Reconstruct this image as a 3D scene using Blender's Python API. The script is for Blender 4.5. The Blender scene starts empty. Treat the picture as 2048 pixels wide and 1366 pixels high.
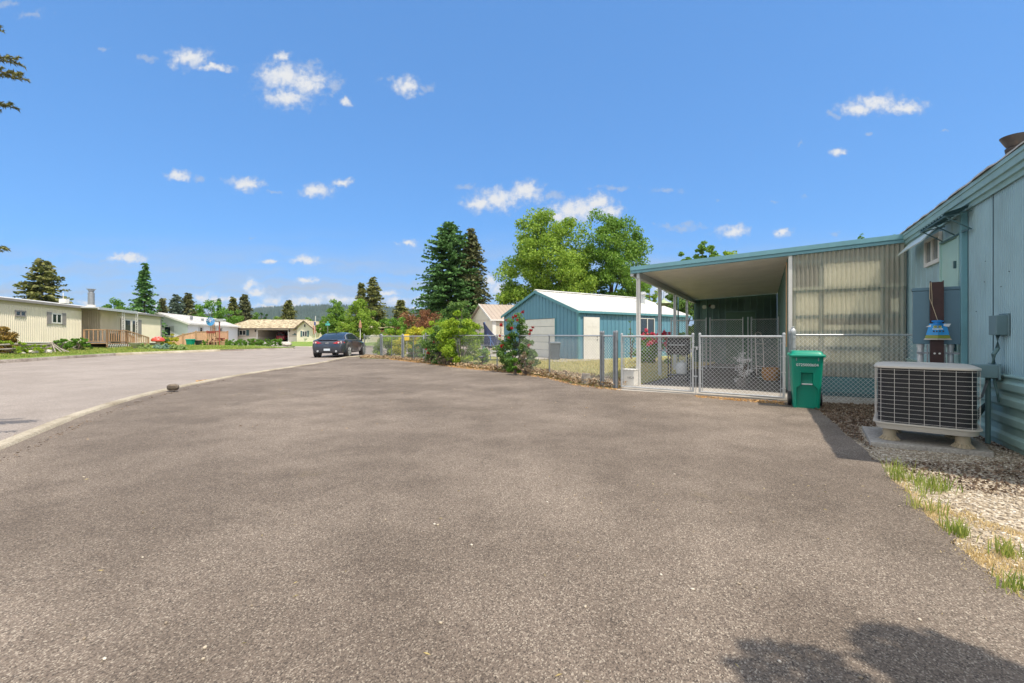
import bpy, bmesh, math, random
import numpy as np
from mathutils import Vector, Matrix
R = math.radians
C = bpy.context.scene.collection
sc = bpy.context.scene

# ------------------------------------------------------------------ camera
H, F, CX, HY = 1.25, 910.0, 1024.0, 670.0       # eye height, focal length in photo pixels, centre column, horizon row
cd = bpy.data.cameras.new('camera'); cam = bpy.data.objects.new('camera', cd); C.objects.link(cam)
cd.sensor_width = 36.0; cd.lens = 36.0 * F / 2048.0
cd.shift_y = -(HY - 683.0) / 2048.0 * -1.0
cam.location = (0, 0, H); cam.rotation_euler = (R(90), 0, 0)
cd.clip_start = 0.05; cd.clip_end = 20000
sc.camera = cam

# ------------------------------------------------------------------ exposure, sun, sky
sc.view_settings.view_transform = 'Standard'; sc.view_settings.look = 'None'
sc.view_settings.gamma = 1.0; sc.view_settings.use_curve_mapping = False
sc.view_settings.exposure = 0.80
sc.cycles.max_bounces = 8; sc.cycles.transparent_max_bounces = 16
SUN = Vector((.37, -.39, 1.0)).normalized()
sl = bpy.data.lights.new('sun', 'SUN'); sl.energy = 3.2; sl.angle = R(0.5); sl.color = (1.0, .90, .77)
so = bpy.data.objects.new('sun', sl); C.objects.link(so)
so.rotation_euler = (-SUN).to_track_quat('-Z', 'Y').to_euler(); so.location = (5, -4, 20)

world = bpy.data.worlds.new('World'); sc.world = world; world.use_nodes = True
WN = world.node_tree; WN.nodes.clear()
def wn(t, **k):
    n = WN.nodes.new(t)
    for a, b in k.items(): setattr(n, a, b)
    return n
def wl(a, b): WN.links.new(a, b)
def wm(op, a, b=None, c=None):
    n = wn('ShaderNodeMath', operation=op)
    for i, v in enumerate((a, b, c)):
        if v is None: continue
        if isinstance(v, (int, float)): n.inputs[i].default_value = v
        else: wl(v, n.inputs[i])
    return n.outputs[0]
def sky_build():
    out = wn('ShaderNodeOutputWorld'); bg = wn('ShaderNodeBackground'); wl(bg.outputs[0], out.inputs[0])
    sky = wn('ShaderNodeTexSky', sky_type='NISHITA'); sky.sun_disc = False
    sky.sun_elevation = math.asin(SUN.z); sky.sun_rotation = math.atan2(SUN.x, SUN.y)
    sky.altitude = 600; sky.air_density = 1.0; sky.dust_density = 0.3; sky.ozone_density = 3.0
    bg.inputs['Strength'].default_value = SKYS
    hs = wn('ShaderNodeHueSaturation'); hs.inputs['Saturation'].default_value = 1.0
    gm = wn('ShaderNodeGamma'); gm.inputs[1].default_value = .45; wl(sky.outputs[0], gm.inputs[0]); tn = wn('ShaderNodeMix', data_type='RGBA', blend_type='MULTIPLY'); tn.inputs[0].default_value = 1; wl(gm.outputs[0], tn.inputs[6]); tn.inputs[7].default_value = (.52, 1.05, 1.78, 1)
    wl(tn.outputs[2], hs.inputs['Color'])
    tc = wn('ShaderNodeTexCoord'); sp = wn('ShaderNodeSeparateXYZ'); wl(tc.outputs['Generated'], sp.inputs[0])
    yc = wm('MAXIMUM', sp.outputs[1], .08)
    gx = wm('DIVIDE', sp.outputs[0], yc); gz = wm('DIVIDE', sp.outputs[2], yc)
    cb = wn('ShaderNodeCombineXYZ'); wl(gx, cb.inputs[0]); wl(gz, cb.inputs[1])
    # ragged edges: shift the direction by noise
    n1 = wn('ShaderNodeTexNoise'); n1.inputs['Scale'].default_value = 22; n1.inputs['Detail'].default_value = 7; n1.inputs['Roughness'].default_value = .62
    wl(cb.outputs[0], n1.inputs['Vector'])
    sb = wn('ShaderNodeVectorMath', operation='SUBTRACT'); wl(n1.outputs['Color'], sb.inputs[0]); sb.inputs[1].default_value = (.5, .5, .5)
    ms = wn('ShaderNodeVectorMath', operation='MULTIPLY_ADD'); wl(sb.outputs[0], ms.inputs[0]); ms.inputs[1].default_value = (.075, .045, 0); wl(cb.outputs[0], ms.inputs[2])
    def group(blobs):
        last = None
        for px, py, rx, ry in blobs:
            cx, cy, rx, ry = (px - CX) / F, (HY - py) / F, rx / F, ry / F
            v = wn('ShaderNodeVectorMath', operation='MULTIPLY_ADD'); wl(ms.outputs[0], v.inputs[0])
            v.inputs[1].default_value = (1 / rx, 1 / ry, 0); v.inputs[2].default_value = (-cx / rx, -cy / ry, 0)
            l = wn('ShaderNodeVectorMath', operation='LENGTH'); wl(v.outputs[0], l.inputs[0])
            last = l.outputs['Value'] if last is None else wm('MINIMUM', last, l.outputs['Value'])
        return wm('SUBTRACT', 1.0, last)
    solid = [(380,118,50,24),(425,137,50,9),(570,150,75,34),(575,195,60,26),(560,115,26,14),(610,165,60,30),(815,175,34,22),(690,204,15,13),
             (1755,205,58,24),(1810,215,52,18),(1715,215,45,18),(358,350,34,13),(492,366,44,17),(632,384,48,18),(685,364,24,10),
             (1000,398,66,28),(1050,385,44,26),(960,410,36,20),(1150,420,78,30),(1195,408,46,22),(1115,432,55,16),(1220,425,34,20),
             (1467,466,42,18),(1563,464,22,9),(258,516,44,15),(233,520,24,9),(536,524,24,7),(613,519,30,14),(1675,304,28,10),(815,485,26,8),
             (405,592,34,14),(520,585,22,16),(500,575,16,12),(545,598,30,14),(610,558,36,8),(1000,585,26,32),(985,560,16,16),(1012,610,30,22),(950,590,20,12),
             (460,602,26,10),(620,602,40,10),(690,600,30,10),(800,602,40,12),(830,620,30,9),(180,606,24,8),(10,600,25,10),(1330,580,40,40),(540,612,60,8), (430,600,46,14), (660,598,50,12), (735,606,40,10), (860,598,46,18), (585,606,50,12), (300,612,40,8), (770,588,40,9), (505,566,22,14)]
    wisp = [(290,115,40,14),(205,99,22,7),(620,125,44,12),(665,170,36,26),(590,170,115,62),(1670,232,22,12),(1735,270,18,6),(1592,288,14,7),(1892,256,16,6),
            (1365,452,80,12),(1230,378,60,10),(1330,381,50,9),(1105,390,55,16),(930,376,26,12),(65,30,45,14),(10,10,40,14),(505,478,12,6),(975,478,12,6),
            (1605,396,12,6),(1545,402,12,5),(1675,468,16,8),(400,358,22,9),(550,383,28,7),(780,160,26,16),(850,175,26,14),(210,522,30,12),(1440,404,10,6)]
    e = group(solid)
    n2 = wn('ShaderNodeTexNoise'); n2.inputs['Scale'].default_value = 60; n2.inputs['Detail'].default_value = 6; n2.inputs['Roughness'].default_value = .6
    wl(cb.outputs[0], n2.inputs['Vector'])
    a1 = wm('ADD', e, wm('MULTIPLY', wm('SUBTRACT', n2.outputs[0], .48), 1.5))
    mr = wn('ShaderNodeMapRange', interpolation_type='SMOOTHSTEP'); wl(a1, mr.inputs[0]); mr.inputs[1].default_value = -.12; mr.inputs[2].default_value = 1.0
    e2 = group(wisp)
    a2 = wm('ADD', e2, wm('MULTIPLY', wm('SUBTRACT', n2.outputs[0], .58), 2.2))
    m2 = wn('ShaderNodeMapRange', interpolation_type='SMOOTHSTEP'); wl(a2, m2.inputs[0]); m2.inputs[1].default_value = 0; m2.inputs[2].default_value = .9; m2.inputs[4].default_value = .55
    # low streaks near the horizon
    st = wn('ShaderNodeVectorMath', operation='MULTIPLY'); wl(ms.outputs[0], st.inputs[0]); st.inputs[1].default_value = (2.2, 22, 1)
    n3 = wn('ShaderNodeTexNoise'); n3.inputs['Scale'].default_value = 1.6; n3.inputs['Detail'].default_value = 5; wl(st.outputs[0], n3.inputs['Vector'])
    b1 = wn('ShaderNodeMapRange', interpolation_type='SMOOTHSTEP'); wl(gz, b1.inputs[0]); b1.inputs[1].default_value = .25; b1.inputs[2].default_value = .08
    n3r = wn('ShaderNodeMapRange', interpolation_type='SMOOTHSTEP'); wl(n3.outputs[0], n3r.inputs[0]); n3r.inputs[1].default_value = .30; n3r.inputs[2].default_value = .72; n3r.inputs[3].default_value = .18; n3r.inputs[4].default_value = .92
    streak = wm('MULTIPLY', b1.outputs[0], n3r.outputs[0])
    dens = wm('MAXIMUM', wm('MAXIMUM', mr.outputs[0], m2.outputs[0]), streak)
    front = wn('ShaderNodeMapRange'); wl(sp.outputs[1], front.inputs[0]); front.inputs[1].default_value = .1; front.inputs[2].default_value = .2
    dens = wm('MULTIPLY', dens, front.outputs[0])
    cr = wn('ShaderNodeValToRGB'); wl(wm('MULTIPLY', mr.outputs[0], wm('ADD', .45, wm('MULTIPLY', n1.outputs[0], .9))), cr.inputs[0])
    cr.color_ramp.elements[0].color = tuple(x * CLD for x in (.58, .67, .82)) + (1,); cr.color_ramp.elements[1].color = (CLD * .97, CLD * .99, CLD * 1.02, 1); cr.color_ramp.elements[1].position = .8
    # bright cloud added overhead and behind, out of view, as fill light for the shade
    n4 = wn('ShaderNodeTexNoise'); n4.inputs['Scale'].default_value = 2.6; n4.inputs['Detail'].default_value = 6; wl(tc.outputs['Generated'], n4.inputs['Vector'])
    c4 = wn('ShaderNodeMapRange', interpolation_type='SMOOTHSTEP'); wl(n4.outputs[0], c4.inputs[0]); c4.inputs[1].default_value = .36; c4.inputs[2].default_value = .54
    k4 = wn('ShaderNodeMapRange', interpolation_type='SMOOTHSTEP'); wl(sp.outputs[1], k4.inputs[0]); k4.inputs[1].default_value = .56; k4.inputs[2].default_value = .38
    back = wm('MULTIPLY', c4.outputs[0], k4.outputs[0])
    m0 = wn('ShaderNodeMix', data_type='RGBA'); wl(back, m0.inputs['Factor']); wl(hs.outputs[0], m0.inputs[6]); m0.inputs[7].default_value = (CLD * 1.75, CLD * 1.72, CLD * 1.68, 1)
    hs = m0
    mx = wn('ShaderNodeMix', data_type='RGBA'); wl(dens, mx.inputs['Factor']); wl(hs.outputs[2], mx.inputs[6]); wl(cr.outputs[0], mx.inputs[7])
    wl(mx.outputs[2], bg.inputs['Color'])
SKYS, CLD = 0.15, 3.2
sky_build()

# ------------------------------------------------------------------ helpers
def G(px, py, z=0.0):
    d = F * (H - z) / (py - HY); return ((px - CX) / F * d, d)
def PX(px, d): return (px - CX) / F * d
def PZ(py, d): return H + (HY - py) * d / F
class Fr:                                        # a building's own axes: a along u, b along v, zs = slope of the ground along a
    def __init__(s, o, u=(1, 0), v=(0, 1), zs=0): s.o, s.u, s.v, s.zs = o, u, v, zs
    def __call__(s, p):
        a, b, z = p
        return (s.o[0] + a * s.u[0] + b * s.v[0], s.o[1] + a * s.u[1] + b * s.v[1], (s.o[2] if len(s.o) > 2 else 0) + z + s.zs * a)
EACH = {'hinge', 'screw', 'corner_trim', 'tension_bar', 'strut', 'awning_bracket', 'side_shelf', 'chrome_trim', 'mirror', 'pillar', 'stud', 'girt', 'skirt_board', 'inner_panel', 'bolt', 'reverse_lens', 'white_spot', 'seat', 'spike', 'film_corner', 'label_print', 'blades', 'garage_surround', 'fallen_rail', 'rail', 'siding_seam', 'side_gutter', 'post', 'step'}
def pieces(faces, n):
    par = list(range(n))
    def find(a):
        while par[a] != a: par[a] = par[par[a]]; a = par[a]
        return a
    for f in faces:
        r = find(f[0])
        for i in f[1:]: par[find(i)] = r
    d = {}
    for i in range(n): d.setdefault(find(i), []).append(i)
    return list(d.values())
class MB:
    def __init__(s, fr=None): s.v, s.f, s.fr = [], [], fr
    def add(s, vs, fs):
        n = len(s.v); s.v += [s.fr(p) if s.fr else tuple(p) for p in vs]; s.f += [tuple(n + i for i in f) for f in fs]; return s
    def box(s, x0, x1, y0, y1, z0, z1):
        return s.add([(x0,y0,z0),(x1,y0,z0),(x1,y1,z0),(x0,y1,z0),(x0,y0,z1),(x1,y0,z1),(x1,y1,z1),(x0,y1,z1)],
                     [(3,2,1,0),(4,5,6,7),(0,1,5,4),(1,2,6,5),(2,3,7,6),(3,0,4,7)])
    def cb(s, c, sz): return s.box(c[0]-sz[0]/2, c[0]+sz[0]/2, c[1]-sz[1]/2, c[1]+sz[1]/2, c[2]-sz[2]/2, c[2]+sz[2]/2)
    def prism(s, poly, z0, z1):                  # vertical prism over a plan polygon
        n = len(poly); vs = [(x, y, z0) for x, y in poly] + [(x, y, z1) for x, y in poly]
        return s.add(vs, [tuple(range(n))[::-1], tuple(range(n, 2 * n))] + [(i, (i+1) % n, n + (i+1) % n, n + i) for i in range(n)])
    def ext(s, prof, axis, t0, t1):              # profile of (p,q): axis 'a' -> (t,p,q); axis 'b' -> (p,t,q)
        n = len(prof); f = (lambda t, p, q: (t, p, q)) if axis == 'a' else (lambda t, p, q: (p, t, q))
        return s.add([f(t0, p, q) for p, q in prof] + [f(t1, p, q) for p, q in prof],
                     [tuple(range(n))[::-1], tuple(range(n, 2 * n))] + [(i, (i+1) % n, n + (i+1) % n, n + i) for i in range(n)])
    def tube(s, pts, r, n=8, r1=None, cap=True):
        pts = [Vector(p) for p in pts]; m = len(pts); rings = []
        for i, p in enumerate(pts):
            d = (pts[min(i+1, m-1)] - pts[max(i-1, 0)]).normalized()
            a = d.orthogonal().normalized() if abs(d.z) > .999 else d.cross(Vector((0, 0, 1))).normalized()
            b = d.cross(a).normalized()
            rr = r[i] if isinstance(r, (list, tuple)) else (r if r1 is None else r + (r1 - r) * i / (m - 1))
            rings.append([tuple(p + (a * math.cos(t) + b * math.sin(t)) * rr) for t in [2 * math.pi * (k + .5) / n for k in range(n)]])
        vs = [q for g in rings for q in g]
        fs = [(i*n+k, i*n+(k+1) % n, (i+1)*n+(k+1) % n, (i+1)*n+k) for i in range(m-1) for k in range(n)]
        if cap: fs += [tuple(range(n))[::-1], tuple((m-1)*n+k for k in range(n))]
        return s.add(vs, fs)
    def bar(s, p0, p1, w, h=None): return s.tube([p0, p1], w * .7071, 4)
    def cyl(s, c, r, z0, z1, n=20, r1=None): return s.tube([(c[0], c[1], z0), (c[0], c[1], z1)], r, n, r1)
    def lathe(s, c, prof, n=24):                 # prof: (radius, z)
        vs = [(c[0] + r * math.cos(2*math.pi*k/n), c[1] + r * math.sin(2*math.pi*k/n), z) for r, z in prof for k in range(n)]
        m = len(prof)
        return s.add(vs, [(i*n+k, i*n+(k+1) % n, (i+1)*n+(k+1) % n, (i+1)*n+k) for i in range(m-1) for k in range(n)] + [tuple(range(n))[::-1], tuple((m-1)*n+k for k in range(n))])
    def ribs(s, a0, a1, b, z0, z1, pitch, depth, out=1, axis='a', w=.3, thick=.03):
        # ribbed sheet standing along axis; z1 may be a function of a; 'out' is the side the ribs face
        P = []; x = a0
        while x < a1 - 1e-6:
            for t, o in ((0, 0), (1 - w, 0), (1 - w * .75, 1), (1 - w * .25, 1)):
                q = x + t * pitch
                if q < a1: P.append((q, o * depth))
            x += pitch
        P.append((a1, 0)); zf = z1 if callable(z1) else (lambda t: z1); zb = z0 if callable(z0) else (lambda t: z0); n = len(P)
        f = (lambda t, o, z: (t, b + out * o, z)) if axis == 'a' else (lambda t, o, z: (b + out * o, t, z))
        vs = [f(t, o, zb(t)) for t, o in P] + [f(t, o, zf(t)) for t, o in P] + [f(t, -thick, zb(t)) for t, o in P] + [f(t, -thick, zf(t)) for t, o in P]
        fs = []
        for i in range(n-1): fs += [(i, i+1, n+i+1, n+i), (2*n+i+1, 2*n+i, 3*n+i, 3*n+i+1), (n+i, n+i+1, 3*n+i+1, 3*n+i), (2*n+i, 2*n+i+1, i+1, i)]
        fs += [(0, n, 3*n, 2*n), (n-1, 3*n-1, 4*n-1, 2*n-1)]
        return s.add(vs, fs)
    def build(s, name, m=None, parent=None, smooth=False, bevel=0, label=None, sub=0, _n=False):
        if name in EACH and not _n:
            comps = pieces(s.f, len(s.v))
            if len(comps) > 1:
                out = None
                for vi in comps:
                    mp_ = {v: i for i, v in enumerate(vi)}; q = MB(); q.v = [s.v[v] for v in vi]; q.f = [tuple(mp_[i] for i in f) for f in s.f if f[0] in mp_]
                    o = q.build(name, m, parent, smooth, bevel, label, sub, True); out = out or o
                return out
        me = bpy.data.meshes.new(name); vs = s.v
        if parent is not None:
            inv = world_of(parent).inverted(); vs = [tuple(inv @ Vector(p)) for p in vs] if inv != Matrix.Identity(4) else vs
        me.from_pydata(vs, [], s.f)
        bm = bmesh.new(); bm.from_mesh(me); bmesh.ops.recalc_face_normals(bm, faces=bm.faces)
        if smooth:
            for fa in bm.faces: fa.smooth = True
        bm.to_mesh(me); bm.free()
        if smooth and smooth != 'all': me.shade_smooth() if not hasattr(me, 'set_sharp_from_angle') else me.set_sharp_from_angle(angle=R(38))
        if m: me.materials.append(m)
        o = bpy.data.objects.new(name, me); C.objects.link(o)
        if parent is not None: o.parent = parent
        if bevel:
            b = o.modifiers.new('b', 'BEVEL'); b.width = bevel; b.segments = 2; b.limit_method = 'ANGLE'
        if sub:
            b = o.modifiers.new('s', 'SUBSURF'); b.levels = sub; b.render_levels = sub
        if label: o['label'] = label
        return o
def world_of(o):
    m = Matrix.LocRotScale(o.location, o.rotation_euler, o.scale)
    return world_of(o.parent) @ m if o.parent else m
def T(name, label, cat, loc=(0, 0, 0), rz=0, group=None):
    o = bpy.data.objects.new(name, None); C.objects.link(o); o.empty_display_size = .3
    o.location = (loc[0], loc[1], loc[2] if len(loc) > 2 else 0); o.rotation_euler = (0, 0, rz)
    return tag(o, label, cat, group)
def tag(o, label, cat, group=None, kind=None):
    o['label'] = label; o['category'] = cat
    if group: o['group'] = group
    if kind: o['kind'] = kind
    return o
def structure(o, label=None, cat=None):
    o['kind'] = 'structure'
    if label: o['label'] = label; o['category'] = cat
    return o
def dup(root, loc, rz=0, label=None, scale=None):
    r = root.copy(); C.objects.link(r); r.location = loc; r.rotation_euler = (0, 0, rz)
    if label: r['label'] = label
    if scale: r.scale = scale
    for ch in list(root.children):
        c = ch.copy(); C.objects.link(c); c.parent = r
        for g in ch.children:
            d = g.copy(); C.objects.link(d); d.parent = c
    return r
def npmesh(name, V, Fq, m, parent=None, k=4, smooth=False):
    # fast mesh from arrays; V (n,3) world coordinates, Fq (m,k)
    V = np.asarray(V, dtype=np.float32); Fq = np.asarray(Fq, dtype=np.int32)
    if parent is not None:
        iv = np.array(world_of(parent).inverted()); V = V @ iv[:3, :3].T.astype(np.float32) + iv[:3, 3].astype(np.float32)
    me = bpy.data.meshes.new(name); me.vertices.add(len(V)); me.vertices.foreach_set('co', V.ravel())
    me.loops.add(Fq.size); me.loops.foreach_set('vertex_index', Fq.ravel())
    me.polygons.add(len(Fq)); me.polygons.foreach_set('loop_start', np.arange(0, Fq.size, k, dtype=np.int32)); me.update(calc_edges=True)
    if smooth: me.polygons.foreach_set('use_smooth', np.ones(len(Fq), dtype=bool))
    me.materials.append(m); o = bpy.data.objects.new(name, me); C.objects.link(o)
    if parent is not None: o.parent = parent
    return o

# ------------------------------------------------------------------ materials
class NT:
    def __init__(s, name):
        s.m = bpy.data.materials.new(name); s.m.use_nodes = True; s.t = s.m.node_tree; s.t.nodes.clear()
        s.out = s.n('ShaderNodeOutputMaterial'); s.tc = s.n('ShaderNodeTexCoord').outputs['Object']
    def n(s, t, **k):
        x = s.t.nodes.new(t)
        for a, b in k.items(): setattr(x, a, b)
        return x
    def l(s, a, b): s.t.links.new(a, b)
    def math(s, op, a, b=None):
        x = s.n('ShaderNodeMath', operation=op)
        for i, v in enumerate((a, b)):
            if v is None: continue
            if isinstance(v, (int, float)): x.inputs[i].default_value = v
            else: s.l(v, x.inputs[i])
        return x.outputs[0]
    def noise(s, sc_, det=4, rough=.55, vec=None, stretch=None):
        x = s.n('ShaderNodeTexNoise'); x.inputs['Scale'].default_value = sc_; x.inputs['Detail'].default_value = det; x.inputs['Roughness'].default_value = rough
        v = vec or s.tc
        if stretch:
            q = s.n('ShaderNodeVectorMath', operation='MULTIPLY'); s.l(v, q.inputs[0]); q.inputs[1].default_value = stretch; v = q.outputs[0]
        s.l(v, x.inputs['Vector']); return x.outputs[0]
    def ramp(s, f, stops):
        x = s.n('ShaderNodeValToRGB'); s.l(f, x.inputs[0]); e = x.color_ramp.elements
        while len(e) < len(stops): e.new(.5)
        for i, (p, c) in enumerate(stops): e[i].position = p; e[i].color = tuple(c) + (1,)
        return x.outputs[0]
    def mix(s, f, a, b, mode='MIX'):
        x = s.n('ShaderNodeMix', data_type='RGBA', blend_type=mode)
        for i, v in ((0, f), (6, a), (7, b)):
            if isinstance(v, (int, float)): x.inputs[i].default_value = v
            elif isinstance(v, tuple): x.inputs[i].default_value = v + (1,) if len(v) == 3 else v
            else: s.l(v, x.inputs[i])
        return x.outputs[2]
    def bsdf(s, col, rough=.6, metal=0, bump=None, bs=.3, bd=.01, **k):
        p = s.n('ShaderNodeBsdfPrincipled')
        if isinstance(col, tuple): p.inputs['Base Color'].default_value = col + (1,)
        else: s.l(col, p.inputs['Base Color'])
        if isinstance(rough, (int, float)): p.inputs['Roughness'].default_value = rough
        else: s.l(rough, p.inputs['Roughness'])
        p.inputs['Metallic'].default_value = metal
        for a, b in k.items(): p.inputs[a.replace('_', ' ')].default_value = b
        if bump is not None:
            b = s.n('ShaderNodeBump'); b.inputs['Strength'].default_value = bs; b.inputs['Distance'].default_value = bd
            s.l(bump, b.inputs['Height']); s.l(b.outputs[0], p.inputs['Normal'])
        return p
    def done(s, sh): s.l(sh if not hasattr(sh, 'outputs') else sh.outputs[0], s.out.inputs[0]); return s.m
def paint(name, c, rough=.5, metal=0, var=.14, scale=3, dirt=0, dirtc=(.12, .1, .08), bs=.08, bscale=40, **k):
    t = NT(name); f = t.noise(scale, 6, .6)
    lo = tuple(x * (1 - var) for x in c); hi = tuple(min(1, x * (1 + var)) for x in c)
    col = t.ramp(f, [(.3, lo), (.7, hi)])
    if dirt:
        g = t.noise(scale * 1.7, 8, .7, stretch=(1, 1, .35)); m = t.n('ShaderNodeMapRange', interpolation_type='SMOOTHSTEP'); t.l(g, m.inputs[0])
        m.inputs[1].default_value = .5; m.inputs[2].default_value = .8; m.inputs[4].default_value = dirt
        col = t.mix(m.outputs[0], col, dirtc)
    rg = t.n('ShaderNodeMapRange'); t.l(f, rg.inputs[0]); rg.inputs[3].default_value = max(.02, rough - .08); rg.inputs[4].default_value = min(1, rough + .1)
    return t.done(t.bsdf(col, rg.outputs[0], metal, bump=t.noise(bscale, 3), bs=bs, bd=.004, **k))
def leafm(name, c1, c2, c3=None, tr=.45, clump=1.2):
    # each leaf its own tint; lighter new growth in patches
    t = NT(name); g = t.n('ShaderNodeNewGeometry'); rnd = g.outputs['Random Per Island']
    col = t.ramp(rnd, [(0, c1), (.6, c2), (1, c3 or c2)])
    nz = t.noise(clump, 3); col = t.mix(t.ramp(nz, [(.4, (0, 0, 0)), (.62, (1, 1, 1))]), col, c3 or c2)
    col = t.mix(.5, t.ramp(rnd, [(0, c1), (.6, c2), (1, c3 or c2)]), col)
    p = t.bsdf(col, .55); p.inputs['Specular IOR Level'].default_value = .3
    tl = t.n('ShaderNodeBsdfTranslucent'); t.l(col, tl.inputs[0]); ms = t.n('ShaderNodeMixShader'); ms.inputs[0].default_value = tr
    t.l(p.outputs[0], ms.inputs[1]); t.l(tl.outputs[0], ms.inputs[2]); return t.done(ms)
def flat(name, c, rough=.6, **k): t = NT(name); return t.done(t.bsdf(c, rough, **k))
def aggregate(name, lo, mid, hi, scale, patch, patchc, bs=.5, moss=None, cracks=0):
    t = NT(name)
    v = t.n('ShaderNodeTexVoronoi'); v.inputs['Scale'].default_value = scale; t.l(t.tc, v.inputs['Vector'])
    bw = t.n('ShaderNodeRGBToBW'); t.l(v.outputs['Color'], bw.inputs[0])
    col = t.ramp(bw.outputs[0], [(.12, lo), (.45, mid), (.72, tuple(x * 1.25 for x in mid)), (.86, hi)])
    v2 = t.n('ShaderNodeTexVoronoi'); v2.inputs['Scale'].default_value = scale * .62; t.l(t.tc, v2.inputs['Vector']); bw2 = t.n('ShaderNodeRGBToBW'); t.l(v2.outputs['Color'], bw2.inputs[0])
    col = t.mix(t.ramp(bw2.outputs[0], [(.80, (0, 0, 0)), (.9, (.3, .3, .3))]), col, hi); col = t.mix(t.ramp(bw2.outputs[0], [(.14, (.35, .35, .35)), (.2, (0, 0, 0))]), col, lo)
    col = t.mix(.35, col, t.ramp(t.noise(scale * .5, 5, .7), [(.3, lo), (.7, tuple(x * 1.3 for x in mid))]))
    big = t.noise(.42, 5, .62); col = t.mix(t.ramp(big, [(.42, (1, 1, 1)), (.62, (0, 0, 0))]), col, t.mix(.85, col, patchc, 'MULTIPLY'))
    b2 = t.noise(1.9, 5, .65); col = t.mix(t.ramp(b2, [(.35, (.5, .5, .5)), (.6, (0, 0, 0))]), col, t.mix(1.0, col, patchc, 'MULTIPLY'))
    if moss:
        col = t.mix(t.ramp(t.noise(.9, 7, .7), [(.63, (0, 0, 0)), (.75, (.35, .35, .35))]), col, moss)
    fine = t.noise(scale * .8, 3, .7)
    if cracks:
        w = t.n('ShaderNodeTexNoise'); w.inputs['Scale'].default_value = 2.2; w.inputs['Detail'].default_value = 6; t.l(t.tc, w.inputs['Vector'])
        wv = t.n('ShaderNodeVectorMath', operation='MULTIPLY_ADD'); t.l(w.outputs['Color'], wv.inputs[0]); wv.inputs[1].default_value = (.9, .9, 0); t.l(t.tc, wv.inputs[2])
        ve = t.n('ShaderNodeTexVoronoi', feature='DISTANCE_TO_EDGE'); ve.inputs['Scale'].default_value = cracks; t.l(wv.outputs[0], ve.inputs['Vector'])
        line = t.ramp(ve.outputs['Distance'], [(.0, (1, 1, 1)), (.0045, (0, 0, 0))]); where = t.ramp(t.noise(.33, 4, .6), [(.50, (0, 0, 0)), (.60, (.55, .55, .55))])
        col = t.mix(t.mix(1.0, line, where, 'MULTIPLY'), col, tuple(x * .8 for x in lo))
        col = t.mix(t.ramp(t.noise(1.1, 3, .5), [(.25, (.4, .4, .4)), (.31, (0, 0, 0))]), col, t.mix(1.0, col, (.55, .53, .52), 'MULTIPLY'))
    return t.done(t.bsdf(col, .88, bump=t.math('ADD', v.outputs['Distance'], fine), bs=bs, bd=.006))
M = {}
M['drive'] = aggregate('asphalt_driveway', (.032, .025, .019), (.222, .178, .140), (.60, .53, .43), 180, .5, (.60, .58, .56), .5, moss=(.2, .16, .07), cracks=.42)
M['road'] = aggregate('asphalt_road', (.17, .145, .125), (.30, .262, .232), (.5, .45, .4), 110, .5, (.82, .81, .80), .3, cracks=.25)
M['conc'] = aggregate('concrete', (.3, .28, .25), (.42, .39, .35), (.55, .52, .47), 60, .5, (.75, .74, .72), .25)
M['curb'] = aggregate('curb_concrete', (.33, .30, .23), (.47, .42, .33), (.6, .55, .45), 60, .5, (.60, .57, .52), .3)
M['curbgrey'] = aggregate('old_curb_concrete', (.22, .2, .17), (.38, .34, .3), (.5, .46, .4), 30, .5, (.55, .5, .48), .4)
def lawnm(name, a, b, c, sc_=1.0):
    t = NT(name); f = t.noise(26 * sc_, 6, .75); col = t.ramp(f, [(.3, a), (.5, b), (.72, c)])
    g = t.noise(.8, 5, .6); col = t.mix(t.ramp(g, [(.4, (0, 0, 0)), (.65, (.6, .6, .6))]), col, c)
    return t.done(t.bsdf(col, .9, bump=t.noise(60 * sc_, 4, .8), bs=.9, bd=.05))
M['lawn'] = lawnm('lawn', (.05, .11, .015), (.13, .22, .03), (.28, .36, .05))
M['drylawn'] = lawnm('dry_lawn', (.13, .14, .03), (.3, .3, .08), (.5, .44, .17))
M['dirt'] = lawnm('dirt', (.10, .075, .05), (.22, .17, .11), (.36, .29, .19))
M['field'] = lawnm('field', (.05, .08, .02), (.10, .14, .04), (.2, .22, .07), .2)
M['teal'] = paint('teal_siding', (.28, .43, .475), .42, var=.09, dirt=.30, dirtc=(.17, .22, .22), scale=1.9)
M['tealskirt'] = paint('teal_skirting', (.31, .48, .45), .45, var=.1, dirt=.35, scale=2.5)
M['tealtrim'] = paint('teal_trim', (.15, .33, .38), .38, var=.08, dirt=.15)
M['fascia'] = paint('fascia_metal', (.26, .41, .40), .4, var=.08, dirt=.2)
M['tealdoor'] = paint('pale_teal_door', (.34, .54, .49), .4, var=.05, dirt=.1)
M['tealdark'] = paint('dark_teal_boards', (.05, .12, .135), .5, var=.15, dirt=.2)
M['shed'] = paint('green_siding', (.12, .22, .19), .5, var=.1, dirt=.15)
M['gblue'] = paint('blue_siding', (.10, .245, .335), .42, var=.06, dirt=.1, scale=1.2)
M['gtrim'] = paint('blue_trim', (.09, .25, .29), .4, var=.08)
M['white'] = paint('white_paint', (.66, .65, .61), .45, var=.05, dirt=.1)
M['whiteroof'] = paint('white_roof_metal', (.56, .55, .50), .4, var=.06, dirt=.12, scale=1)
M['galv'] = paint('galvanised_steel', (.26, .28, .30), .42, .55, var=.18, scale=12, dirt=.15)
M['galvl'] = paint('bright_galvanised', (.46, .48, .49), .4, .35, var=.12, scale=12)
M['wired'] = paint('dull_wire', (.36, .37, .37), .5, .2, var=.1, scale=10)
M['wire'] = paint('galvanised_wire', (.66, .67, .66), .5, .1, var=.1, scale=10)
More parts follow.
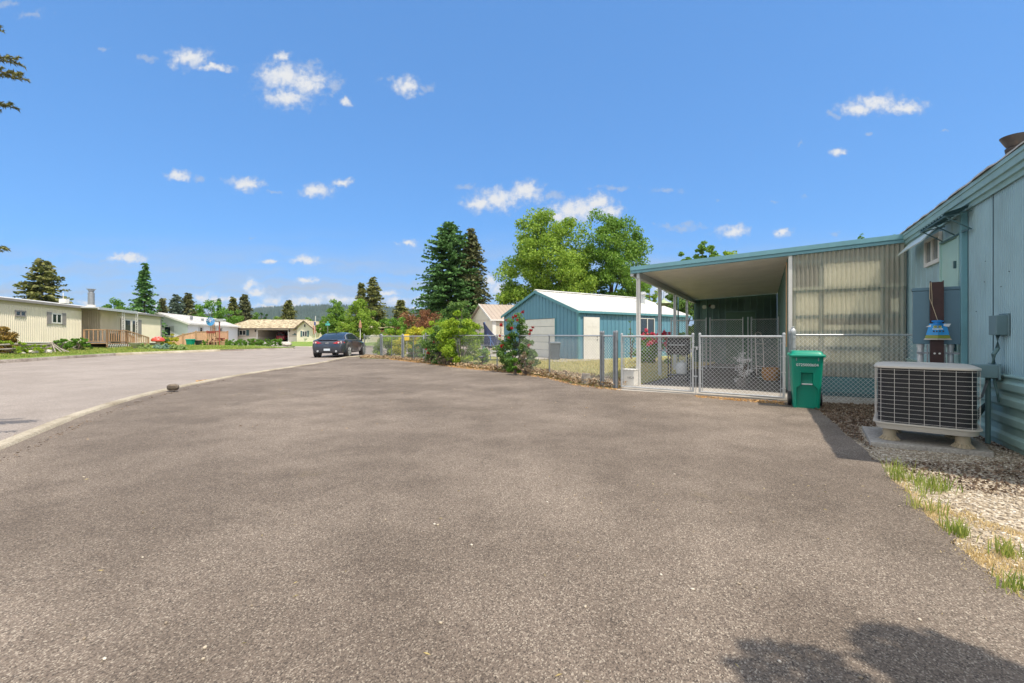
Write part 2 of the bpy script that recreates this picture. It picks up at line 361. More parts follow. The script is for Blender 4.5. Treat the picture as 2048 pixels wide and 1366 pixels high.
M['alum'] = paint('aluminium', (.55, .57, .58), .4, .35, var=.12, scale=6, dirt=.1)
M['soffit'] = paint('aluminium_pan_roof', (.92, .87, .80), .5, .1, var=.08, scale=2, dirt=.1)
M['black'] = paint('black_plastic', (.02, .02, .022), .4, var=.2)
M['blackm'] = paint('black_coil', (.018, .018, .02), .7, var=.3, scale=30)
M['glass'] = flat('window_glass', (.02, .03, .035), .05, Specular_IOR_Level=.8)
M['glassl'] = flat('window_glass_curtained', (.16, .18, .18), .08, Specular_IOR_Level=.8)
M['cream'] = paint('cream_siding', (.69, .64, .52), .5, var=.05, dirt=.08, scale=1)
M['greytrim'] = paint('grey_trim', (.25, .23, .22), .5, var=.12)
M['wood'] = paint('cedar_boards', (.42, .26, .15), .7, var=.2, scale=5, dirt=.25, dirtc=(.2, .14, .1))
M['woodfence'] = paint('orange_fence_boards', (.55, .33, .2), .75, var=.15, scale=4, dirt=.15)
M['oldwood'] = paint('weathered_wood', (.30, .27, .23), .85, var=.3, scale=12, bs=.5)
M['bark'] = paint('bark', (.13, .10, .08), .9, var=.35, scale=8, bs=.8, bscale=25)
M['barkl'] = paint('light_bark', (.24, .2, .16), .9, var=.3, scale=8, bs=.8, bscale=25)
M['stone'] = paint('boulder_stone', (.45, .42, .38), .85, var=.25, scale=5, bs=.6, bscale=12)
M['dullred'] = paint('dull_red_paint', (.30, .07, .05), .6, var=.2)
M['floor'] = aggregate('shade_dark_floor', (.06, .057, .054), (.13, .12, .11), (.25, .24, .22), 90, .5, (.75, .74, .72), .25)  # shade under the carport roof is put into this floor colour
M['red'] = paint('red_paint', (.48, .06, .035), .35, var=.1)
def shingle(name, a, b, c):
    t = NT(name); v = t.n('ShaderNodeTexBrick'); t.l(t.tc, v.inputs['Vector'])
    mp = t.n('ShaderNodeMapping'); t.l(t.tc, mp.inputs[0]); mp.inputs['Scale'].default_value = (3, 3, 12)
    vo = t.n('ShaderNodeTexVoronoi'); vo.inputs['Scale'].default_value = 1; t.l(mp.outputs[0], vo.inputs['Vector'])
    bw = t.n('ShaderNodeRGBToBW'); t.l(vo.outputs['Color'], bw.inputs[0])
    return t.done(t.bsdf(t.ramp(bw.outputs[0], [(.2, a), (.5, b), (.8, c)]), .85, bump=vo.outputs['Distance'], bs=.4, bd=.03))
M['shingle'] = shingle('tan_shingles', (.2, .16, .1), (.36, .30, .19), (.52, .45, .30))
M['shinglegrey'] = shingle('grey_shingles', (.35, .34, .32), (.45, .44, .42), (.55, .54, .51))
# foliage: (dark, mid, light)
LF = {}
def lf(k, *c, **kw): LF[k] = leafm('leaves_' + k, *c, **kw)
lf('cotton', (0.094, 0.194, 0.019), (0.200, 0.338, 0.037), (0.362, 0.500, 0.069), tr=.4)
lf('cottond', (0.062, 0.163, 0.022), (0.138, 0.275, 0.035), (0.250, 0.400, 0.056), tr=.4)
lf('green', (0.056, 0.163, 0.019), (0.125, 0.275, 0.031), (0.225, 0.400, 0.056), tr=.4)
lf('fir', (0.027, 0.083, 0.027), (0.068, 0.165, 0.045), (0.135, 0.270, 0.068), tr=.15)
lf('spruce', (0.044, 0.062, 0.025), (0.112, 0.125, 0.050), (0.175, 0.181, 0.075), tr=.12)
lf('spruceo', (0.056, 0.081, 0.020), (0.125, 0.150, 0.037), (0.225, 0.219, 0.069), tr=.12)
lf('bluespruce', (0.044, 0.075, 0.056), (0.088, 0.138, 0.100), (0.163, 0.213, 0.150), tr=.12)
lf('lime', (0.112, 0.213, 0.015), (0.250, 0.413, 0.031), (0.475, 0.600, 0.062), tr=.45)
lf('yellow', (0.200, 0.250, 0.019), (0.450, 0.475, 0.037), (0.750, 0.650, 0.075), tr=.4)
lf('plum', (0.088, 0.037, 0.025), (0.200, 0.088, 0.050), (0.375, 0.188, 0.075), tr=.3)
lf('rose', (0.038, 0.105, 0.022), (0.090, 0.195, 0.038), (0.210, 0.330, 0.075), tr=.35)
lf('dry', (.12, .09, .06), (.25, .19, .12), (.36, .3, .2), tr=.2)
lf('straw', (.30, .24, .10), (.48, .38, .16), (.62, .52, .26), tr=.3)
lf('redpet', (.2, .005, .008), (.38, .012, .018), (.5, .03, .03), tr=.3)
lf('pinkpet', (.5, .02, .08), (.65, .06, .13), (.75, .2, .25), tr=.3)
lf('burg', (.10, .01, .03), (.2, .03, .06), (.3, .06, .08), tr=.2)
lf('bronze', (0.125, 0.088, 0.019), (0.250, 0.163, 0.037), (0.375, 0.250, 0.062), tr=.2)
lf('litter', (.16, .09, .04), (.32, .2, .1), (.55, .43, .28), tr=.05)
lf('chips', (.05, .03, .02), (.13, .085, .055), (.26, .19, .13), tr=.02)
lf('bluegreen', (0.100, 0.225, 0.175), (0.250, 0.425, 0.350), (0.500, 0.625, 0.500), tr=.3)
lf('hosta', (.12, .25, .04), (.35, .5, .15), (.65, .7, .4), tr=.3)
lf('white', (.6, .6, .6), (.75, .75, .75), (.85, .85, .85), tr=.2)
# ------------------------------------------------------------------ leaves, grass, trees
rng = np.random.default_rng(7)
def leaf_quads(cen, size, flat_=0.0, asp=.55, dirs=None, rs=None):
    # one bent leaf (a quad) at every centre
    g = rs if rs is not None else rng; n = len(cen); cen = np.asarray(cen, dtype=float)
    if dirs is None:
        d = g.normal(size=(n, 3)); d[:, 2] *= (1 - flat_)
    else: d = dirs + g.normal(size=(n, 3)) * .25
    d /= np.linalg.norm(d, axis=1)[:, None] + 1e-9
    q = g.normal(size=(n, 3)); q[:, 2] *= (1 - flat_ * .6); s = np.cross(d, q); s /= np.linalg.norm(s, axis=1)[:, None] + 1e-9
    L = (size * g.uniform(.6, 1.3, n))[:, None]; w = L * asp
    V = np.empty((n, 4, 3)); V[:, 0] = cen - d * L * .5; V[:, 1] = cen + s * w * .5; V[:, 2] = cen + d * L * .5; V[:, 3] = cen - s * w * .5
    V[:, 0, 2] -= .08 * L[:, 0]; V[:, 2, 2] -= .12 * L[:, 0]
    return V.reshape(-1, 3), np.arange(n * 4).reshape(-1, 4)
def crown_pts(c, rad, n, clumps, prof=None, gap=.0, seed=1, cr=.2, low=.0):
    # leaves gathered in clumps which sit through an uneven egg-shaped volume
    g = np.random.default_rng(seed); rx, ry, rz = rad; cl = []
    while len(cl) < clumps:
        p = g.uniform(-1, 1, 3)
        h = (p[2] + 1) / 2; w = (prof(h) if prof else math.sqrt(max(0, 1 - p[2] ** 2)))
        an = math.atan2(p[1], p[0]); w *= .86 + .14 * math.sin(an * 3 + seed + p[2] * 4) 
        rr = math.hypot(p[0], p[1])
        if rr > w or rr < w * .35 * g.uniform(.2, 1.6): continue
        cl.append((c[0] + p[0] * rx, c[1] + p[1] * ry, c[2] + p[2] * rz))
    cl = np.array(cl); k = g.integers(0, clumps, n); s = cr * min(rx, rz) * g.uniform(.6, 1.3, clumps)
    off = g.normal(size=(n, 3)); off /= np.linalg.norm(off, axis=1)[:, None]; off *= (g.uniform(0, 1, n) ** .45)[:, None]; off[:, 2] *= .75
    return cl[k] + off * s[k][:, None], cl, g
def broadleaf(name, label, cat, x, y, h, w, m, n=9000, clumps=70, leaf=.22, trunk=.2, base=.25, prof=None, seed=1, group=None, z0=0, bark='bark', cr=.22, depth=None, clear=0.0):
    t = T(name, label, cat, (x, y, z0), group=group)
    zc = z0 + h * (base + 1) / 2; rz = h * (1 - base) / 2
    pts, cl, g = crown_pts((x, y, zc), (w / 2, (depth or w) / 2, rz), n, clumps, prof, seed=seed, cr=cr)
    V, Q = leaf_quads(pts, leaf, rs=g); npmesh('crown', V, Q, LF[m], t)
    mb = MB(); top = h * .82
    mb.tube([(x, y, z0 - .1), (x + w * .01, y, z0 + h * base), (x - w * .02, y, z0 + top)], [trunk, trunk * .75, trunk * .12], 8)
    idx = g.permutation(len(cl))[:min(16, len(cl))]
    for i in idx:
        q = cl[i]; zz = z0 + max(h * base * .7, (q[2] - z0) * .5); mid = ((x + q[0]) / 2, (y + q[1]) / 2, (zz + q[2]) / 2 + .04 * h)
        mb.tube([(x, y, zz), mid, tuple(q)], [trunk * .42, trunk * .22, trunk * .06], 5)
    mb.build('trunk', M[bark], t, smooth=True); return t
def conifer(name, label, x, y, h, w, m, seed=1, base=.06, tops=1, group=None, z0=0, power=.85, droop=.15, dens=1.0, trunk=.18, spray=.5, lean=0, ragged=.35, cat='tree', rr=None):
    # whorls of branches; along each branch flat sprays of needles
    g = np.random.default_rng(seed); t = T(name, label, cat, (x, y, z0), group=group)
    cen, dr, sz = [], [], []; mb = MB(); mb.tube([(x, y, z0 - .1), (x + lean * h * .5, y, z0 + h * .5), (x + lean * h, y, z0 + h)], [trunk, trunk * .6, .02], 7)
    nl = int(30 * dens + h * 1.1)
    for i in range(nl):
        f = (i + g.uniform(0, .8)) / nl; z = h * (base + (1 - base) * f); reach = w * .58 * ((1 - f) ** power) * (rr(f) if rr else 1) + .12
        for j in range(int(g.integers(6, 9))):
            an = g.uniform(0, 2 * math.pi); L = reach * g.uniform(1 - ragged, 1.08); ux, uy = math.cos(an), math.sin(an)
            rise = (.28 if f > .6 else .05) - droop * g.uniform(.3, 1.4) + g.uniform(-.2, .22); z = h * (base + (1 - base) * f) + g.uniform(-.5, .5) * h / nl * 3; k = max(3, int(L / (spray * .34)))
            for q in range(k):
                s = (q + g.uniform(0, 1)) / k; 
                if s < .12 and L > 1: continue
                px = x + lean * z + ux * L * s; py = y + uy * L * s; pz = z0 + z + L * s * rise - droop * .5 * L * s * s
                for sd in (-1, 1, 0):
                    sw = 1.2 * spray * (1 - .4 * s) * g.uniform(.5, 1.1)
                    dx, dy = ux * .6 - uy * sd * .8, uy * .6 + ux * sd * .8
                    cen.append((px + dx * sw * .4, py + dy * sw * .4, pz + g.uniform(-.12, .12) * spray)); dr.append((dx, dy, -.25 if sd else .3)); sz.append(sw)
            if j < 3 and L > .8: mb.tube([(x + lean * z, y, z0 + z), (x + lean * z + ux * L * .85, y + uy * L * .85, z0 + z + L * .8 * rise - droop * .3 * L)], [trunk * .16, .012], 4, cap=False)
    V, Q = leaf_quads(np.array(cen), np.array(sz), asp=.46, dirs=np.array(dr), rs=g)
    npmesh('crown', V, Q, LF[m], t); mb.build('trunk', M['bark'], t, smooth=True); return t
def bush(name, label, x, y, h, w, m, n=1800, leaf=.07, seed=1, group=None, z0=0, cat='shrub', clumps=22, prof=None, flowers=None, depth=None, cr=.26, stems=True, fl_size=.09, base=.04, asp=.55):
    t = T(name, label, cat, (x, y, z0), group=group)
    pts, cl, g = crown_pts((x, y, z0 + h * (base + 1) / 2), (w / 2, (depth or w) / 2, h * (1 - base) / 2), n, clumps, prof or (lambda k: min(1, .75 + k) * math.sqrt(max(0, 1 - (max(0, k * 1.15 - .15)) ** 2.4))), seed=seed, cr=cr)
    pts[:, 2] = np.maximum(pts[:, 2], z0 + .02)
    V, Q = leaf_quads(pts, leaf, rs=g, asp=asp); npmesh('foliage', V, Q, LF[m], t)
    if stems:
        mb = MB()
        for i in range(min(10, len(cl))):
            q = cl[i]; mb.tube([(x + g.normal() * w * .04, y + g.normal() * w * .04, z0), ((x + q[0]) / 2, (y + q[1]) / 2, z0 + (q[2] - z0) * .6), tuple(q)], [.014 + h * .006, .01 + h * .004, .006], 5)
        mb.build('stem', M['bark'], t, smooth=True)
    if flowers:
        for (fx, fy, fz, r, fm) in flowers:
            k = 26; c = np.array((fx, fy, fz)) + g.normal(size=(k, 3)) * r * .38
            V, Q = leaf_quads(c, r * 1.0, rs=g, asp=.8); npmesh('flower', V, Q, LF[fm], t)
    return t
def blades(pts, hgt, g, lean=.45, wid=.006):
    n = len(pts); P = np.asarray(pts, float); an = g.uniform(0, 2 * math.pi, n); hh = hgt * g.uniform(.45, 1.2, n); ln = hh * g.uniform(.1, 1, n) * lean
    a2 = g.uniform(0, 2 * math.pi, n); w = np.stack([np.cos(a2), np.sin(a2), np.zeros(n)], 1) * (wid * g.uniform(.6, 1.4, n))[:, None]
    d = np.stack([np.cos(an), np.sin(an), np.zeros(n)], 1)
    V = np.empty((n, 5, 3)); V[:, 0] = P - w; V[:, 1] = P + w; m = P + d * (ln * .35)[:, None] + np.array([0, 0, 1]) * (hh * .6)[:, None]
    V[:, 2] = m + w * .7; V[:, 3] = m - w * .7; V[:, 4] = P + d * ln[:, None] + np.array([0, 0, 1]) * hh[:, None]
    b = (np.arange(n) * 5)[:, None]
    return V.reshape(-1, 3), np.concatenate([b + np.array([[0, 1, 2]]), b + np.array([[0, 2, 3]]), b + np.array([[3, 2, 4]])], 0)
def in_poly(x, y, poly):
    c = np.zeros(len(x), bool); j = len(poly) - 1
    for i in range(len(poly)):
        xi, yi = poly[i]; xj, yj = poly[j]
        with np.errstate(divide='ignore', invalid='ignore'):
            c ^= ((yi > y) != (yj > y)) & (x < (xj - xi) * (y - yi) / (yj - yi + 1e-12) + xi)
        j = i
    return c
def scatter(poly, n, g):
    xs = [p[0] for p in poly]; ys = [p[1] for p in poly]; out = np.zeros((0, 2))
    while len(out) < n:
        q = np.stack([g.uniform(min(xs), max(xs), n * 2), g.uniform(min(ys), max(ys), n * 2)], 1); out = np.concatenate([out, q[in_poly(q[:, 0], q[:, 1], poly)]])
    return out[:n]
def sheet(poly, z, name, m, thick=None):
    mb = MB()
    if thick: mb.prism(poly, z - thick, z)
    else: mb.add([(x, y, z) for x, y in poly], [tuple(range(len(poly)))])
    return structure(mb.build(name, m))

# ------------------------------------------------------------------ ground, road, driveway, kerbs, beds
g0 = MB(); g0.box(-6000, 6000, -200, 9000, -1.2, -.03); structure(g0.build('ground', M['field']))
near_kerb = [(-2.2, -6), (-2.7, -3), (-3.2, 0), (-4.15, 2.4), (-5.45, 4.84), (-6.58, 7.02), (-7.35, 9.0), (-7.75, 10.6), (-8.14, 12.8), (-8.32, 15.0), (-8.36, 17.5), (-8.46, 20.9), (-8.85, 23.2), (-9.1, 25.2), (-8.9, 27.0), (-8.0, 28.0), (-5, 28.8), (0, 29.6), (8, 30.5), (25, 32)]
far_kerb = [(-19.5, -6), (-20.5, 4), (-21.6, 12), (-22.6, 20.3), (-23.4, 24.0), (-24.1, 27.7), (-23.5, 31), (-22.4, 35), (-21.0, 38.6), (-19.75, 41.2)]
dedge = [G(848, 725.7), G(932, 736), G(1016, 744), G(1095, 756), G(1148, 769), G(1201, 776), G(1243, 780), G(1388, 791), G(1570, 804), G(1640, 824)]
dright = [G(1690, 870), G(1750, 920), G(1800, 980), G(1850, 1030), G(1950, 1130), (2.36, 2.05), (1.95, 1.1), (1.5, -.4), (1.0, -3), (.6, -6)]
_r = random.Random(3); _o = []
for _a, _b in zip([dedge[-1]] + dright, dright[:-3]):     # the asphalt edge crumbles unevenly
    _n = 9
    for _k in range(1, _n + 1): _t = _k / _n; _o.append((_a[0] + (_b[0] - _a[0]) * _t + _r.gauss(0, .011), _a[1] + (_b[1] - _a[1]) * _t + _r.gauss(0, .011)))
dright = _o + dright[-3:]
road = near_kerb[:-1] + [(40, 34), (60, 60), (20, 57), (0, 54.5), (-12, 52), (-16, 50), (-20.6, 47.6), (-23, 48.2), (-30, 56), (-48, 66), (-50, 62), (-33, 50)] + [(-20.0, 42.0)] + far_kerb[::-1]
sheet(road, 0.0, 'road', M['road'], .025)
drive = near_kerb[:15] + [G(700, 719), G(779, 718)] + dedge + dright
drive = [(-2.2, -6)] + near_kerb[1:14] + [(-8.3, 25.4), G(718, 717.5), G(779, 718.6)] + dedge + dright
sheet(drive, .02, 'driveway', M['drive'], .045)
def kerb(path, w, h, name, m, side, rnd=.03, z0=0.0, gap=0):
    mb = MB(); P = [Vector((x, y, 0)) for x, y in path]; rings = []
    for i, p in enumerate(P):
        d = (P[min(i+1, len(P)-1)] - P[max(0, i-1)]).normalized(); nrm = Vector((d.y, -d.x, 0)) * side
        rings.append([p + nrm * a + Vector((0, 0, z0 + z)) for a, z in ((0, -.03), (.02, h - rnd), (rnd + .02, h), (w - rnd, h), (w, h - rnd * .6), (w, -.03))])
    if gap:                                      # cast in lengths with open joints between them
        for i0 in range(0, len(P) - 1, gap):
            rg = [list(r_) for r_ in rings[i0:i0 + gap + 1]]
            if len(rg) < 2: continue
            d0 = (P[i0 + 1] - P[i0]).normalized() * .007; rg[0] = [q + d0 for q in rg[0]]; rg[-1] = [q - d0 for q in rg[-1]]; mb.add([tuple(q) for r_ in rg for q in r_], [(i*6+j, i*6+j+1, (i+1)*6+j+1, (i+1)*6+j) for i in range(len(rg)-1) for j in range(5)] + [tuple(range(6)), tuple((len(rg)-1)*6+j for j in range(6))[::-1]])
        return structure(mb.build(name, m, smooth=True))
    vs = [tuple(q) for r_ in rings for q in r_]; k = 6
    fs = [(i*k+j, i*k+j+1, (i+1)*k+j+1, (i+1)*k+j) for i in range(len(P)-1) for j in range(k-1)] + [tuple(range(k)), tuple((len(P)-1)*k+j for j in range(k))[::-1]]
    mb.add(vs, fs); return structure(mb.build(name, m, smooth=True))
def dense(path, step=.8):
    P = [Vector((x, y, 0)) for x, y in path]; out = []
    for i in range(len(P)-1):
        p0 = P[max(0, i-1)]; p1 = P[i]; p2 = P[i+1]; p3 = P[min(len(P)-1, i+2)]; n = max(1, int((p2-p1).length / step))
        for k in range(n):
            t = k / n; q = .5 * ((2*p1) + (p2-p0)*t + (2*p0-5*p1+4*p2-p3)*t*t + (3*p1-p0-3*p2+p3)*t**3); out.append((q.x, q.y))
    out.append(path[-1]); return out
kerb(dense(near_kerb[:15]), .19, .045, 'near_kerb', M['curb'], -1, .02, gap=4)
flakes_later = True
kerb(dense(far_kerb[:6]), .22, .15, 'far_kerb', M['curbgrey'], -1)
kerb(dense(far_kerb[5:8]), .34, .15, 'lowered_kerb', M['curb'], -1, .06)
kerb(dense(far_kerb[7:]), .3, .10, 'far_kerb', M['curbgrey'], -1)
kerb([(-34, 56), (-29, 51.5), (-23, 48.2), (-20.6, 47.6), (-16, 50), (-12, 52), (0, 54.5), (20, 57)][2:], .3, .06, 'cross_street_kerb', M['conc'], -1)
# far lawn, rising gently to the cream home
def hfar(x, y):
    k = np.interp(y, [p[1] for p in far_kerb], [p[0] for p in far_kerb]); dd = k - .2 - x
    return .13 + .19 * np.clip(dd / 7.0, 0, 1) ** 1.0
ys = np.linspace(4, 42, 60); vs, fs = [], []
for y in ys:
    k = float(np.interp(y, [p[1] for p in far_kerb], [p[0] for p in far_kerb])) - .2
    for j in range(14):
        x = k - (j / 13) ** 1.3 * 22; vs.append((x, y, float(hfar(x, y))))
for i in range(59):
    for j in range(13): fs.append((i*14+j, i*14+j+1, (i+1)*14+j+1, (i+1)*14+j))
structure(MB().add(vs, fs).build('front_lawn', M['lawn'], smooth='all'))
sheet([(-20.0, 41.8), (-30, 51.5), (-46, 63), (-60, 63), (-60, 42)], .11, 'front_lawn', M['lawn'], .2)
sheet([(-23.2, 48.6), (-20.6, 48.0), (-16, 50.4), (-12, 52.4), (0, 54.9), (20, 57.4), (60, 62), (60, 110), (-44, 110), (-40.5, 84), (-30, 60)], .05, 'cross_street_lawn', M['lawn'], .1)
sheet([(-60, 66), (-42, 62), (-29, 57), (-24, 52), (-41, 86), (-60, 90)], .02, 'garage_driveway', M['conc'], .04)
# garden inside the fence
garden = [(-8.2, 26.6), (-7.9, 27.8), (-5, 28.6), (0, 29.4), (8, 30.2), (25, 31.5), (30, 26), (22, 17), (9.6, 21.5), (8.2, 19.6), (5.3, 14.2), (3.25, 11.35), (2.62, 10.9), (2.3, 11.2), (1.15, 13.6), (-.53, 16.2), (-2.25, 18.4), (-4.0, 20.9), (-5.8, 23.5), (-7.2, 24.6), (-8.4, 25.9)]
sheet(garden, .055, 'garden_lawn', M['drylawn'], .1)
gravelP = [G(1640, 824), G(1690, 870), G(1750, 920), G(1800, 980), G(1850, 1030), G(1950, 1130), (2.36, 2.05), (1.95, 1.1), (1.5, -.4), (6.5, -1.0), (6.5, 5), (9, 9), (6.2, 8.9), (5.2, 8.5)]
def gravelm():
    t = NT('gravel'); v = t.n('ShaderNodeTexVoronoi'); v.inputs['Scale'].default_value = 42; t.l(t.tc, v.inputs['Vector'])
    bw = t.n('ShaderNodeRGBToBW'); t.l(v.outputs['Color'], bw.inputs[0])
    col = t.ramp(bw.outputs[0], [(.1, (.16, .12, .075)), (.45, (.36, .29, .2)), (.75, (.47, .4, .3)), (.95, (.66, .6, .5))])
    return t.done(t.bsdf(col, .85, bump=t.math('MULTIPLY', v.outputs['Distance'], -1), bs=1, bd=.012))
M['gravel'] = gravelm()
sheet(gravelP, .004, 'gravel_bed', M['gravel'], .03)
g = np.random.default_rng(3)
# loose stones
base = bmesh.new(); bmesh.ops.create_icosphere(base, subdivisions=1, radius=1); bv = np.array([v.co[:] for v in base.verts]); bf = np.array([[v.index for v in f.verts] for f in base.faces]); base.free()
def stones(poly, n, r0, r1, z, name, m, label, seed=1, kill=None, weight=None):
    g = np.random.default_rng(seed); q = scatter(poly, n, g)
    if weight is not None: q = q[g.uniform(0, 1, len(q)) < weight(q)]
    n = len(q); s = g.uniform(r0, r1, (n, 3)) * np.array([1, .8, .55]); an = g.uniform(0, 6.28, n); ca, sa = np.cos(an), np.sin(an)
    V = bv[None] * s[:, None] * (1 + g.normal(size=(n, len(bv), 1)) * .13); X = V[..., 0] * ca[:, None] - V[..., 1] * sa[:, None]; Y = V[..., 0] * sa[:, None] + V[..., 1] * ca[:, None]
    V = np.stack([X + q[:, 0:1], Y + q[:, 1:2], V[..., 2] + z + (s[:, 2] * .5)[:, None]], -1)
    Fq = (bf[None] + (np.arange(n) * len(bv))[:, None, None]).reshape(-1, 3)
    o = npmesh(name, V.reshape(-1, 3), Fq, m, k=3); tag(o, label, 'ground cover', kind='stuff'); return o
t = NT('loose_stones'); gg = t.n('ShaderNodeNewGeometry')
M['stones'] = t.done(t.bsdf(t.ramp(gg.outputs['Random Per Island'], [(0, (.15, .12, .085)), (.35, (.33, .27, .2)), (.7, (.46, .40, .31)), (1, (.68, .63, .55))]), .8, bump=t.noise(90, 3), bs=.3))
stones([(1.6, -.3), (2.36, 2.05), G(1950, 1130), G(1850, 1030), G(1800, 980), G(1750, 920), (4.0, 5.2), (4.6, 6.2), (6.2, 6.2), (5.3, 4.5), (4.5, 3), (3.6, .5)], 17000, .005, .013, .003, 'loose_gravel', M['stones'], 'pale loose gravel in the bed between driveway and teal home', 4)
def flakes(poly, n, size, z, name, m, label, seed=1, cat='leaf litter', weight=None, lift=.02, asp=.6):
    g = np.random.default_rng(seed); q = scatter(poly, n, g)
    if weight is not None: q = q[g.uniform(0, 1, len(q)) < weight(q)]
    c = np.concatenate([q, (z + g.uniform(0, lift, len(q)))[:, None]], 1); V, Q = leaf_quads(c, size, flat_=.75, asp=asp, rs=g); V[:, 2] = np.maximum(V[:, 2], z)
    o = npmesh(name, V, Q, LF[m]); return tag(o, label, cat, kind='stuff')
flakes([G(1640, 824), G(1690, 870), G(1750, 905), (4.1, 5.3), (4.7, 6.2), (5.6, 5.6), (5.25, 4.75), (6.9, 7.9), (5.4, 8.3), (5.2, 8.1)], 7500, .035, .01, 'wood_chips', 'chips', 'dark bark chips and dead leaves around the air conditioner', 5, lift=.03)
flakes([(4.3, 4.4), (5.2, 4.4), (5.0, 3.9), (4.2, 3.3), (3.6, 3.6), (3.5, 4.5)], 1500, .03, .01, 'dead_leaves', 'chips', 'sparse dead leaves on the shaded gravel', 6, lift=.02)
edge_in = [(2.3, 11.2), (1.15, 13.6), (-.53, 16.2), (-2.25, 18.4), (-4.0, 20.9), (-5.8, 23.5), (-7.2, 24.6)]
band = [G(1243, 780)] + [G(1201, 776), G(1148, 769), G(1095, 756), G(1016, 744), G(932, 736), G(848, 725.7), G(779, 718.6), G(718, 717.5)] + [(-8.4, 26.2), (-7.0, 25.3), (-5.6, 24.0), (-3.8, 21.5), (-1.9, 19.0), (0, 16.9), (1.7, 14.4), (2.6, 12.6), (3.0, 11.4)]
flakes(band, 9000, .075, .03, 'leaf_litter', 'litter', 'dry brown leaf litter along the foot of the chain link fence', 8, lift=.12)
needles = [G(1243, 783), G(1201, 780), G(1148, 773), G(1095, 759), G(1016, 747), G(932, 739), G(848, 728), G(779, 720), G(779, 717), G(848, 724), G(932, 734), G(1016, 742), G(1095, 754), G(1148, 766), G(1201, 773), G(1243, 777)]
LF['needle'] = leafm('needle_litter', (.3, .14, .04), (.5, .27, .09), (.65, .42, .18), tr=.05)
flakes(needles, 5000, .06, .021, 'needle_litter', 'needle', 'orange pine needles drifted on the edge of the driveway', 9, lift=.01, asp=.2)
flakes([G(1390, 797), G(1570, 812), G(1570, 806), G(1390, 793)], 700, .05, .021, 'needle_litter', 'needle', 'small drift of orange needles under the chain link gate', 10, lift=.01, asp=.25)
flakes([G(392, 762), G(430, 758), G(430, 762), G(400, 768)], 350, .07, .002, 'needle_litter', 'needle', 'yellow leaf drift in the gutter beside the near kerb', 11, lift=.01, asp=.3)
flakes([(-6, 4), (3.2, 4), (2.2, 1.6), (-2, 1.5)], 90, .028, .0205, 'scattered_debris', 'straw', 'bits of straw and dry leaf scattered over the driveway', 12, cat='debris', lift=.004, asp=.2)
flakes([(-7, 16), (1, 12), (4, 7), (-5, 5)], 120, .045, .0205, 'scattered_debris', 'litter', 'bits of leaf scattered over the far driveway', 13, cat='debris', lift=.004, asp=.3)
gutter = [(x - .05, y) for x, y in near_kerb[3:14]] + [(x - .32, y) for x, y in near_kerb[3:14]][::-1]
flakes(gutter, 900, .035, .001, 'gutter_litter', 'litter', 'grit and leaf bits gathered in the gutter along the near kerb', 21, lift=.004, asp=.4)
flakes([(x + .19, y) for x, y in near_kerb[3:14]] + [(x + .34, y) for x, y in near_kerb[3:14]][::-1], 900, .03, .0205, 'kerb_edge_litter', 'chips', 'dark grit and weeds where the driveway meets the kerb', 22, lift=.004, asp=.4)
stones([(-5, 4), (3.2, 4.4), (2.4, 1.6), (-2, 1.5)], 46, .005, .014, .021, 'pebbles', M['stones'], 'single loose pebbles lying on the driveway', 14)
# grass
LF['grass'] = leafm('grass_blades', (.12, .22, .03), (.26, .38, .06), (.55, .52, .16), tr=.5)
LF['drygrass'] = leafm('dry_grass_blades', (.35, .33, .12), (.55, .48, .2), (.7, .6, .3), tr=.4)
LF['strawgrass'] = leafm('straw_grass_blades', (.45, .34, .14), (.68, .53, .26), (.85, .7, .42), tr=.3)
def tufts(spots, name, label, hgt=.14, n=70, sp=.06, m='grass', seed=2, wid=.0035):
    g = np.random.default_rng(seed); P = []
    for (x, y, k) in spots:
        c = int(n * k); P.append(np.stack([x + g.normal(size=c) * sp, y + g.normal(size=c) * sp * 1.2, np.full(c, .005)], 1))
    V, Q = blades(np.concatenate(P), hgt, g, .7, wid); return tag(npmesh(name, V, Q, LF[m], k=3), label, 'grass', kind='stuff')
g = np.random.default_rng(5); sp = []
def along(a, b, n, j):
    (x0, y0), (x1, y1) = a, b
    return [(x0 + (x1-x0) * t + g.normal() * j, y0 + (y1-y0) * t + g.normal() * j, g.uniform(.4, 1)) for t in g.uniform(0, 1, n)]
sp += along(G(1790, 940), G(1850, 1000), 6, .04) + along(G(1830, 960), G(1900, 985), 4, .06) + along(G(1850, 1010), G(1870, 1035), 2, .03)
tufts(sp, 'edge_grass', 'green grass tufts at the driveway edge beside the gravel', .13, 42, .04)
tufts(along(G(1995, 1110), G(2048, 1200), 4, .03) + along(G(1905, 1060), G(1930, 1080), 3, .02), 'edge_grass', 'yellow green grass tufts lower down the gravel edge', .10, 50, .03, seed=3)
tufts(along(G(1790, 960), G(2048, 1225), 70, .03) + along(G(1880, 1020), G(2048, 1090), 40, .12) + along(G(1960, 1110), G(2048, 1150), 30, .08), 'straw_grass', 'dry straw coloured grass lying along the gravel edge', .022, 34, .035, 'strawgrass', 4)
tufts(along(G(95, 1010), G(150, 990), 3, .02) + along(G(240, 945), G(262, 940), 4, .02) + along(G(130, 955), G(150, 950), 3, .02) + along(G(332, 928), G(356, 924), 4, .02) + along(G(180, 975), G(300, 935), 12, .01), 'crack_weeds', 'small weeds growing in a crack of the driveway', .012, 22, .022, 'grass', 6, .004)
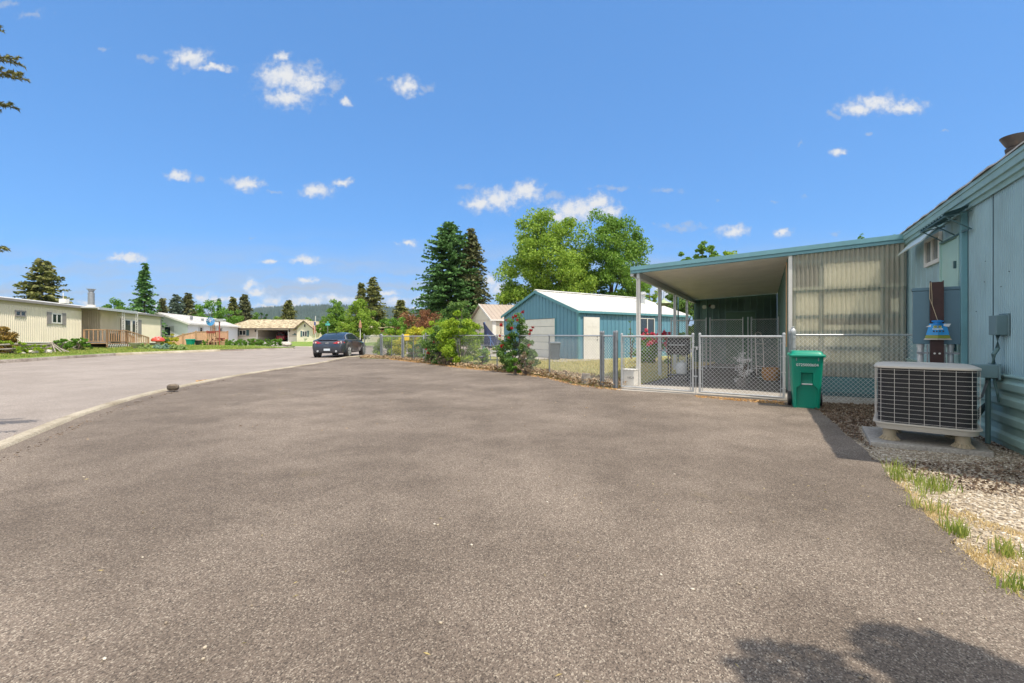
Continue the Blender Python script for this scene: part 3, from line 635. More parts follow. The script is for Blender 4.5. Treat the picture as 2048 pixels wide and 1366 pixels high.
# tufts of long grass inside the fence
q = scatter([(x + .1, y + .1) for x, y in [(3.2, 11.6), (2.4, 12.6), (1.2, 14.4), (-.5, 17), (-2, 19), (1.5, 22), (4.5, 21.5), (12, 26), (9, 20), (6.2, 15.6)]], 16000, g)
V, Q = blades(np.concatenate([q, np.full((len(q), 1), .05)], 1), .09, g, .7, .008); tag(npmesh('garden_grass', V, Q, LF['drygrass'], k=3), 'sunlit yellow green grass inside the chain link fence', 'grass', kind='stuff')
q = scatter([(-20.6, 41), (-24.3, 30), (-24.8, 27), (-23.6, 21), (-25, 20), (-30.5, 30), (-32, 40)], 14000, g); zz = hfar(q[:, 0], q[:, 1])
V, Q = blades(np.concatenate([q, zz[:, None]], 1), .07, g, .7, .02); tag(npmesh('lawn_grass', V, Q, LF['grass'], k=3), 'mown green grass in front of the cream home', 'grass', kind='stuff')
# forested hill far off
LF['hill'] = leafm('hill_forest', (.012, .03, .022), (.02, .045, .03), (.04, .07, .05), tr=.0, clump=.004)
def hill():
    prof = [(380, 640), (470, 628), (520, 620), (560, 617), (600, 616), (660, 613), (720, 616), (790, 618), (850, 624), (900, 630), (960, 640), (1060, 650), (1200, 655)]
    d = 2200; xs = np.linspace(300, 1300, 90); vs, fs = [], []
    t = NT('hill_ground'); hm = t.done(t.bsdf(t.ramp(t.noise(.02, 6, .7), [(.3, (.015, .035, .02)), (.55, (.03, .055, .03)), (.75, (.09, .10, .06))]), .95))
    rows = 14
    for i, px in enumerate(xs):
        top = PZ(np.interp(px, [p[0] for p in prof], [p[1] for p in prof]), d)
        for j in range(rows):
            f = j / (rows - 1); dd = d - 700 * (1 - f); vs.append((PX(px, d) , dd, -5 + (top + 5) * f ** .8 * (1 + .05 * math.sin(i * .7 + j)))) 
        vs.append((PX(px, d), d + 600, -5))
    k = rows + 1
    for i in range(len(xs) - 1):
        for j in range(k - 1): fs.append((i*k+j, (i+1)*k+j, (i+1)*k+j+1, i*k+j+1))
    structure(MB().add(vs, fs).build('hill', hm, smooth='all'))
    g = np.random.default_rng(9); n = 15000; px = g.uniform(360, 1150, n); f = g.uniform(.05, 1.0, n) ** .8
    top = (H + (HY - np.interp(px, [p[0] for p in prof], [p[1] for p in prof])) * d / F); z = -5 + (top + 5) * f ** .8; y = d - 700 * (1 - f); x = (px - CX) / F * d + g.normal(size=n) * 4
    hh = g.uniform(9, 20, n); w = hh * .28; V = np.empty((n, 5, 3)); an = g.uniform(0, 1.5, n)
    for q in range(4): V[:, q] = np.stack([x + w * np.cos(an + q * 1.571), y + w * np.sin(an + q * 1.571), z - 2], 1)
    V[:, 4] = np.stack([x, y, z + hh], 1); b = (np.arange(n) * 5)[:, None]
    tag(npmesh('hill_forest', V.reshape(-1, 3), np.concatenate([b + np.array([[i, (i+1) % 4, 4]]) for i in range(4)], 0), LF['hill'], k=3), 'dark blue green conifer forest covering the distant hill', 'forest', kind='stuff')
hill()
# ------------------------------------------------------------------ teal mobile home on the right
A = (5.33, 4.74); HU, HV = (.487, .873), (-.873, .487); HF = Fr(A, HU, HV)
home = T('mobile_home', 'teal ribbed metal mobile home with horizontal skirting on the right', 'mobile home', HF((-1.6, 0, 0)))
a0, a1, wd = -1.55, 15.5, -4.4
mb = MB(HF); mb.box(a0 + .03, a1, wd, -.035, .3, 3.0); mb.build('inner_wall', M['teal'], home)
mb = MB(HF); mb.ribs(a0, .70, 0, .74, 2.94, .048, .006, w=.4); mb.ribs(.735, 1.50, 0, .74, 2.94, .048, .006, w=.4); mb.ribs(1.50, 4.38, 0, .74, 2.94, .30, .006, w=.08); mb.ribs(4.5, a1, 0, .74, 2.94, .3, .006)
mb.ribs(wd, 0, a0, .74, 2.94, .1, .008, out=-1, axis='b', w=.5); mb.build('siding', M['teal'], home)
mb = MB(HF); mb.box(.70, .735, -.02, .002, .74, 2.94); mb.build('siding_seam', flat('dark_seam', (.02, .05, .06), .6), home)
sk = [(.02, 0)]; 
for z in (.05, .25, .45, .62): sk += [(.03, z), (.06, z + .03), (.06, z + .10), (.03, z + .13)]
sk += [(.03, .78), (.055, .79), (.055, .81), (-.02, .81), (-.02, 0)]
mb = MB(HF); mb.ext(sk, 'a', a0 - .04, 4.36); mb.ext([(a0 - p, z) for p, z in sk], 'b', wd, -.03); mb.build('skirting', M['tealskirt'], home, bevel=.004)
fp = [(.012, 2.90), (.03, 2.90), (.035, 2.955), (.06, 2.96), (.062, 3.02), (.085, 3.025), (.088, 3.10), (.10, 3.105), (.10, 3.155), (.012, 3.155)]
mb = MB(HF); mb.ext(fp, 'a', a0 - .09, a1); mb.ext([(a0 - p, z) for p, z in fp], 'b', wd, .01); mb.build('fascia', M['fascia'], home)
gr = random.Random(4); mb = MB(HF); n = 120
top = [(a0 - .13 + i * (a1 - a0 + .13) / n, .115 + gr.uniform(-.012, .014), 3.158) for i in range(n + 1)]
vs = top + [(x, y, 3.172 + gr.uniform(0, .012)) for x, y, z in top] + [(x, y - .3, 3.215) for x, y, z in top] + [(x, wd / 2, 3.34) for x, y, z in top] + [(x, wd - .1, 3.2) for x, y, z in top]
k = n + 1; fs = [(j*k+i, j*k+i+1, (j+1)*k+i+1, (j+1)*k+i) for j in range(4) for i in range(n)] + [(0, k, 2*k, 3*k, 4*k)[::-1], (n, k+n, 2*k+n, 3*k+n, 4*k+n)]
mb.add(vs, fs); mb.build('roof', paint('coated_roof', (.45, .44, .40), .7, var=.25, scale=9, dirt=.4, bs=.5), home)
# window, doors, awnings
mb = MB(HF)
for q in ((2.48, 3.25, 2.37, 2.43), (2.48, 3.25, 2.77, 2.83), (2.48, 2.54, 2.43, 2.77), (3.19, 3.25, 2.43, 2.77), (2.845, 2.885, 2.43, 2.77)): mb.box(q[0], q[1], .004, .045, q[2], q[3])
wn_ = mb.build('window', M['white'], home, bevel=.004); mb = MB(HF); mb.box(2.54, 3.19, .008, .018, 2.43, 2.77); mb.build('pane', M['glassl'], wn_)
mb = MB(HF); mb.box(1.72, 2.42, .006, .03, .80, 2.60); mb.box(1.78, 2.36, .03, .034, .86, 2.54); dr_ = mb.build('door', M['tealdoor'], home, bevel=.003)
mb = MB(HF); mb.box(1.79, 1.83, .034, .06, 2.18, 2.28); mb.box(1.79, 1.83, .034, .06, 1.02, 1.12); mb.build('hinge', M['tealdark'], dr_)
mb = MB(HF); mb.box(2.42, 2.47, .006, .045, .78, 2.66); mb.box(1.66, 1.72, .006, .05, .78, 2.66); mb.box(1.66, 2.47, .006, .05, 2.61, 2.66); mb.build('door_frame', M['tealdoor'], home, bevel=.003)
mb = MB(HF); mb.box(1.47, 1.535, .008, .075, .78, 2.9); mb.box(1.575, 1.61, .008, .05, .78, 2.9); mb.build('downpipe', M['tealtrim'], home, bevel=.006)
mb = MB(HF); mb.add([(2.45, .08, 2.90), (3.9, .08, 2.90), (3.9, .26, 2.70), (2.45, .26, 2.70), (2.45, .08, 2.885), (3.9, .08, 2.885), (3.9, .25, 2.685), (2.45, .25, 2.685)], [(0,1,2,3), (7,6,5,4), (0,4,5,1), (3,2,6,7), (0,3,7,4), (1,5,6,2)])
aw = mb.build('awning', paint('pale_awning', (.5, .58, .55), .4, var=.06), home)
mb = MB(HF); P = []; x = 1.25; up = True
while x < 2.35: P.append((x, .018 if up else 0)); P.append((x + .045, .018 if up else 0)); x += .062; up = not up
for (xa, oa), (xb, ob) in zip(P, P[1:]): mb.add([(xa, .05, 2.915 + oa), (xb, .05, 2.915 + ob), (xb, .30, 2.83 + ob), (xa, .30, 2.83 + oa), (xa, .05, 2.907 + oa), (xb, .05, 2.907 + ob), (xb, .30, 2.822 + ob), (xa, .30, 2.822 + oa)], [(0,1,2,3), (7,6,5,4), (3,2,6,7)])
mb.build('awning', M['tealdark'], home)
mb = MB(HF)
for t_ in (1.3, 1.8, 2.3): mb.bar((t_, .02, 2.62), (t_, .28, 2.81), .014); mb.bar((t_, .02, 2.86), (t_, .28, 2.81), .012)
mb.bar((1.26, .285, 2.81), (2.36, .285, 2.81), .016); mb.bar((1.26, .06, 2.62), (2.36, .06, 2.62), .02); mb.build('awning_bracket', M['tealdark'], home)
ch = HF((1.85, -.62, 0)); cx, cy = 6.66, 6.02
mb = MB(); mb.lathe((cx, cy), [(.07, 3.100), (.07, 3.430), (.115, 3.460), (.115, 3.490), (.075, 3.560), (.07, 3.620), (.095, 3.680), (.10, 3.720), (.08, 3.740), (.095, 3.760), (.145, 3.860), (.15, 3.875), (.13, 3.875), (.09, 3.810)], 22)
mb.build('roof_vent', paint('rusty_vent', (.055, .048, .046), .55, .3, var=.3, scale=8, dirt=.5, dirtc=(.3, .17, .1)), home, smooth=True)
mb = MB(HF)
for q in ((.30, 1.35), (.5, 1.2), (.95, 1.3), (.92, 1.55), (1.2, .95)): mb.cb((q[0], .008, q[1] + .6), (.008, .008, .008))
mb.build('screw', M['black'], home)
# electrical boxes on the wall
mb = MB(HF); mb.box(.30, .50, .008, .11, 1.25, 1.47); mb.box(.28, .52, .006, .02, 1.24, 1.49); db = mb.build('disconnect_box', paint('grey_box', (.12, .2, .22), .45, var=.1), home, bevel=.006)
mb = MB(HF); mb.box(.53, .66, .008, .05, 1.33, 1.40); mb.build('outlet_cover', M['tealdoor'], home, bevel=.01)
mb = MB(HF); mb.box(.30, .56, .09, .24, .77, .915); mb.box(.28, .58, .075, .095, .75, .93); mb.box(.36, .5, .05, .08, .78, .9); mb.build('junction_box', paint('grey_box_b', (.16, .26, .28), .45, var=.1), home, bevel=.006)
mb = MB(HF); mb.tube([(.42, .06, 1.26), (.42, .06, 1.10), (.40, .10, 1.03), (.40, .10, .92)], .022, 8); mb.tube([(.42, .14, .78), (.42, .14, .02)], .024, 10); mb.tube([(.34, .12, .78), (.36, .10, .70), (.33, .09, .60), (.36, .07, .5)], .012, 6)
mb.build('conduit', paint('conduit_grey', (.10, .19, .19), .5, var=.1), home, smooth=True)

# ------------------------------------------------------------------ carport and enclosed porch
zr = lambda b: 3.03 - .245 * b / 5.05
car = T('carport', 'long flat carport roof on slim white posts joined to the teal home', 'carport', HF((4.3, 5.1, 0)))
mb = MB(HF); x = 4.43; P = []
while x < 14.6: P += [(x, 0), (x + .10, 0), (x + .112, .028), (x + .125, 0)]; x += .15
P.append((14.7, 0)); n = len(P)
vs = [(t, -.02, zr(0) + o) for t, o in P] + [(t, 5.15, zr(5.15) + o) for t, o in P] + [(t, -.02, zr(0) + .07) for t, o in P] + [(t, 5.15, zr(5.15) + .07) for t, o in P]
fs = []
for i in range(n-1): fs += [(i, i+1, n+i+1, n+i), (2*n+i, 3*n+i, 3*n+i+1, 2*n+i+1)]
mb.add(vs, fs); mb.build('roof', M['soffit'], car)
mb = MB(HF); pr = lambda b: [(4.33, zr(b) - .035), (4.33, zr(b) + .02), (4.30, zr(b) + .035), (4.30, zr(b) + .125), (4.42, zr(b) + .125), (4.42, zr(b) - .035)]
A0, B0 = pr(.02), pr(5.22); mb.add([(p, .02, z) for p, z in A0] + [(p, 5.22, z) for p, z in B0], [tuple(range(6)), tuple(range(6, 12))[::-1]] + [(i, (i+1) % 6, 6+(i+1) % 6, 6+i) for i in range(6)])
mb.build('fascia', M['tealtrim'], car)
mb = MB(HF); mb.box(4.36, 14.75, 5.16, 5.23, zr(5.15) - .10, zr(5.15) + .12); mb.build('side_gutter', M['alum'], car); mb = MB(HF); mb.box(4.40, 14.6, 5.02, 5.09, zr(5.05) - .16, zr(5.05) - .002); mb.build('beam', M['alum'], car)
for q in (4.46, 7.02, 9.55, 12.3):
    mb = MB(HF); s_ = .045
    mb.box(q - s_, q + s_, 5.06 - s_, 5.06 - .018, .02, zr(5.05) - .16); mb.box(q - s_, q + s_, 5.06 + .018, 5.06 + s_, .02, zr(5.05) - .16); mb.box(q - .028, q + .028, 5.06 - .018, 5.06 + .018, .02, zr(5.05) - .16)
    mb.build('post', M['white'] if q < 5 else M['alum'], car, bevel=.004)
mb = MB(HF); mb.box(4.5, 14.5, 1.88, 1.93, .06, 2.9); mb.ribs(4.5, 14.5, 1.93, .06, 2.88, .24, .02, w=.15); mb.build('side_wall', M['shed'], car)
mb = MB(HF); mb.box(4.56, 4.60, 1.95, 1.975, 1.0, 2.8); mb.build('timber_post', paint('timber', (.45, .28, .15), .7), car)
slab = MB(HF); slab.box(3.30, 14.5, -.0, 5.3, -.03, .024); slab_o = slab.build('carport_slab', M['conc']); structure(slab_o); slab = MB(HF); slab.box(4.62, 14.5, .0, 5.2, .0, .028); structure(slab.build('carport_floor_shade', M['floor']))  # inner floor sheet coloured dark for the roof's shade; front strip stays plain concrete
# corrugated plastic wall of the porch
def plastic():
    t = NT('fibreglass_sheet'); f = t.noise(2.2, 5, .6, stretch=(1, 1, .3)); col = t.ramp(f, [(.3, (.86, .82, .68)), (.7, (.96, .93, .80))])
    p = t.bsdf(col, .25); tr = t.n('ShaderNodeBsdfTransparent'); tr.inputs[0].default_value = (.90, .92, .86, 1); tl = t.n('ShaderNodeBsdfTranslucent'); t.l(col, tl.inputs[0])
    m1 = t.n('ShaderNodeMixShader'); m1.inputs[0].default_value = .45; t.l(p.outputs[0], m1.inputs[1]); t.l(tl.outputs[0], m1.inputs[2])
    m2 = t.n('ShaderNodeMixShader'); m2.inputs[0].default_value = .50; t.l(m1.outputs[0], m2.inputs[1]); t.l(tr.outputs[0], m2.inputs[2]); return t.done(m2)
M['plastic'] = plastic()
porch = T('enclosed_porch', 'enclosed porch with translucent corrugated plastic wall between carport and teal home', 'porch', HF((4.4, .95, 0)))
def corr(b0_, b1_, z0_, z1_, a_, pitch=.0762, dep=.016):
    mb = MB(HF); n = int((b1_ - b0_) / pitch * 8); vs = []
    for i in range(n + 1):
        b = b0_ + (b1_ - b0_) * i / n; o = dep * math.cos(2 * math.pi * b / pitch); ztop = z1_(b) if callable(z1_) else z1_; vs += [(a_ - o, b, z0_), (a_ - o, b, ztop)]
    mb.add(vs, [(2*i, 2*i+2, 2*i+3, 2*i+1) for i in range(n)]); return mb.build('plastic_sheet', M['plastic'], porch, smooth='all')
corr(.03, 1.86, .42, 2.24, 4.40); corr(.03, 1.86, 2.17, lambda b: zr(b) - .02, 4.372)
mb = MB(HF)
for z, h_ in ((2.17, .09), (1.62, .07), (1.30, .07), (.98, .08), (.56, .09), (2.76, .07)): mb.box(4.415, 4.46, .03, 1.86, z - h_ / 2, z + h_ / 2)
mb.build('girt', M['tealdark'], porch)
mb = MB(HF)
for b in (.03, .33, 1.32, 1.80): mb.box(4.46, 4.55, b, b + .07, .1, zr(b) - .03)
mb.build('stud', M['tealdark'], porch)
mb = MB(HF)
for z in (2.17, 1.62, .98, .56):
    k = .07
    while k < 1.86: mb.cb((4.378, k, z), (.012, .014, .014)); k += .0762 * 2
mb.build('screw', M['galv'], porch)
mb = MB(HF); mb.box(4.36, 4.46, 1.865, 1.935, .03, zr(1.9) - .03); mb.build('post', M['white'], porch, bevel=.004)
mb = MB(HF)
for z0_, z1_ in ((.10, .17), (.172, .25), (.252, .33), (.332, .41)): mb.box(4.39, 4.42, .03, 1.86, z0_, z1_)
mb.build('skirt_board', paint('skirt_teal', (.07, .19, .21), .5, var=.1, dirt=.2), porch, bevel=.003)
mb = MB(HF); mb.box(4.38, 4.9, .03, 1.86, .03, .098); mb.build('sill', M['tealdark'], porch)
mb = MB(HF); mb.box(4.47, 4.50, .40, 1.31, 2.23, 2.70); mb.box(4.47, 4.50, .40, 1.31, 1.67, 2.11); mb.box(4.47, 4.50, .40, 1.31, 1.35, 1.45); mb.box(4.47, 4.50, .40, 1.31, .70, 1.22); mb.box(4.47, 4.50, 1.40, 1.80, .45, 2.14); mb.box(4.47, 4.50, .12, .24, 1.7, 1.95); mb.build('inner_panel', paint('pale_panel', (.82, .74, .6), .6, var=.1), porch)
mb = MB(HF); mb.box(5.5, 5.55, .05, 1.85, .1, 2.8); mb.build('back_wall', paint('porch_back', (.30, .27, .19), .7, var=.2), porch)

# green shed closing the carport
shed = T('carport_shed', 'dark green ribbed metal shed closing the far end of the carport', 'shed', HF((14.5, 3.4, 0)))
mb = MB(HF); mb.box(14.55, 18.5, 1.95, 5.1, .03, 2.72); mb.ribs(1.95, 5.1, 14.55, .03, lambda b: zr(b) - .01, .24, .02, out=-1, axis='b', w=.16); mb.build('wall', M['shed'], shed)
mb = MB(HF); mb.box(14.50, 14.535, 2.74, 3.82, .05, 2.2); mb.build('door', paint('green_door', (.075, .16, .10), .45, var=.05), shed)
mb = MB(HF); mb.box(14.49, 14.53, 2.69, 2.735, .05, 2.27); mb.box(14.49, 14.53, 3.825, 3.87, .05, 2.27); mb.box(14.49, 14.53, 2.735, 3.825, 2.205, 2.27); mb.build('door_frame', M['shed'], shed)
fl = T('flood_light', 'twin flood light fixed high on the green shed wall', 'light', HF((14.5, 4.44, 2.45)))
mb = MB(HF); mb.cb((14.45, 4.44, 2.5), (.12, .1, .12)); mb.build('mount', M['black'], fl, bevel=.01)
for s_ in (-1, 1):
    mb = MB(HF); c_ = HF((14.34, 4.44 + s_ * .17, 2.5)); mb = MB(); p0 = Vector(c_); p1 = p0 + Vector((-.10, -.12, -.06)); mb.tube([tuple(p0), tuple(p0 + (p1-p0) * .4), tuple(p1)], [.03, .055, .09], 12); mb.build('lamp_head', M['galvl'], fl, smooth=True)

# ------------------------------------------------------------------ chain link
def mesh_panel(p0, p1, z0, z1, pitch=.078, r=.0027):
    p0, p1 = Vector((p0[0], p0[1], 0)), Vector((p1[0], p1[1], 0)); L = (p1 - p0).length; u = (p1 - p0) / L; nrm = Vector((-u.y, u.x, 0)); h = z1 - z0; mb = MB()
    k = -h
    while k < L:
        for s_ in (1, -1):
            a_, b_ = (max(k, 0), min(k + h, L))
            if b_ - a_ < .01: continue
            if s_ == 1: za, zb = z0 + (a_ - k), z0 + (b_ - k)
            else: za, zb = z1 - (a_ - k), z1 - (b_ - k)
            q0 = p0 + u * a_ + nrm * .0025 * s_; q1 = p0 + u * b_ + nrm * .0025 * s_
            mb.tube([(q0.x, q0.y, za), (q1.x, q1.y, zb)], r, 4, cap=False)
        k += pitch
    # knuckled ends above the rail
    return mb
def post(p, h, r=.025, z0=0.0, name='post', m='galv', par=None, cap=True, base=.02):
    mb = MB(); mb.cyl(p, r, base, z0 + h, 14); mb.lathe(p, [(r * 1.15, z0 + h), (r * 1.2, z0 + h + .025), (r * .9, z0 + h + .05), (r * .3, z0 + h + .06)], 14); return mb.build(name, M[m], par, smooth=True)
def rail(p0, p1, z, r=.018, name='rail', m='galvl', par=None, z2=None):
    mb = MB(); mb.tube([(p0[0], p0[1], z), (p1[0], p1[1], z if z2 is None else z2)], r, 10); return mb.build(name, M[m], par, smooth=True)
def fence(name, label, pts, h, z0=.03, group=None, ground=None, r=.003, railr=.017, posts=True, pm='galv', ps=.028, wire='wire'):
    t = T(name, label, 'fence', pts[0], group=group)
    mbs = MB()
    for i in range(len(pts) - 1):
        q = mesh_panel(pts[i], pts[i+1], z0, h + .015, r=r); n = len(mbs.v); mbs.v += q.v; mbs.f += [tuple(k + n for k in f) for f in q.f]
    mbs.build('chain_link', M[wire], t)
    for i in range(len(pts) - 1): rail(pts[i], pts[i+1], h - .01, railr, 'top_rail', 'galvl', t)
    if posts:
        for i, p in enumerate(pts): post(p, h + (.05 if i in (0, len(pts)-1) else -.02), ps if i in (0, len(pts)-1) else .022, 0, 'post', pm, t)
    return t
fence('chain_link_fence', 'long chain link fence running beside the driveway in front of the garden', [(-3.98, 21.0), (-2.22, 18.55), (-.53, 16.3), (1.13, 13.75), (2.14, 10.95)], 1.24, .07, r=.0024, wire='wired')
fence('chain_link_fence', 'narrow chain link infill beside the white carport corner post', [(2.18, 10.86), (2.37, 10.55)], 1.24, .03)
f3 = fence('chain_link_fence', 'chain link fence between the green bin and the teal home', [(5.31, 8.60), (7.14, 8.10)], 1.26, .04, posts=False)
mb = MB(); p_ = (5.31, 8.60); mb.cyl(p_, .045, .02, 1.30, 16); mb.lathe(p_, [(.052, 1.26), (.055, 1.30), (.055, 1.33), (.04, 1.36), (.03, 1.37), (.03, 1.40), (.012, 1.41)], 16); mb.cyl(p_, .052, 1.0, 1.03, 16); mb.cyl(p_, .052, .5, .53, 16); mb.cyl(p_, .052, 1.18, 1.21, 16); mb.build('post', M['galvl'], f3, smooth=True)
def gate(name, label, p0, p1, h=1.23, hinge=0, r=.003, group='chain link driveway gates'):
    t = T(name, label, 'gate', p0, group=group)
    P0, P1 = Vector((p0[0], p0[1], 0)), Vector((p1[0], p1[1], 0)); u = (P1 - P0).normalized(); a_, b_ = P0 + u * .05, P1 - u * .05
    mb = MB()
    for q in (P0, P1): mb.cyl((q.x, q.y), .024, .07, h + .03, 12); mb.lathe((q.x, q.y), [(.028, h + .02), (.03, h + .04), (.02, h + .06), (.008, h + .065)], 12)
    mb.tube([(P0.x, P0.y, h - .01), (P1.x, P1.y, h - .01)], .023, 12); mb.tube([(P0.x, P0.y, .085), (P1.x, P1.y, .085)], .017, 12); mb.build('gate_frame', M['galvl'], t, smooth=True)
    mesh_panel((a_.x, a_.y), (b_.x, b_.y), .10, h - .03, r=r).build('chain_link', M['wired' if 'far' in name else 'wire'], t)
    mb = MB()
    for q in (a_, b_): mb.bar((q.x, q.y, .1), (q.x, q.y, h - .04), .012)
    for z in (.25, .55, .85, 1.1):
        for q, q2 in ((P0, a_), (P1, b_)): k = MB(); k.bar((q.x, q.y, z), (q2.x, q2.y, z), .014); k.cyl((q.x, q.y), .03, z - .012, z + .012, 10); k.build('tension_band', M['galvl'], t)
    mb.build('tension_bar', M['galvl'], t); return t
LG0, LG1, RG0, RG1 = (2.50, 10.36), (3.75, 9.43), (3.86, 9.35), (5.08, 8.50)
gate('chain_link_gate', 'left leaf of the chain link driveway gate, nearest the white carport post', LG0, LG1)
gate('chain_link_gate', 'right leaf of the chain link driveway gate, beside the green bin', RG0, RG1)
def lone_post(p, h, label, r=.03): mb = MB(); mb.cyl(p, r, .0, h, 16); mb.lathe(p, [(r * 1.12, h - .01), (r * 1.15, h + .02), (r * .8, h + .05), (.01, h + .055)], 16); mb.cyl(p, r * 1.12, .35, .375, 16); mb.cyl(p, r * 1.12, h - .2, h - .175, 16); mb.cyl(p, r * 1.12, .72, .74, 16); o = mb.build('gate_post', M['galv'], smooth=True); return tag(o, label, 'post', 'steel gate posts')
lone_post((2.40, 10.45), 1.30, 'grey steel gate post left of the left driveway gate leaf', .036); lone_post((5.19, 8.50), 1.27, 'steel hinge post between the right gate leaf and the green bin', .026)
# latch between the leaves
mb = MB(); mb.bar((3.75, 9.42, 1.0), (3.88, 9.33, 1.0), .02); mb.cb((3.80, 9.37, .98), (.03, .03, .07)); mb.bar((3.74, 9.42, .40), (3.82, 9.37, .40), .025); mb.bar((3.79, 9.38, .03), (3.79, 9.38, .95), .012); tag(mb.build('gate_latch', M['galvl']), 'metal drop rod latch joining the two driveway gate leaves', 'latch')
# far double gate and corner fence
FG = [(-7.05, 24.6), (-5.72, 23.7), (-5.6, 23.6), (-4.12, 21.2)]
for nm, lb, a_, b_, mid in (('far_gate', 'far chain link gate leaf left of the yellow sign', (-7.0, 24.55), (-5.55, 22.95), 0), ('far_gate', 'far chain link gate leaf just right of the yellow sign', (-5.43, 22.8), (-4.1, 21.15), 0)):
    t_ = gate(nm, lb, a_, b_, 1.2, r=.0022, group='chain link gates at the far end of the garden'); mx_, my_ = (a_[0] + b_[0]) / 2, (a_[1] + b_[1]) / 2; post((mx_, my_), 1.15, .018, 0, 'middle_bar', 'galv', t_)
for p_, lb in (((-7.08, 24.65), 'thick steel post at the left end of the far gate'), ((-5.49, 22.87), 'steel post between the two far gate leaves')): lone_post(p_, 1.25, lb, .05)
fence('chain_link_fence', 'short chain link fence by the front wheel of the dark coupe', [(-8.55, 26.3), (-7.15, 24.75)], 1.2, .05, wire='wired')
fence('chain_link_fence', 'chain link fence along the cross street behind the garden shrubs', [(-8.55, 26.35), (-5.9, 27.1), (-3.2, 27.8)], 1.2, .06, wire='wired')
# kennel fence inside the carport
kn = T('kennel_fence', 'tall bright chain link kennel fence standing inside the carport', 'fence', HF((11, 3.5, 0)))
ms_ = MB()
for b0_, b1_ in ((5.43, 4.24), (4.07, 3.02), (2.78, 1.97)):
    q0, q1 = HF((11, b0_, 0)), HF((11, b1_, 0)); q = mesh_panel(q0, q1, .08, 1.80, r=.003); n = len(ms_.v); ms_.v += q.v; ms_.f += [tuple(k + n for k in f) for f in q.f]
    rail(q0, q1, 1.79, .018, 'top_rail', 'galvl', kn); rail(q0, q1, .1, .016, 'bottom_rail', 'galvl', kn)
ms_.build('chain_link', M['wire'], kn)
for b in (5.43, 4.22, 4.09, 3.04, 2.88, 2.78, 1.97): post(HF((11, b, 0)), 1.82, .022, 0, 'post', 'galvl', kn)

# ------------------------------------------------------------------ green wheeled bin
bin_ = T('wheeled_bin', 'green wheeled bin with white numbers standing by the gate', 'bin', (5.03, 7.80, .02), R(-27))
GB = paint('green_plastic', (.0, .24, .155), .38, var=.05, dirt=.05, scale=2, bs=.03)
def lid_pl(w, d, z, r, n=5, y0=0):
    out = []
    for cx_, cy_, s0 in ((w/2-r, d/2-r, 0), (-w/2+r, d/2-r, 90), (-w/2+r, -d/2+r, 180), (w/2-r, -d/2+r, 270)):
        for k in range(n + 1): a_ = R(s0 + 90 * k / n); out.append((cx_ + r * math.cos(a_), cy_ + r * math.sin(a_) + y0, z))
    return out
def loft(mb, rings, cap0=True, cap1=True):
    n = len(rings[0]); vs = [p for r_ in rings for p in r_]
    fs = [(i*n+k, i*n+(k+1) % n, (i+1)*n+(k+1) % n, (i+1)*n+k) for i in range(len(rings)-1) for k in range(n)]
    if cap0: fs.append(tuple(range(n))[::-1])
    if cap1: fs.append(tuple((len(rings)-1)*n+k for k in range(n)))
    return mb.add(vs, fs)
BFr = Fr((5.03, 7.80, .02), (math.cos(R(-27)), math.sin(R(-27))), (-math.sin(R(-27)), math.cos(R(-27))))
# body: flat front modelled as a grid with the recessed lifting pocket
mb = MB(BFr)
def ring(z, w, d, yo):
    r_ = .035; pts = []
    fy = yo - d / 2; inn = 0.0; hw = .0
    rec = max(0, min(1, (.60 - z) / .03)) if z > .3 else 1
    if z <= .60:
        if z >= .40: hw, inn = .075, .07
        else: hw, inn = .075 + .065 * min(1, (.40 - z) / .06), .055 - .02 * min(1, (.40 - z) / .4)
    xs_ = [-w/2 + r_, -hw - .012 if hw else -.09, -hw if hw else -.08, hw if hw else .08, hw + .012 if hw else .09, w/2 - r_]
    ys_ = [fy, fy, fy + inn, fy + inn, fy, fy]
    pts += [(x, y, z) for x, y in zip(xs_, ys_)]
    for cx_, cy_, s0 in ((w/2-r_, fy+r_, 270), (w/2-r_, yo+d/2-r_, 0), (-w/2+r_, yo+d/2-r_, 90), (-w/2+r_, fy+r_, 180)):
        for k in range(1 if s0 == 270 else 0, 5 if s0 != 180 else 4): a_ = R(s0 + 90 * k / 4); pts.append((cx_ + r_ * math.cos(a_), cy_ + r_ * math.sin(a_), z))
    return pts
rings = [ring(z, .375 + .085 * z / .88, .38 + .12 * z / .88, -.0 - .02 * z) for z in (0.0, .02, .10, .2, .33, .345, .395, .42, .5, .58, .601, .63, .75, .88)]
loft(mb, rings); mb.build('body', GB, bin_, smooth=True)
mb = MB(BFr); loft(mb, [lid_pl(.50, .56, .86, .05, y0=-.02), lid_pl(.515, .575, .87, .05, y0=-.02), lid_pl(.515, .575, .895, .05, y0=-.02), lid_pl(.50, .56, .905, .05, y0=-.02), lid_pl(.46, .50, .912, .06, y0=-.02), lid_pl(.43, .46, .95, .07, y0=-.02), lid_pl(.38, .41, .962, .07, y0=-.02)]); mb.build('lid', GB, bin_, smooth=True)
mb = MB(BFr); mb.tube([(-.24, .28, .90), (.24, .28, .90)], .018, 8); mb.box(-.22, -.18, .22, .28, .86, .90); mb.box(.18, .22, .22, .28, .86, .90); mb.build('handle', GB, bin_, smooth=True)
mb = MB(BFr); mb.tube([(-.075, -.225, .405), (.075, -.225, .405)], .012, 8)
for x in (-.16, .15): mb.box(x, x + .012, -.265, -.245, .80, .862)
mb.build('lifting_bar', M['galv'], bin_)
for s_ in (-1, 1):
    mb = MB(BFr); mb.tube([(s_ * .195, .15, .12), (s_ * .25, .15, .12)], .12, 24); w_ = mb.build('wheel', M['black'], bin_, smooth=True, bevel=.008)
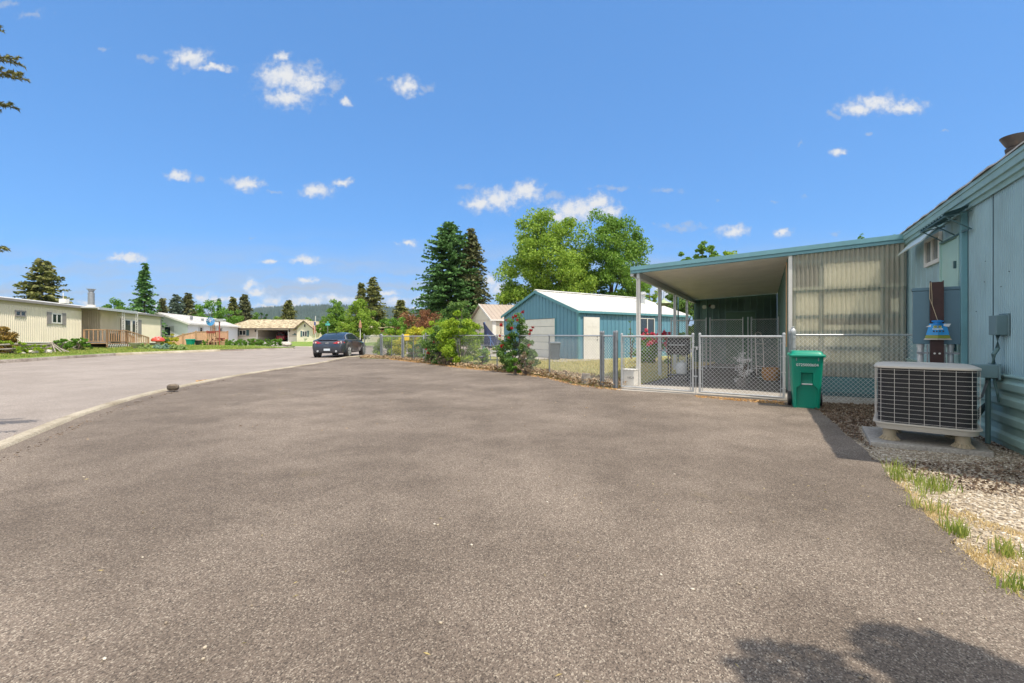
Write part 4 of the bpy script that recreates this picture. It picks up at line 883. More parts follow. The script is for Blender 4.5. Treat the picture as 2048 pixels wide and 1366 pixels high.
def text(body, size, loc, ux, parent, m, name='number_marking', ext=.001, up=(0, 0, 1)):
    cu = bpy.data.curves.new(name, 'FONT'); cu.body = body; cu.size = size; cu.extrude = ext; cu.align_x = 'CENTER'; cu.align_y = 'CENTER'; cu.space_character = 1.02
    tmp = bpy.data.objects.new('tmp', cu); C.objects.link(tmp); dg = bpy.context.evaluated_depsgraph_get(); me = bpy.data.meshes.new_from_object(tmp.evaluated_get(dg)); bpy.data.objects.remove(tmp)
    o = bpy.data.objects.new(name, me); C.objects.link(o); ux = Vector(ux).normalized(); up = Vector(up).normalized(); nz = ux.cross(up).normalized(); up = nz.cross(ux)
    Mx = Matrix((ux, up, nz)).transposed().to_4x4(); Mx.translation = Vector(loc)
    if parent is not None: me.transform(world_of(parent).inverted() @ Mx); o.parent = parent
    else: me.transform(Mx)
    me.materials.clear(); me.materials.append(m); return o
tx = text('0725000604', .062, BFr((.0, -.2665, .73)), (math.cos(R(-27)), math.sin(R(-27)), 0), bin_, flat('stencil_white', (.85, .88, .86), .5), up=(-.0, 0, 1))

# ------------------------------------------------------------------ air conditioner
AO = (4.74, 5.24); AU, AV = (.764, -.645), (.645, .764); AF = Fr((AO[0], AO[1], 0), AU, AV)
pad = MB(); pad.prism([(4.02, 5.10), (4.90, 4.62), (5.55, 5.55), (4.60, 5.98)], -.02, .055); tag(pad.build('concrete_pad', M['conc'], bevel=.008), 'square concrete pad under the air conditioner', 'slab')
ac = T('air_conditioner', 'beige outdoor air conditioner with black coil behind a wire grille', 'air conditioner', (AO[0], AO[1], .055))
BE = paint('beige_enamel', (.56, .52, .45), .45, var=.05, dirt=.2, scale=4)
W = .86
mb = MB(AF); loft(mb, [lid_pl(W - .05, W - .05, .26, .12, 8), lid_pl(W - .05, W - .05, .875, .12, 8)]); mb.build('coil', M['blackm'], ac, smooth=True)
mb = MB(AF); loft(mb, [lid_pl(W - .12, W - .12, .185, .12, 8), lid_pl(W - .03, W - .03, .195, .13, 8), lid_pl(W + .0, W + .0, .245, .14, 8), lid_pl(W + .035, W + .035, .255, .14, 8), lid_pl(W + .035, W + .035, .268, .14, 8)]); mb.build('base_pan', BE, ac, smooth=True)
mb = MB(AF); loft(mb, [lid_pl(W + .01, W + .01, .878, .14, 8), lid_pl(W + .02, W + .02, .885, .14, 8), lid_pl(W + .015, W + .015, .902, .14, 8), lid_pl(W - .1, W - .1, .918, .14, 8), lid_pl(.55, .55, .925, .25, 8), lid_pl(.5, .5, .915, .24, 8)]); mb.build('top_cover', BE, ac, smooth=True)
rp = lid_pl(W, W, 0, .13, 6); per = rp + [rp[0]]; mb = MB(AF)
for i in range(13):
    z = .285 + i * .048; q = [(x, y, z) for x, y, _ in rp]; mb.tube(q + [q[0]], .0015, 5, cap=False)
seg = [((per[i+1][0]-per[i][0])**2 + (per[i+1][1]-per[i][1])**2) ** .5 for i in range(len(rp))]; tot = sum(seg); k = 0; n = int(tot / .122)
for i in range(n):
    s_ = tot * i / n; j = 0
    while s_ > seg[j]: s_ -= seg[j]; j += 1
    f = s_ / seg[j]; x = per[j][0] + (per[j+1][0]-per[j][0]) * f; y = per[j][1] + (per[j+1][1]-per[j][1]) * f; mb.tube([(x, y, .262), (x, y, .872)], .0020, 5)
mb.build('wire_grille', paint('cream_wire', (.74, .70, .64), .4, var=.1, dirt=.12, dirtc=(.4, .22, .1)), ac)
for x, y in ((-.30, -.28), (.30, -.28), (-.28, .28), (.28, .28)):
    mb = MB(AF); mb.lathe((x, y), [(.062, .075), (.06, .15), (.058, .19)], 16)
    for q in range(14):
        a_ = 2 * math.pi * q / 14; ca_, sa_ = math.cos(a_), math.sin(a_); r0, r1 = .055, .10; w2 = .004
        mb.add([(x + r0*ca_ - w2*sa_, y + r0*sa_ + w2*ca_, .058), (x + r0*ca_ + w2*sa_, y + r0*sa_ - w2*ca_, .058), (x + r1*ca_, y + r1*sa_, .058), (x + r0*ca_ - w2*sa_, y + r0*sa_ + w2*ca_, .11), (x + r0*ca_ + w2*sa_, y + r0*sa_ - w2*ca_, .11)], [(0,2,1), (3,4,2), (0,3,2), (1,2,4), (0,1,4,3)])
    mb.lathe((x, y), [(.085, .057), (.08, .066), (.058, .085)], 16); mb.build('leg', paint('tan_foot', (.42, .35, .24), .55, var=.08), ac, smooth=True)
mb = MB(AF); mb.box(-.435, -.425, -.05, .0, .60, .70); mb.build('rating_plate', paint('plate', (.55, .5, .25), .4), ac)
mb = MB(); p0 = Vector(AF((.42, .15, .58))); p1 = Vector(HF((.44, .12, .80))); mid = (p0 + p1) / 2 + Vector((0, 0, -.14)); mb.tube([tuple(p0), tuple(p0.lerp(mid, .5) + Vector((0, 0, -.03))), tuple(mid), tuple(mid.lerp(p1, .6)), tuple(p1)], .013, 8); tag(mb.build('electrical_whip', M['galv'], smooth=True), 'grey flexible conduit curving from air conditioner to junction box', 'cable')
mb = MB(); p0 = Vector(AF((.43, .05, .34))); p1 = Vector(HF((.75, .06, .42))); mb.tube([tuple(p0), tuple((p0+p1)/2 + Vector((0, 0, .02))), tuple(p1)], .022, 8); mb.tube([tuple(p0 + Vector((0,0,-.03))), tuple((p0+p1)/2 + Vector((0, 0, -.03))), tuple(p1 + Vector((0,0,-.03)))], .012, 8); tag(mb.build('refrigerant_line', flat('black_foam', (.02, .05, .045), .8), smooth=True), 'dark insulated pipe from air conditioner into the teal skirting', 'pipe')

# ------------------------------------------------------------------ steel post with two meter boxes, insect bag
MO = (5.80, 6.22); MU = Vector((.80, -.60, 0)); MV = (.60, .80); MF = Fr((MO[0], MO[1], 0), (MU.x, MU.y), MV)
mp = T('meter_post', 'dark brown steel post carrying blue grey meter boxes by the teal home', 'utility post', (MO[0], MO[1], 0))
BR = paint('rust_brown_steel', (.045, .018, .016), .5, .1, var=.3, scale=10)
mb = MB(MF); mb.box(-.06, .06, -.07, -.058, 0, 1.97); mb.box(-.068, -.06, -.072, .0, 0, 1.985); mb.box(.06, .068, -.072, .0, 0, 1.985); mb.build('steel_channel', BR, mp)
BB = paint('blue_grey_enamel', (.095, .19, .25), .4, var=.05, dirt=.06)
for x0_, x1_ in ((-.235, -.01), (.01, .235)):
    mb = MB(MF); mb.box(x0_, x1_, .02, .16, 1.135, 1.86); mb.box(x0_ - .012, x1_ + .012, .008, .17, 1.862, 1.905); mb.box(x0_ - .004, x1_ + .004, .010, .018, 1.125, 1.855); mb.build('meter_box', BB, mp, bevel=.004)
for x in (-.155, .150):
    mb = MB(MF); mb.cyl((x, .08), .036, 0, 1.13, 14) ; mb.cyl((x, .08), .044, 1.08, 1.132, 14); mb.build('conduit', M['alum'], mp, smooth=True)
mb = MB(MF); mb.box(-.20, -.07, .02, .045, .99, 1.015); mb.box(.07, .24, .02, .045, .99, 1.015); mb.box(-.095, -.08, .0, .04, .0, 1.12); mb.box(.08, .095, .0, .04, .0, 1.12); mb.build('strut', M['galv'], mp)
mb = MB(MF)
for x in (-.025, .025): mb.tube([(x, -.085, 1.0), (x, -.068, 1.0)], .012, 8)
mb.build('bolt', M['white'], mp)
bag = T('insect_trap_bag', 'blue and clear plastic insect trap bag hanging on the brown steel post', 'bag', MF((0, -.12, 1.22)))
mb = MB(MF); mb.lathe((.0, -.12), [(.05, 1.385), (.052, 1.40), (.045, 1.405), (.045, 1.42), (.06, 1.425), (.062, 1.445), (.02, 1.45)], 16)
mb2 = MB(MF); mb.build('cap', flat('blue_cap', (.01, .22, .62), .35), bag, smooth=True)
def bagm(z0_, z1_, w0_, w1_, th, m, nm):
    mb = MB(MF); loft(mb, [[(-w0_/2, -.12, z0_), (0, -.12 - th, z0_), (w0_/2, -.12, z0_), (0, -.12 + th, z0_)], [(-w1_/2, -.12, z1_), (0, -.12 - th, z1_), (w1_/2, -.12, z1_), (0, -.12 + th, z1_)]]); return mb.build(nm, m, bag)
bagm(1.25, 1.405, .235, .165, .035, flat('blue_film', (.04, .30, .68), .25), 'bag'); bagm(1.205, 1.25, .26, .235, .03, flat('grass_print', (.22, .26, .04), .3), 'printed_band'); bagm(1.185, 1.205, .285, .26, .022, flat('clear_film', (.45, .42, .36), .2), 'bag_edge')
mb = MB(MF); mb.add([(-.12, -.125, 1.36), (-.05, -.13, 1.40), (-.07, -.13, 1.36)], [(0,1,2)]); mb.add([(.05, -.13, 1.40), (.13, -.125, 1.40), (.11, -.13, 1.36), (.06, -.13, 1.37)], [(0,1,2,3)]); mb.build('film_corner', flat('clear_film_b', (.6, .64, .66), .15), bag)
mb = MB(MF); mb.box(-.045, .035, -.153, -.150, 1.345, 1.375); mb.build('label_face', flat('yellow_print', (.45, .5, .12), .4), bag)
mb = MB(MF); mb.box(-.04, -.012, -.155, -.1535, 1.363, 1.369); mb.box(.004, .03, -.155, -.1535, 1.363, 1.369); mb.box(-.03, .02, -.155, -.1535, 1.35, 1.354)
for q in (-.05, -.02, .012, .045): mb.box(q, q + .016, -.156, -.1545, 1.29, 1.31)
mb.build('label_print', flat('dark_print', (.03, .03, .03), .5), bag)
mb = MB(MF); mb.box(-.055, .05, -.1555, -.154, 1.325, 1.336); mb.build('label_text', flat('white_print', (.7, .8, .8), .5), bag)
mb = MB(MF); mb.tube([(-.072, -.075, 1.96), (-.075, -.08, 1.75), (-.05, -.085, 1.66), (0, -.12, 1.448)], .0035, 6); mb.tube([(-.058, -.075, 1.97), (-.052, -.08, 1.8), (-.05, -.085, 1.66)], .003, 6); mb.build('string', flat('string', (.55, .45, .3), .8), bag)

# ------------------------------------------------------------------ things standing round the carport
gp = (4.42, 12.05)
gl = T('barbecue_grill', 'black covered barbecue grill with gas bottle behind the left gate leaf', 'grill', gp)
fr = Fr((gp[0], gp[1], .02), (.87, -.49), (.49, .87)); mb = MB(fr); mb.box(-.27, .27, -.22, .22, .72, .86); mb.build('firebox', M['black'], gl, bevel=.02)
mb = MB(fr); mb.ext([(-.22, .862), (-.22, .98), (-.17, 1.1), (-.06, 1.16), (.08, 1.16), (.18, 1.08), (.22, .96), (.22, .862)], 'a', -.27, .27); mb.build('lid', M['black'], gl, bevel=.01)
mb = MB(fr); mb.tube([(-.2, -.28, .97), (.2, -.28, .97)], .014, 8); mb.box(-.2, -.18, -.28, -.2, .96, .98); mb.box(.18, .2, -.28, -.2, .96, .98); mb.build('handle', M['galvl'], gl)
mb = MB(fr); mb.box(-.48, -.28, -.2, .2, .80, .83); mb.box(.28, .45, -.2, .2, .80, .83); mb.build('side_shelf', M['galv'], gl)
for x in (-.25, .23):
    for y in (-.2, .18): mb = MB(fr); mb.box(x, x + .025, y, y + .025, 0, .72); mb.build('leg', M['black'], gl)
mb = MB(fr); mb.box(-.27, .27, -.2, .2, .16, .18); mb.build('bottom_shelf', M['black'], gl)
mb = MB(fr); mb.lathe((.08, 0), [(.1, .18), (.15, .22), (.155, .42), (.12, .49), (.05, .52), (.05, .56)], 18); tag(mb.build('gas_bottle', paint('bottle_white', (.5, .53, .55), .4)), 'pale round gas bottle on the lower shelf of the barbecue', 'gas bottle')
wb = Fr((2.98, 10.98, .025), (.80, -.6), (.6, .8)); bx = T('white_box', 'white storage box standing on end beside the white carport post', 'box', wb((-.13, 0, 0)))
mb = MB(wb); mb.box(-.30, .02, -.14, .14, 0, .37); mb.build('box_body', M['white'], bx, bevel=.012)
mb = MB(wb); mb.box(-.31, .03, -.15, .15, .372, .40); mb.build('box_lid', M['white'], bx, bevel=.008)
text('NOR', .075, wb((-.06, -.1425, .20)), (.80, -.6, 0), bx, flat('box_print', (.05, .05, .05), .5), 'box_lettering')
# spotted foliage plant in a pot, standing under the roof
sp_ = bush('ornamental_plant', 'tall speckled white ornamental plant standing behind the right gate leaf', 5.45, 10.8, .98, .44, 'white', 620, .035, 31, cat='plant', clumps=16, cr=.4, base=.1)
mb = MB(); mb.lathe((5.45, 10.8), [(.12, .024), (.15, .2), (.16, .22), (.14, .22)], 16); mb.build('plant_pot', M['greytrim'], sp_, smooth=True)
bk = MB(); bk.lathe((7.0, 12.3), [(.17, .024), (.215, .12), (.23, .25), (.21, .36), (.2, .37), (.18, .34)], 20); tag(bk.build('wicker_basket', paint('orange_wicker', (.42, .20, .06), .7, var=.3, scale=30, bs=.8), smooth=True), 'round orange brown wicker basket behind the right gate leaf', 'basket')
ht = T('hand_truck', 'white tubular hand truck leaning near the porch side wall', 'hand truck', (7.15, 13.1, .02))
mb = MB(); 
for dx in (-.11, .11): mb.tube([(7.15 + dx, 13.1, .1), (7.15 + dx, 13.16, 1.05), (7.15 + dx * .7, 13.22, 1.30)], .014, 8)
mb.tube([(7.15 - .077, 13.22, 1.30), (7.15, 13.23, 1.34), (7.15 + .077, 13.22, 1.30)], .014, 8)
for z in (.35, .7, 1.0): mb.tube([(7.04, 13.12, z), (7.26, 13.12, z)], .01, 6)
mb.build('frame', M['white'], ht, smooth=True); mb = MB(); mb.box(7.01, 7.29, 12.92, 13.1, .03, .045); mb.build('toe_plate', M['galv'], ht)
for dx in (-.17, .17): mb = MB(); mb.tube([(7.15 + dx - .02, 13.16, .12), (7.15 + dx + .02, 13.16, .12)], .1, 16); mb.build('wheel', M['black'], ht)
for (x, y, h_, r_, lb) in ((5.05, 11.9, .55, .07, 'dark watering can shape in the shade under the carport'),): pass
lm = T('hanging_lamp', 'pale green hooded lamp hanging beyond the second carport post', 'lamp', (6.3, 18.9, 0))
mb = MB(); mb.lathe((6.3, 18.9), [(.03, 2.78), (.06, 2.7), (.30, 2.58), (.31, 2.56), (.24, 2.50), (.1, 2.46)], 18); mb.build('lamp_shade', paint('green_hood', (.35, .42, .25), .4), lm, smooth=True); mb = MB(); mb.tube([(6.3, 18.9, 2.75), (6.3, 18.9, 3.05), (6.9, 18.9, 3.1)], .015, 6); mb.cyl((6.9, 18.9), .03, 0, 3.12, 8); mb.build('lamp_pole', M['tealdark'], lm)
# round stone on the kerb
t = NT('turned_stone'); nz_ = t.noise(14, 6, .7); zz_ = t.noise(6, 2, .5, stretch=(.2, .2, 5)); M['ball'] = t.done(t.bsdf(t.ramp(t.math('ADD', t.math('MULTIPLY', nz_, .5), t.math('MULTIPLY', zz_, .5)), [(.35, (.03, .022, .015)), (.55, (.14, .11, .08)), (.7, (.4, .36, .3))]), .8, bump=nz_, bs=.6))
kx, ky = G(346, 781, .045); mb = MB(); mb.lathe((kx, ky), [(.03, .044), (.075, .048), (.10, .075), (.112, .11), (.108, .145), (.085, .175), (.045, .19), (.01, .193)], 22); tag(mb.build('round_stone', M['ball'], smooth='all'), 'round dark stone ball sitting on the pale kerb', 'stone')
# ------------------------------------------------------------------ blue metal garage behind the garden
GU, GV = (-.52, .855), (.80, .60); GF = Fr((3.2, 21.9, .03), GU, GV); Wg, Lg, ez, rz_ = 7.1, 9.2, 2.40, 3.62
gar = T('metal_garage', 'blue ribbed metal garage with white metal roof behind the garden fence', 'garage', (3.2, 21.9, .03))
gz = lambda a: ez + (rz_ - ez) * (1 - abs(a - Wg / 2) / (Wg / 2)) - .03
def gab(a_, b_, z0_): return MB(GF).ribs(a_, b_, 0, z0_, gz, .30, .025, out=-1, w=.2)
mb = gab(0, 1.85, 0); q = MB(GF).ribs(1.85, 5.26, 0, lambda a: 2.10, gz, .30, .025, out=-1, w=.2)
for o_ in (q, gab(5.26, Wg, 0)): n = len(mb.v); mb.v += o_.v; mb.f += [tuple(k + n for k in f) for f in o_.f]
mb.ribs(0, Lg, 0, 0, ez - .02, .30, .025, out=-1, axis='b', w=.2); mb.box(.04, .06, .05, Lg, 0, ez - .1); mb.box(Wg - .06, Wg, 0.03, Lg, 0, ez); mb.box(.04, Wg, Lg - .05, Lg, 0, ez)
mb.build('wall', M['gblue'], gar)
mb = MB(GF)
def slope(mb, a_, za, b_, zb, l0, l1, th=.04): return mb.add([(a_, l0, za), (b_, l0, zb), (b_, l1, zb), (a_, l1, za), (a_, l0, za - th), (b_, l0, zb - th), (b_, l1, zb - th), (a_, l1, za - th)], [(0,1,2,3), (7,6,5,4), (0,4,5,1), (1,5,6,2), (2,6,7,3), (3,7,4,0)])
sl_ = (rz_ - ez) / (Wg / 2); oh = .14
slope(mb, -oh, ez - oh * sl_ + .04, Wg / 2, rz_ + .04, -.12, Lg + .15); slope(mb, Wg / 2, rz_ + .04, Wg + oh, ez - oh * sl_ + .04, -.12, Lg + .15)
k = -.02
while k < Lg + .1:
    for s_, e_ in ((-oh, Wg / 2), (Wg + oh, Wg / 2)): mb.add([(s_, k - .025, ez - oh * sl_ + .038), (e_, k - .025, rz_ + .038), (e_, k, rz_ + .062), (s_, k, ez - oh * sl_ + .062), (s_, k + .025, ez - oh * sl_ + .038), (e_, k + .025, rz_ + .038)], [(0,1,2,3), (3,2,5,4), (0,3,4), (1,5,2)])
    k += .3
rf = mb.build('roof', M['whiteroof'], gar)
mb = MB(GF); mb.add([(Wg/2 - .15, -.13, rz_ + .03), (Wg/2, -.13, rz_ + .1), (Wg/2 + .15, -.13, rz_ + .03), (Wg/2 - .15, Lg + .16, rz_ + .03), (Wg/2, Lg + .16, rz_ + .1), (Wg/2 + .15, Lg + .16, rz_ + .03)], [(0,1,4,3), (1,2,5,4), (0,2,1), (3,4,5)]); mb.build('ridge_cap', M['whiteroof'], rf)
mb = MB(GF); c_ = (2.2, 7.6); mb.cyl(c_, .16, 2.9, 3.75, 14); mb.lathe(c_, [(.2, 3.7), (.28, 3.78), (.2, 3.84), (.2, 3.9)], 14); mb.build('chimney', M['galvl'], rf, smooth=True)
mb = MB(GF)
for s_, e_ in ((-oh - .01, Wg / 2), (Wg + oh + .01, Wg / 2)): slope(mb, s_, ez - oh * sl_ + .035, e_, rz_ + .035, -.15, -.122, .15)
mb.box(-oh - .02, -oh, -.12, Lg + .1, ez - .12, ez - .01); mb.build('roof_trim', M['gtrim'], gar)
mb = MB(GF); mb.box(-.04, .06, -.06, -.028, 0, ez - .06); mb.box(-.06, -.028, -.06, .08, 0, ez - .06); mb.box(1.78, 1.85, -.05, -.0, 0, 2.1); mb.box(5.26, 5.33, -.05, 0, 0, 2.1); mb.build('corner_trim', M['gtrim'], gar)
mb = MB(GF)
for i in range(5): mb.box(1.86, 5.25, .03, .06, .01 + i * .418, .42 + i * .418 - .006)
mb.build('garage_door', M['white'], gar, bevel=.008)
mb = MB(GF); mb.box(-.07, -.03, .30, 1.42, .02, 2.10); mb.build('door_frame', M['white'], gar)
mb = MB(GF); mb.box(-.078, -.05, .40, 1.32, .03, 2.0)
for p0_, p1_ in ((.5, .8), (.92, 1.22)):
    for z0_, z1_ in ((.25, .85), (1.0, 1.5), (1.62, 1.85)): mb.box(-.084, -.077, p0_, p1_, z0_, z1_)
dd_ = mb.build('door', M['white'], gar, bevel=.004); mb = MB(GF); mb.cb((-.10, 1.24, .98), (.04, .05, .05)); mb.cb((-.10, 1.24, 1.12), (.03, .04, .04)); mb.build('handle', M['galv'], dd_)
b0_, b1_ = 4.6, 5.9; mb = MB(GF)
for q in ((b0_, b1_, 1.15, 1.2), (b0_, b1_, 2.1, 2.15), (b0_, b0_ + .05, 1.2, 2.1), (b1_ - .05, b1_, 1.2, 2.1), ((b0_ + b1_) / 2 - .03, (b0_ + b1_) / 2 + .03, 1.2, 2.1)): mb.box(-.08, -.03, q[0], q[1], q[2], q[3])
wn2 = mb.build('window', M['white'], gar); mb = MB(GF); mb.box(-.05, -.035, b0_ + .05, b1_ - .05, 1.2, 2.1); mb.build('pane', M['glass'], wn2)
apron = MB(GF); apron.box(-.9, Wg + .5, -2.0, 1.6, -.01, .045); structure(apron.build('garage_apron', M['conc']))
gb = T('grey_bin', 'small grey wheeled bin beside the blue garage wall', 'bin', G(1109, 723)); gx, gy = G(1109, 723)
mb = MB(Fr((gx, gy, .03))); loft(mb, [lid_pl(.40, .42, 0, .04), lid_pl(.52, .55, .82, .04)]); mb.build('body', paint('grey_plastic', (.05, .08, .11), .4), gb, smooth=True); mb = MB(Fr((gx, gy, .03))); loft(mb, [lid_pl(.56, .6, .82, .05), lid_pl(.57, .61, .86, .05), lid_pl(.46, .5, .90, .05)]); mb.build('lid', paint('grey_plastic_b', (.14, .18, .21), .4), gb, smooth=True)
for s_ in (-1, 1): mb = MB(); mb.tube([(gx + s_ * .2, gy + .2, .14), (gx + s_ * .26, gy + .2, .14)], .11, 14); mb.build('wheel', M['black'], gb)

# tan shed and brown roofed house beyond the garage
TS = Fr((PX(985, 44), 44, 0), (.9, .43), (-.43, .9)); ts = T('tan_shed', 'tan ribbed metal shed with beige roof left of the blue garage', 'shed', TS((0, 0, 0)))
x0s = 0; mb = MB(TS); mb.box(0, 9, 0, 6, 0, 2.75); mb.ribs(0.3, 9, 0, 0, 2.7, .45, .03, out=-1, w=.15); mb.add([(0, 0, 2.7), (0, 6, 2.7), (0, 3, 4.3), (.3, 0, 2.7), (.3, 6, 2.7), (.3, 3, 4.3)], [(0,1,2), (3,5,4), (0,3,4,1), (0,2,5,3), (1,4,5,2)]); mb.build('wall', M['cream'], ts)
mb = MB(TS); P_ = [(-.25, -.2, 2.72), (9.2, -.2, 2.72), (9.2, 3, 4.42), (-.25, 3, 4.42), (9.2, 6.2, 2.72), (-.25, 6.2, 2.72)]; mb.add(P_ + [(x, y, z - .1) for x, y, z in P_], [(0,1,2,3), (3,2,4,5), (9,8,7,6), (11,10,8,9), (0,6,7,1), (4,10,11,5), (0,3,9,6), (3,5,11,9), (1,7,8,2), (2,8,10,4)])
for i in range(20): x = i * .46; mb.add([(x, -.2, 2.72), (x + .03, -.2, 2.77), (x + .06, -.2, 2.72), (x, 3, 4.42), (x + .03, 3, 4.47), (x + .06, 3, 4.42)], [(0,1,4,3), (1,2,5,4), (0,2,1), (3,4,5)])
mb.build('roof', paint('tan_roof', (.36, .30, .25), .5, var=.06), ts); mb = MB(TS); mb.box(-.02, .35, -.06, -.032, 0, 2.72); mb.box(-.26, 9.2, -.26, -.21, 2.62, 2.76); mb.add([(-.3, -.22, 2.6), (-.3, 3, 4.3), (-.3, 3, 4.46), (-.3, -.22, 2.76), (-.25, -.22, 2.6), (-.25, 3, 4.3), (-.25, 3, 4.46), (-.25, -.22, 2.76)], [(0,1,2,3), (7,6,5,4), (0,4,5,1), (1,5,6,2), (2,6,7,3), (3,7,4,0)]); mb.build('trim', M['white'], ts)
BH = Fr((PX(944, 62), 62, 0)); bh = T('brown_roofed_house', 'low house with brown roof beyond the tan shed', 'house', BH((0, 0, 0)))
mb = MB(BH); mb.box(0, 9, 0, 7, 0, 2.75); mb.build('wall', paint('olive_wall', (.25, .22, .13), .6), bh); mb = MB(BH); mb.add([(-.3, -.4, 2.8), (9.5, -.4, 2.8), (9.5, 3.5, 4.35), (-.1, 3.5, 4.35), (9.5, 7.4, 2.8), (-.3, 7.4, 2.8), (-.3, -.4, 2.7), (9.5, -.4, 2.7), (9.5, 7.4, 2.7), (-.3, 7.4, 2.7)], [(0,1,2,3), (3,2,4,5), (0,3,5), (1,4,2), (0,6,7,1), (9,8,7,6), (5,4,8,9), (0,5,9,6), (1,7,8,4)]); mb.build('roof', M['shingle'], bh)
mb = MB(BH); mb.box(-.32, 9.5, -.46, -.41, 2.62, 2.82); mb.build('fascia', M['white'], bh)

# ------------------------------------------------------------------ garden things
pt = T('picnic_table', 'pale picnic bench on green legs in the garden under a folded blue umbrella', 'table', (-.7, 21.6, .05)); PF = Fr((-.75, 21.6, .05), (.98, .15), (-.15, .98))
mb = MB(PF)
for i in range(5): mb.box(-.75, .75, -.36 + i * .145, -.36 + i * .145 + .135, .70, .735)
mb.build('tabletop', paint('table_wood', (.10, .12, .18), .6), pt); mb = MB(PF); mb.box(-.85, .85, -.82, -.56, .42, .46); mb.box(-.85, .85, .56, .82, .42, .46); mb.build('seat', paint('seat_grey', (.42, .42, .40), .6), pt)
for x in (-.6, .6):
    mb = MB(PF); mb.bar((x, -.75, 0), (x, -.2, .7), .07); mb.bar((x, .75, 0), (x, .2, .7), .07); mb.bar((x, -.8, .38), (x, .8, .38), .07); mb.box(x - .1, x + .1, -.66, -.60, 0, .42); mb.build('leg', paint('mint_green', (.20, .48, .32), .5), pt)
um = T('folded_umbrella', 'folded dark blue garden umbrella slumped over the picnic table', 'umbrella', (-1.0, 21.6, .05)); mb = MB(); g_ = random.Random(3)
rings = []
for i in range(9):
    f = i / 8; z = 1.85 - 1.15 * f; r_ = .03 + .36 * f ** 1.5; cx_ = -1.35 + .45 * f; rings.append([(cx_ + (r_ * (1 + (.3 if k % 2 else -.12))) * math.cos(k * math.pi / 8) + (.25 * f if k < 5 or k > 12 else 0), 21.55 + .5 * r_ * math.sin(k * math.pi / 8), z - (.1 * f if k % 2 else 0)) for k in range(16)])
loft(mb, rings); mb.build('canopy', paint('navy_canvas', (.012, .022, .07), .7, var=.4, scale=6), um); mb = MB(); mb.tube([(-1.0, 21.6, .06), (-1.3, 21.6, 1.86)], .02, 8); mb.tube([(-1.15, 21.3, 1.3), (-.8, 21.25, .7)], .012, 6); mb.tube([(-1.0, 21.25, 1.2), (-1.0, 21.2, .74)], .012, 6); mb.build('pole', paint('blue_pole', (.12, .25, .6), .4), um)
st = MB(); sx, sy = 1.88, 11.55; st.lathe((sx, sy), [(.15, .03), (.12, .10), (.11, .22), (.10, .27), (.02, .275)], 14); tag(st.build('tree_stump', M['oldwood'], smooth=True), 'short grey tree stump in the leaf litter beside the fence', 'stump')
so_ = T('solar_light', 'small black solar stake light in front of the fence shrubs', 'light', (-1.12, 17.0, .05)); mb = MB(); mb.cyl((-1.12, 17.0), .012, .03, .42, 8); mb.build('stake', M['black'], so_); mb = MB(); mb.lathe((-1.12, 17.0), [(.05, .36), (.06, .42), (.11, .43), (.11, .455), (.02, .47)], 12); mb.build('lamp_head', M['galv'], so_, smooth=True)
sg = T('yellow_sign', 'small yellow sign on a thin stake behind the far gate posts', 'sign', (-5.45, 23.6, .05)); mb = MB(); mb.cyl((-5.45, 23.6), .014, .05, 1.28, 8); mb.build('stake', M['galvl'], sg); YS = flat('yellow_sign_face', (.85, .58, .02), .5)
mb = MB(); mb.box(-5.57, -5.33, 23.56, 23.575, .97, 1.20); mb.box(-5.58, -5.32, 23.56, 23.575, 1.21, 1.30); mb.build('panel', YS, sg)
LF['spike'] = leafm('spike_leaves', (.08, .16, .05), (.15, .25, .08), (.25, .35, .12), tr=.3)
# shrubs: px positions on the photo turned into real places by their distance
def B(name, label, px, d, top, wpx, m, n=1800, leaf=.07, seed=1, bot=0.05, **k): return bush(name, label, PX(px, d), d, max(.15, PZ(top, d) - bot), wpx / F * d, m, n, leaf, seed, z0=bot, **k)
B('vine_shrub', 'large bright lime green vine heaped over the chain link fence', 922, 18.9, 624, 120, 'lime', 11000, .105, 41, clumps=60, cr=.2)
B('vine_shrub', 'dark leafy vine hanging on the fence at the foot of the lime green one', 878, 19.8, 650, 80, 'rose', 5600, .09, 42, clumps=40)
rp_ = [(990 + 12, 650, .10), (1031, 632, .09), (1024, 656, .08), (1012, 640, .07), (1046, 624, .09), (1062, 660, .1), (1060, 668, .09), (1058, 691, .1), (1003, 692, .09), (1018, 675, .07), (1000, 671, .07), (1035, 640, .08), (1026, 634, .07), (1066, 655, .08)]
B('rose_bush', 'tall rose bush with dark red flowers in front of the blue garage', 1034, 15.2, 630, 84, 'rose', 12000, .07, 43, clumps=110, cr=.2, prof=lambda h: (.98 if h < .5 else .62 - .5 * (h - .5)), flowers=[(PX(a, 14.75), 14.75 - .15 * (i % 3) * 0, PZ(b, 14.75), r_ * .62, 'redpet') for i, (a, b, r_) in enumerate(rp_)])
B('dead_shrub', 'leafless brown twiggy shrub beside the rose bush', 1052, 13.9, 698, 36, 'dry', 1500, .045, 44, clumps=20, cr=.3)
B('small_plant', 'small bright green leafy plant at the foot of the rose bush', 1031, 14.0, 712, 30, 'green', 700, .09, 45, clumps=12)
B('low_shrub', 'low silvery brown shrub beneath the dark fence vine', 893, 18.6, 706, 56, 'dry', 1800, .06, 46)
B('low_shrub', 'soft green shrub just right of the lime vine by the fence', 965, 17.6, 690, 44, 'green', 2200, .06, 47)
fr_ = [(858, 688, .09, 'redpet'), (866, 690, .09, 'redpet'), (862, 697, .1, 'redpet'), (872, 692, .08, 'redpet'), (856, 706, .08, 'redpet'), (852, 697, .09, 'pinkpet'), (868, 684, .08, 'redpet')]
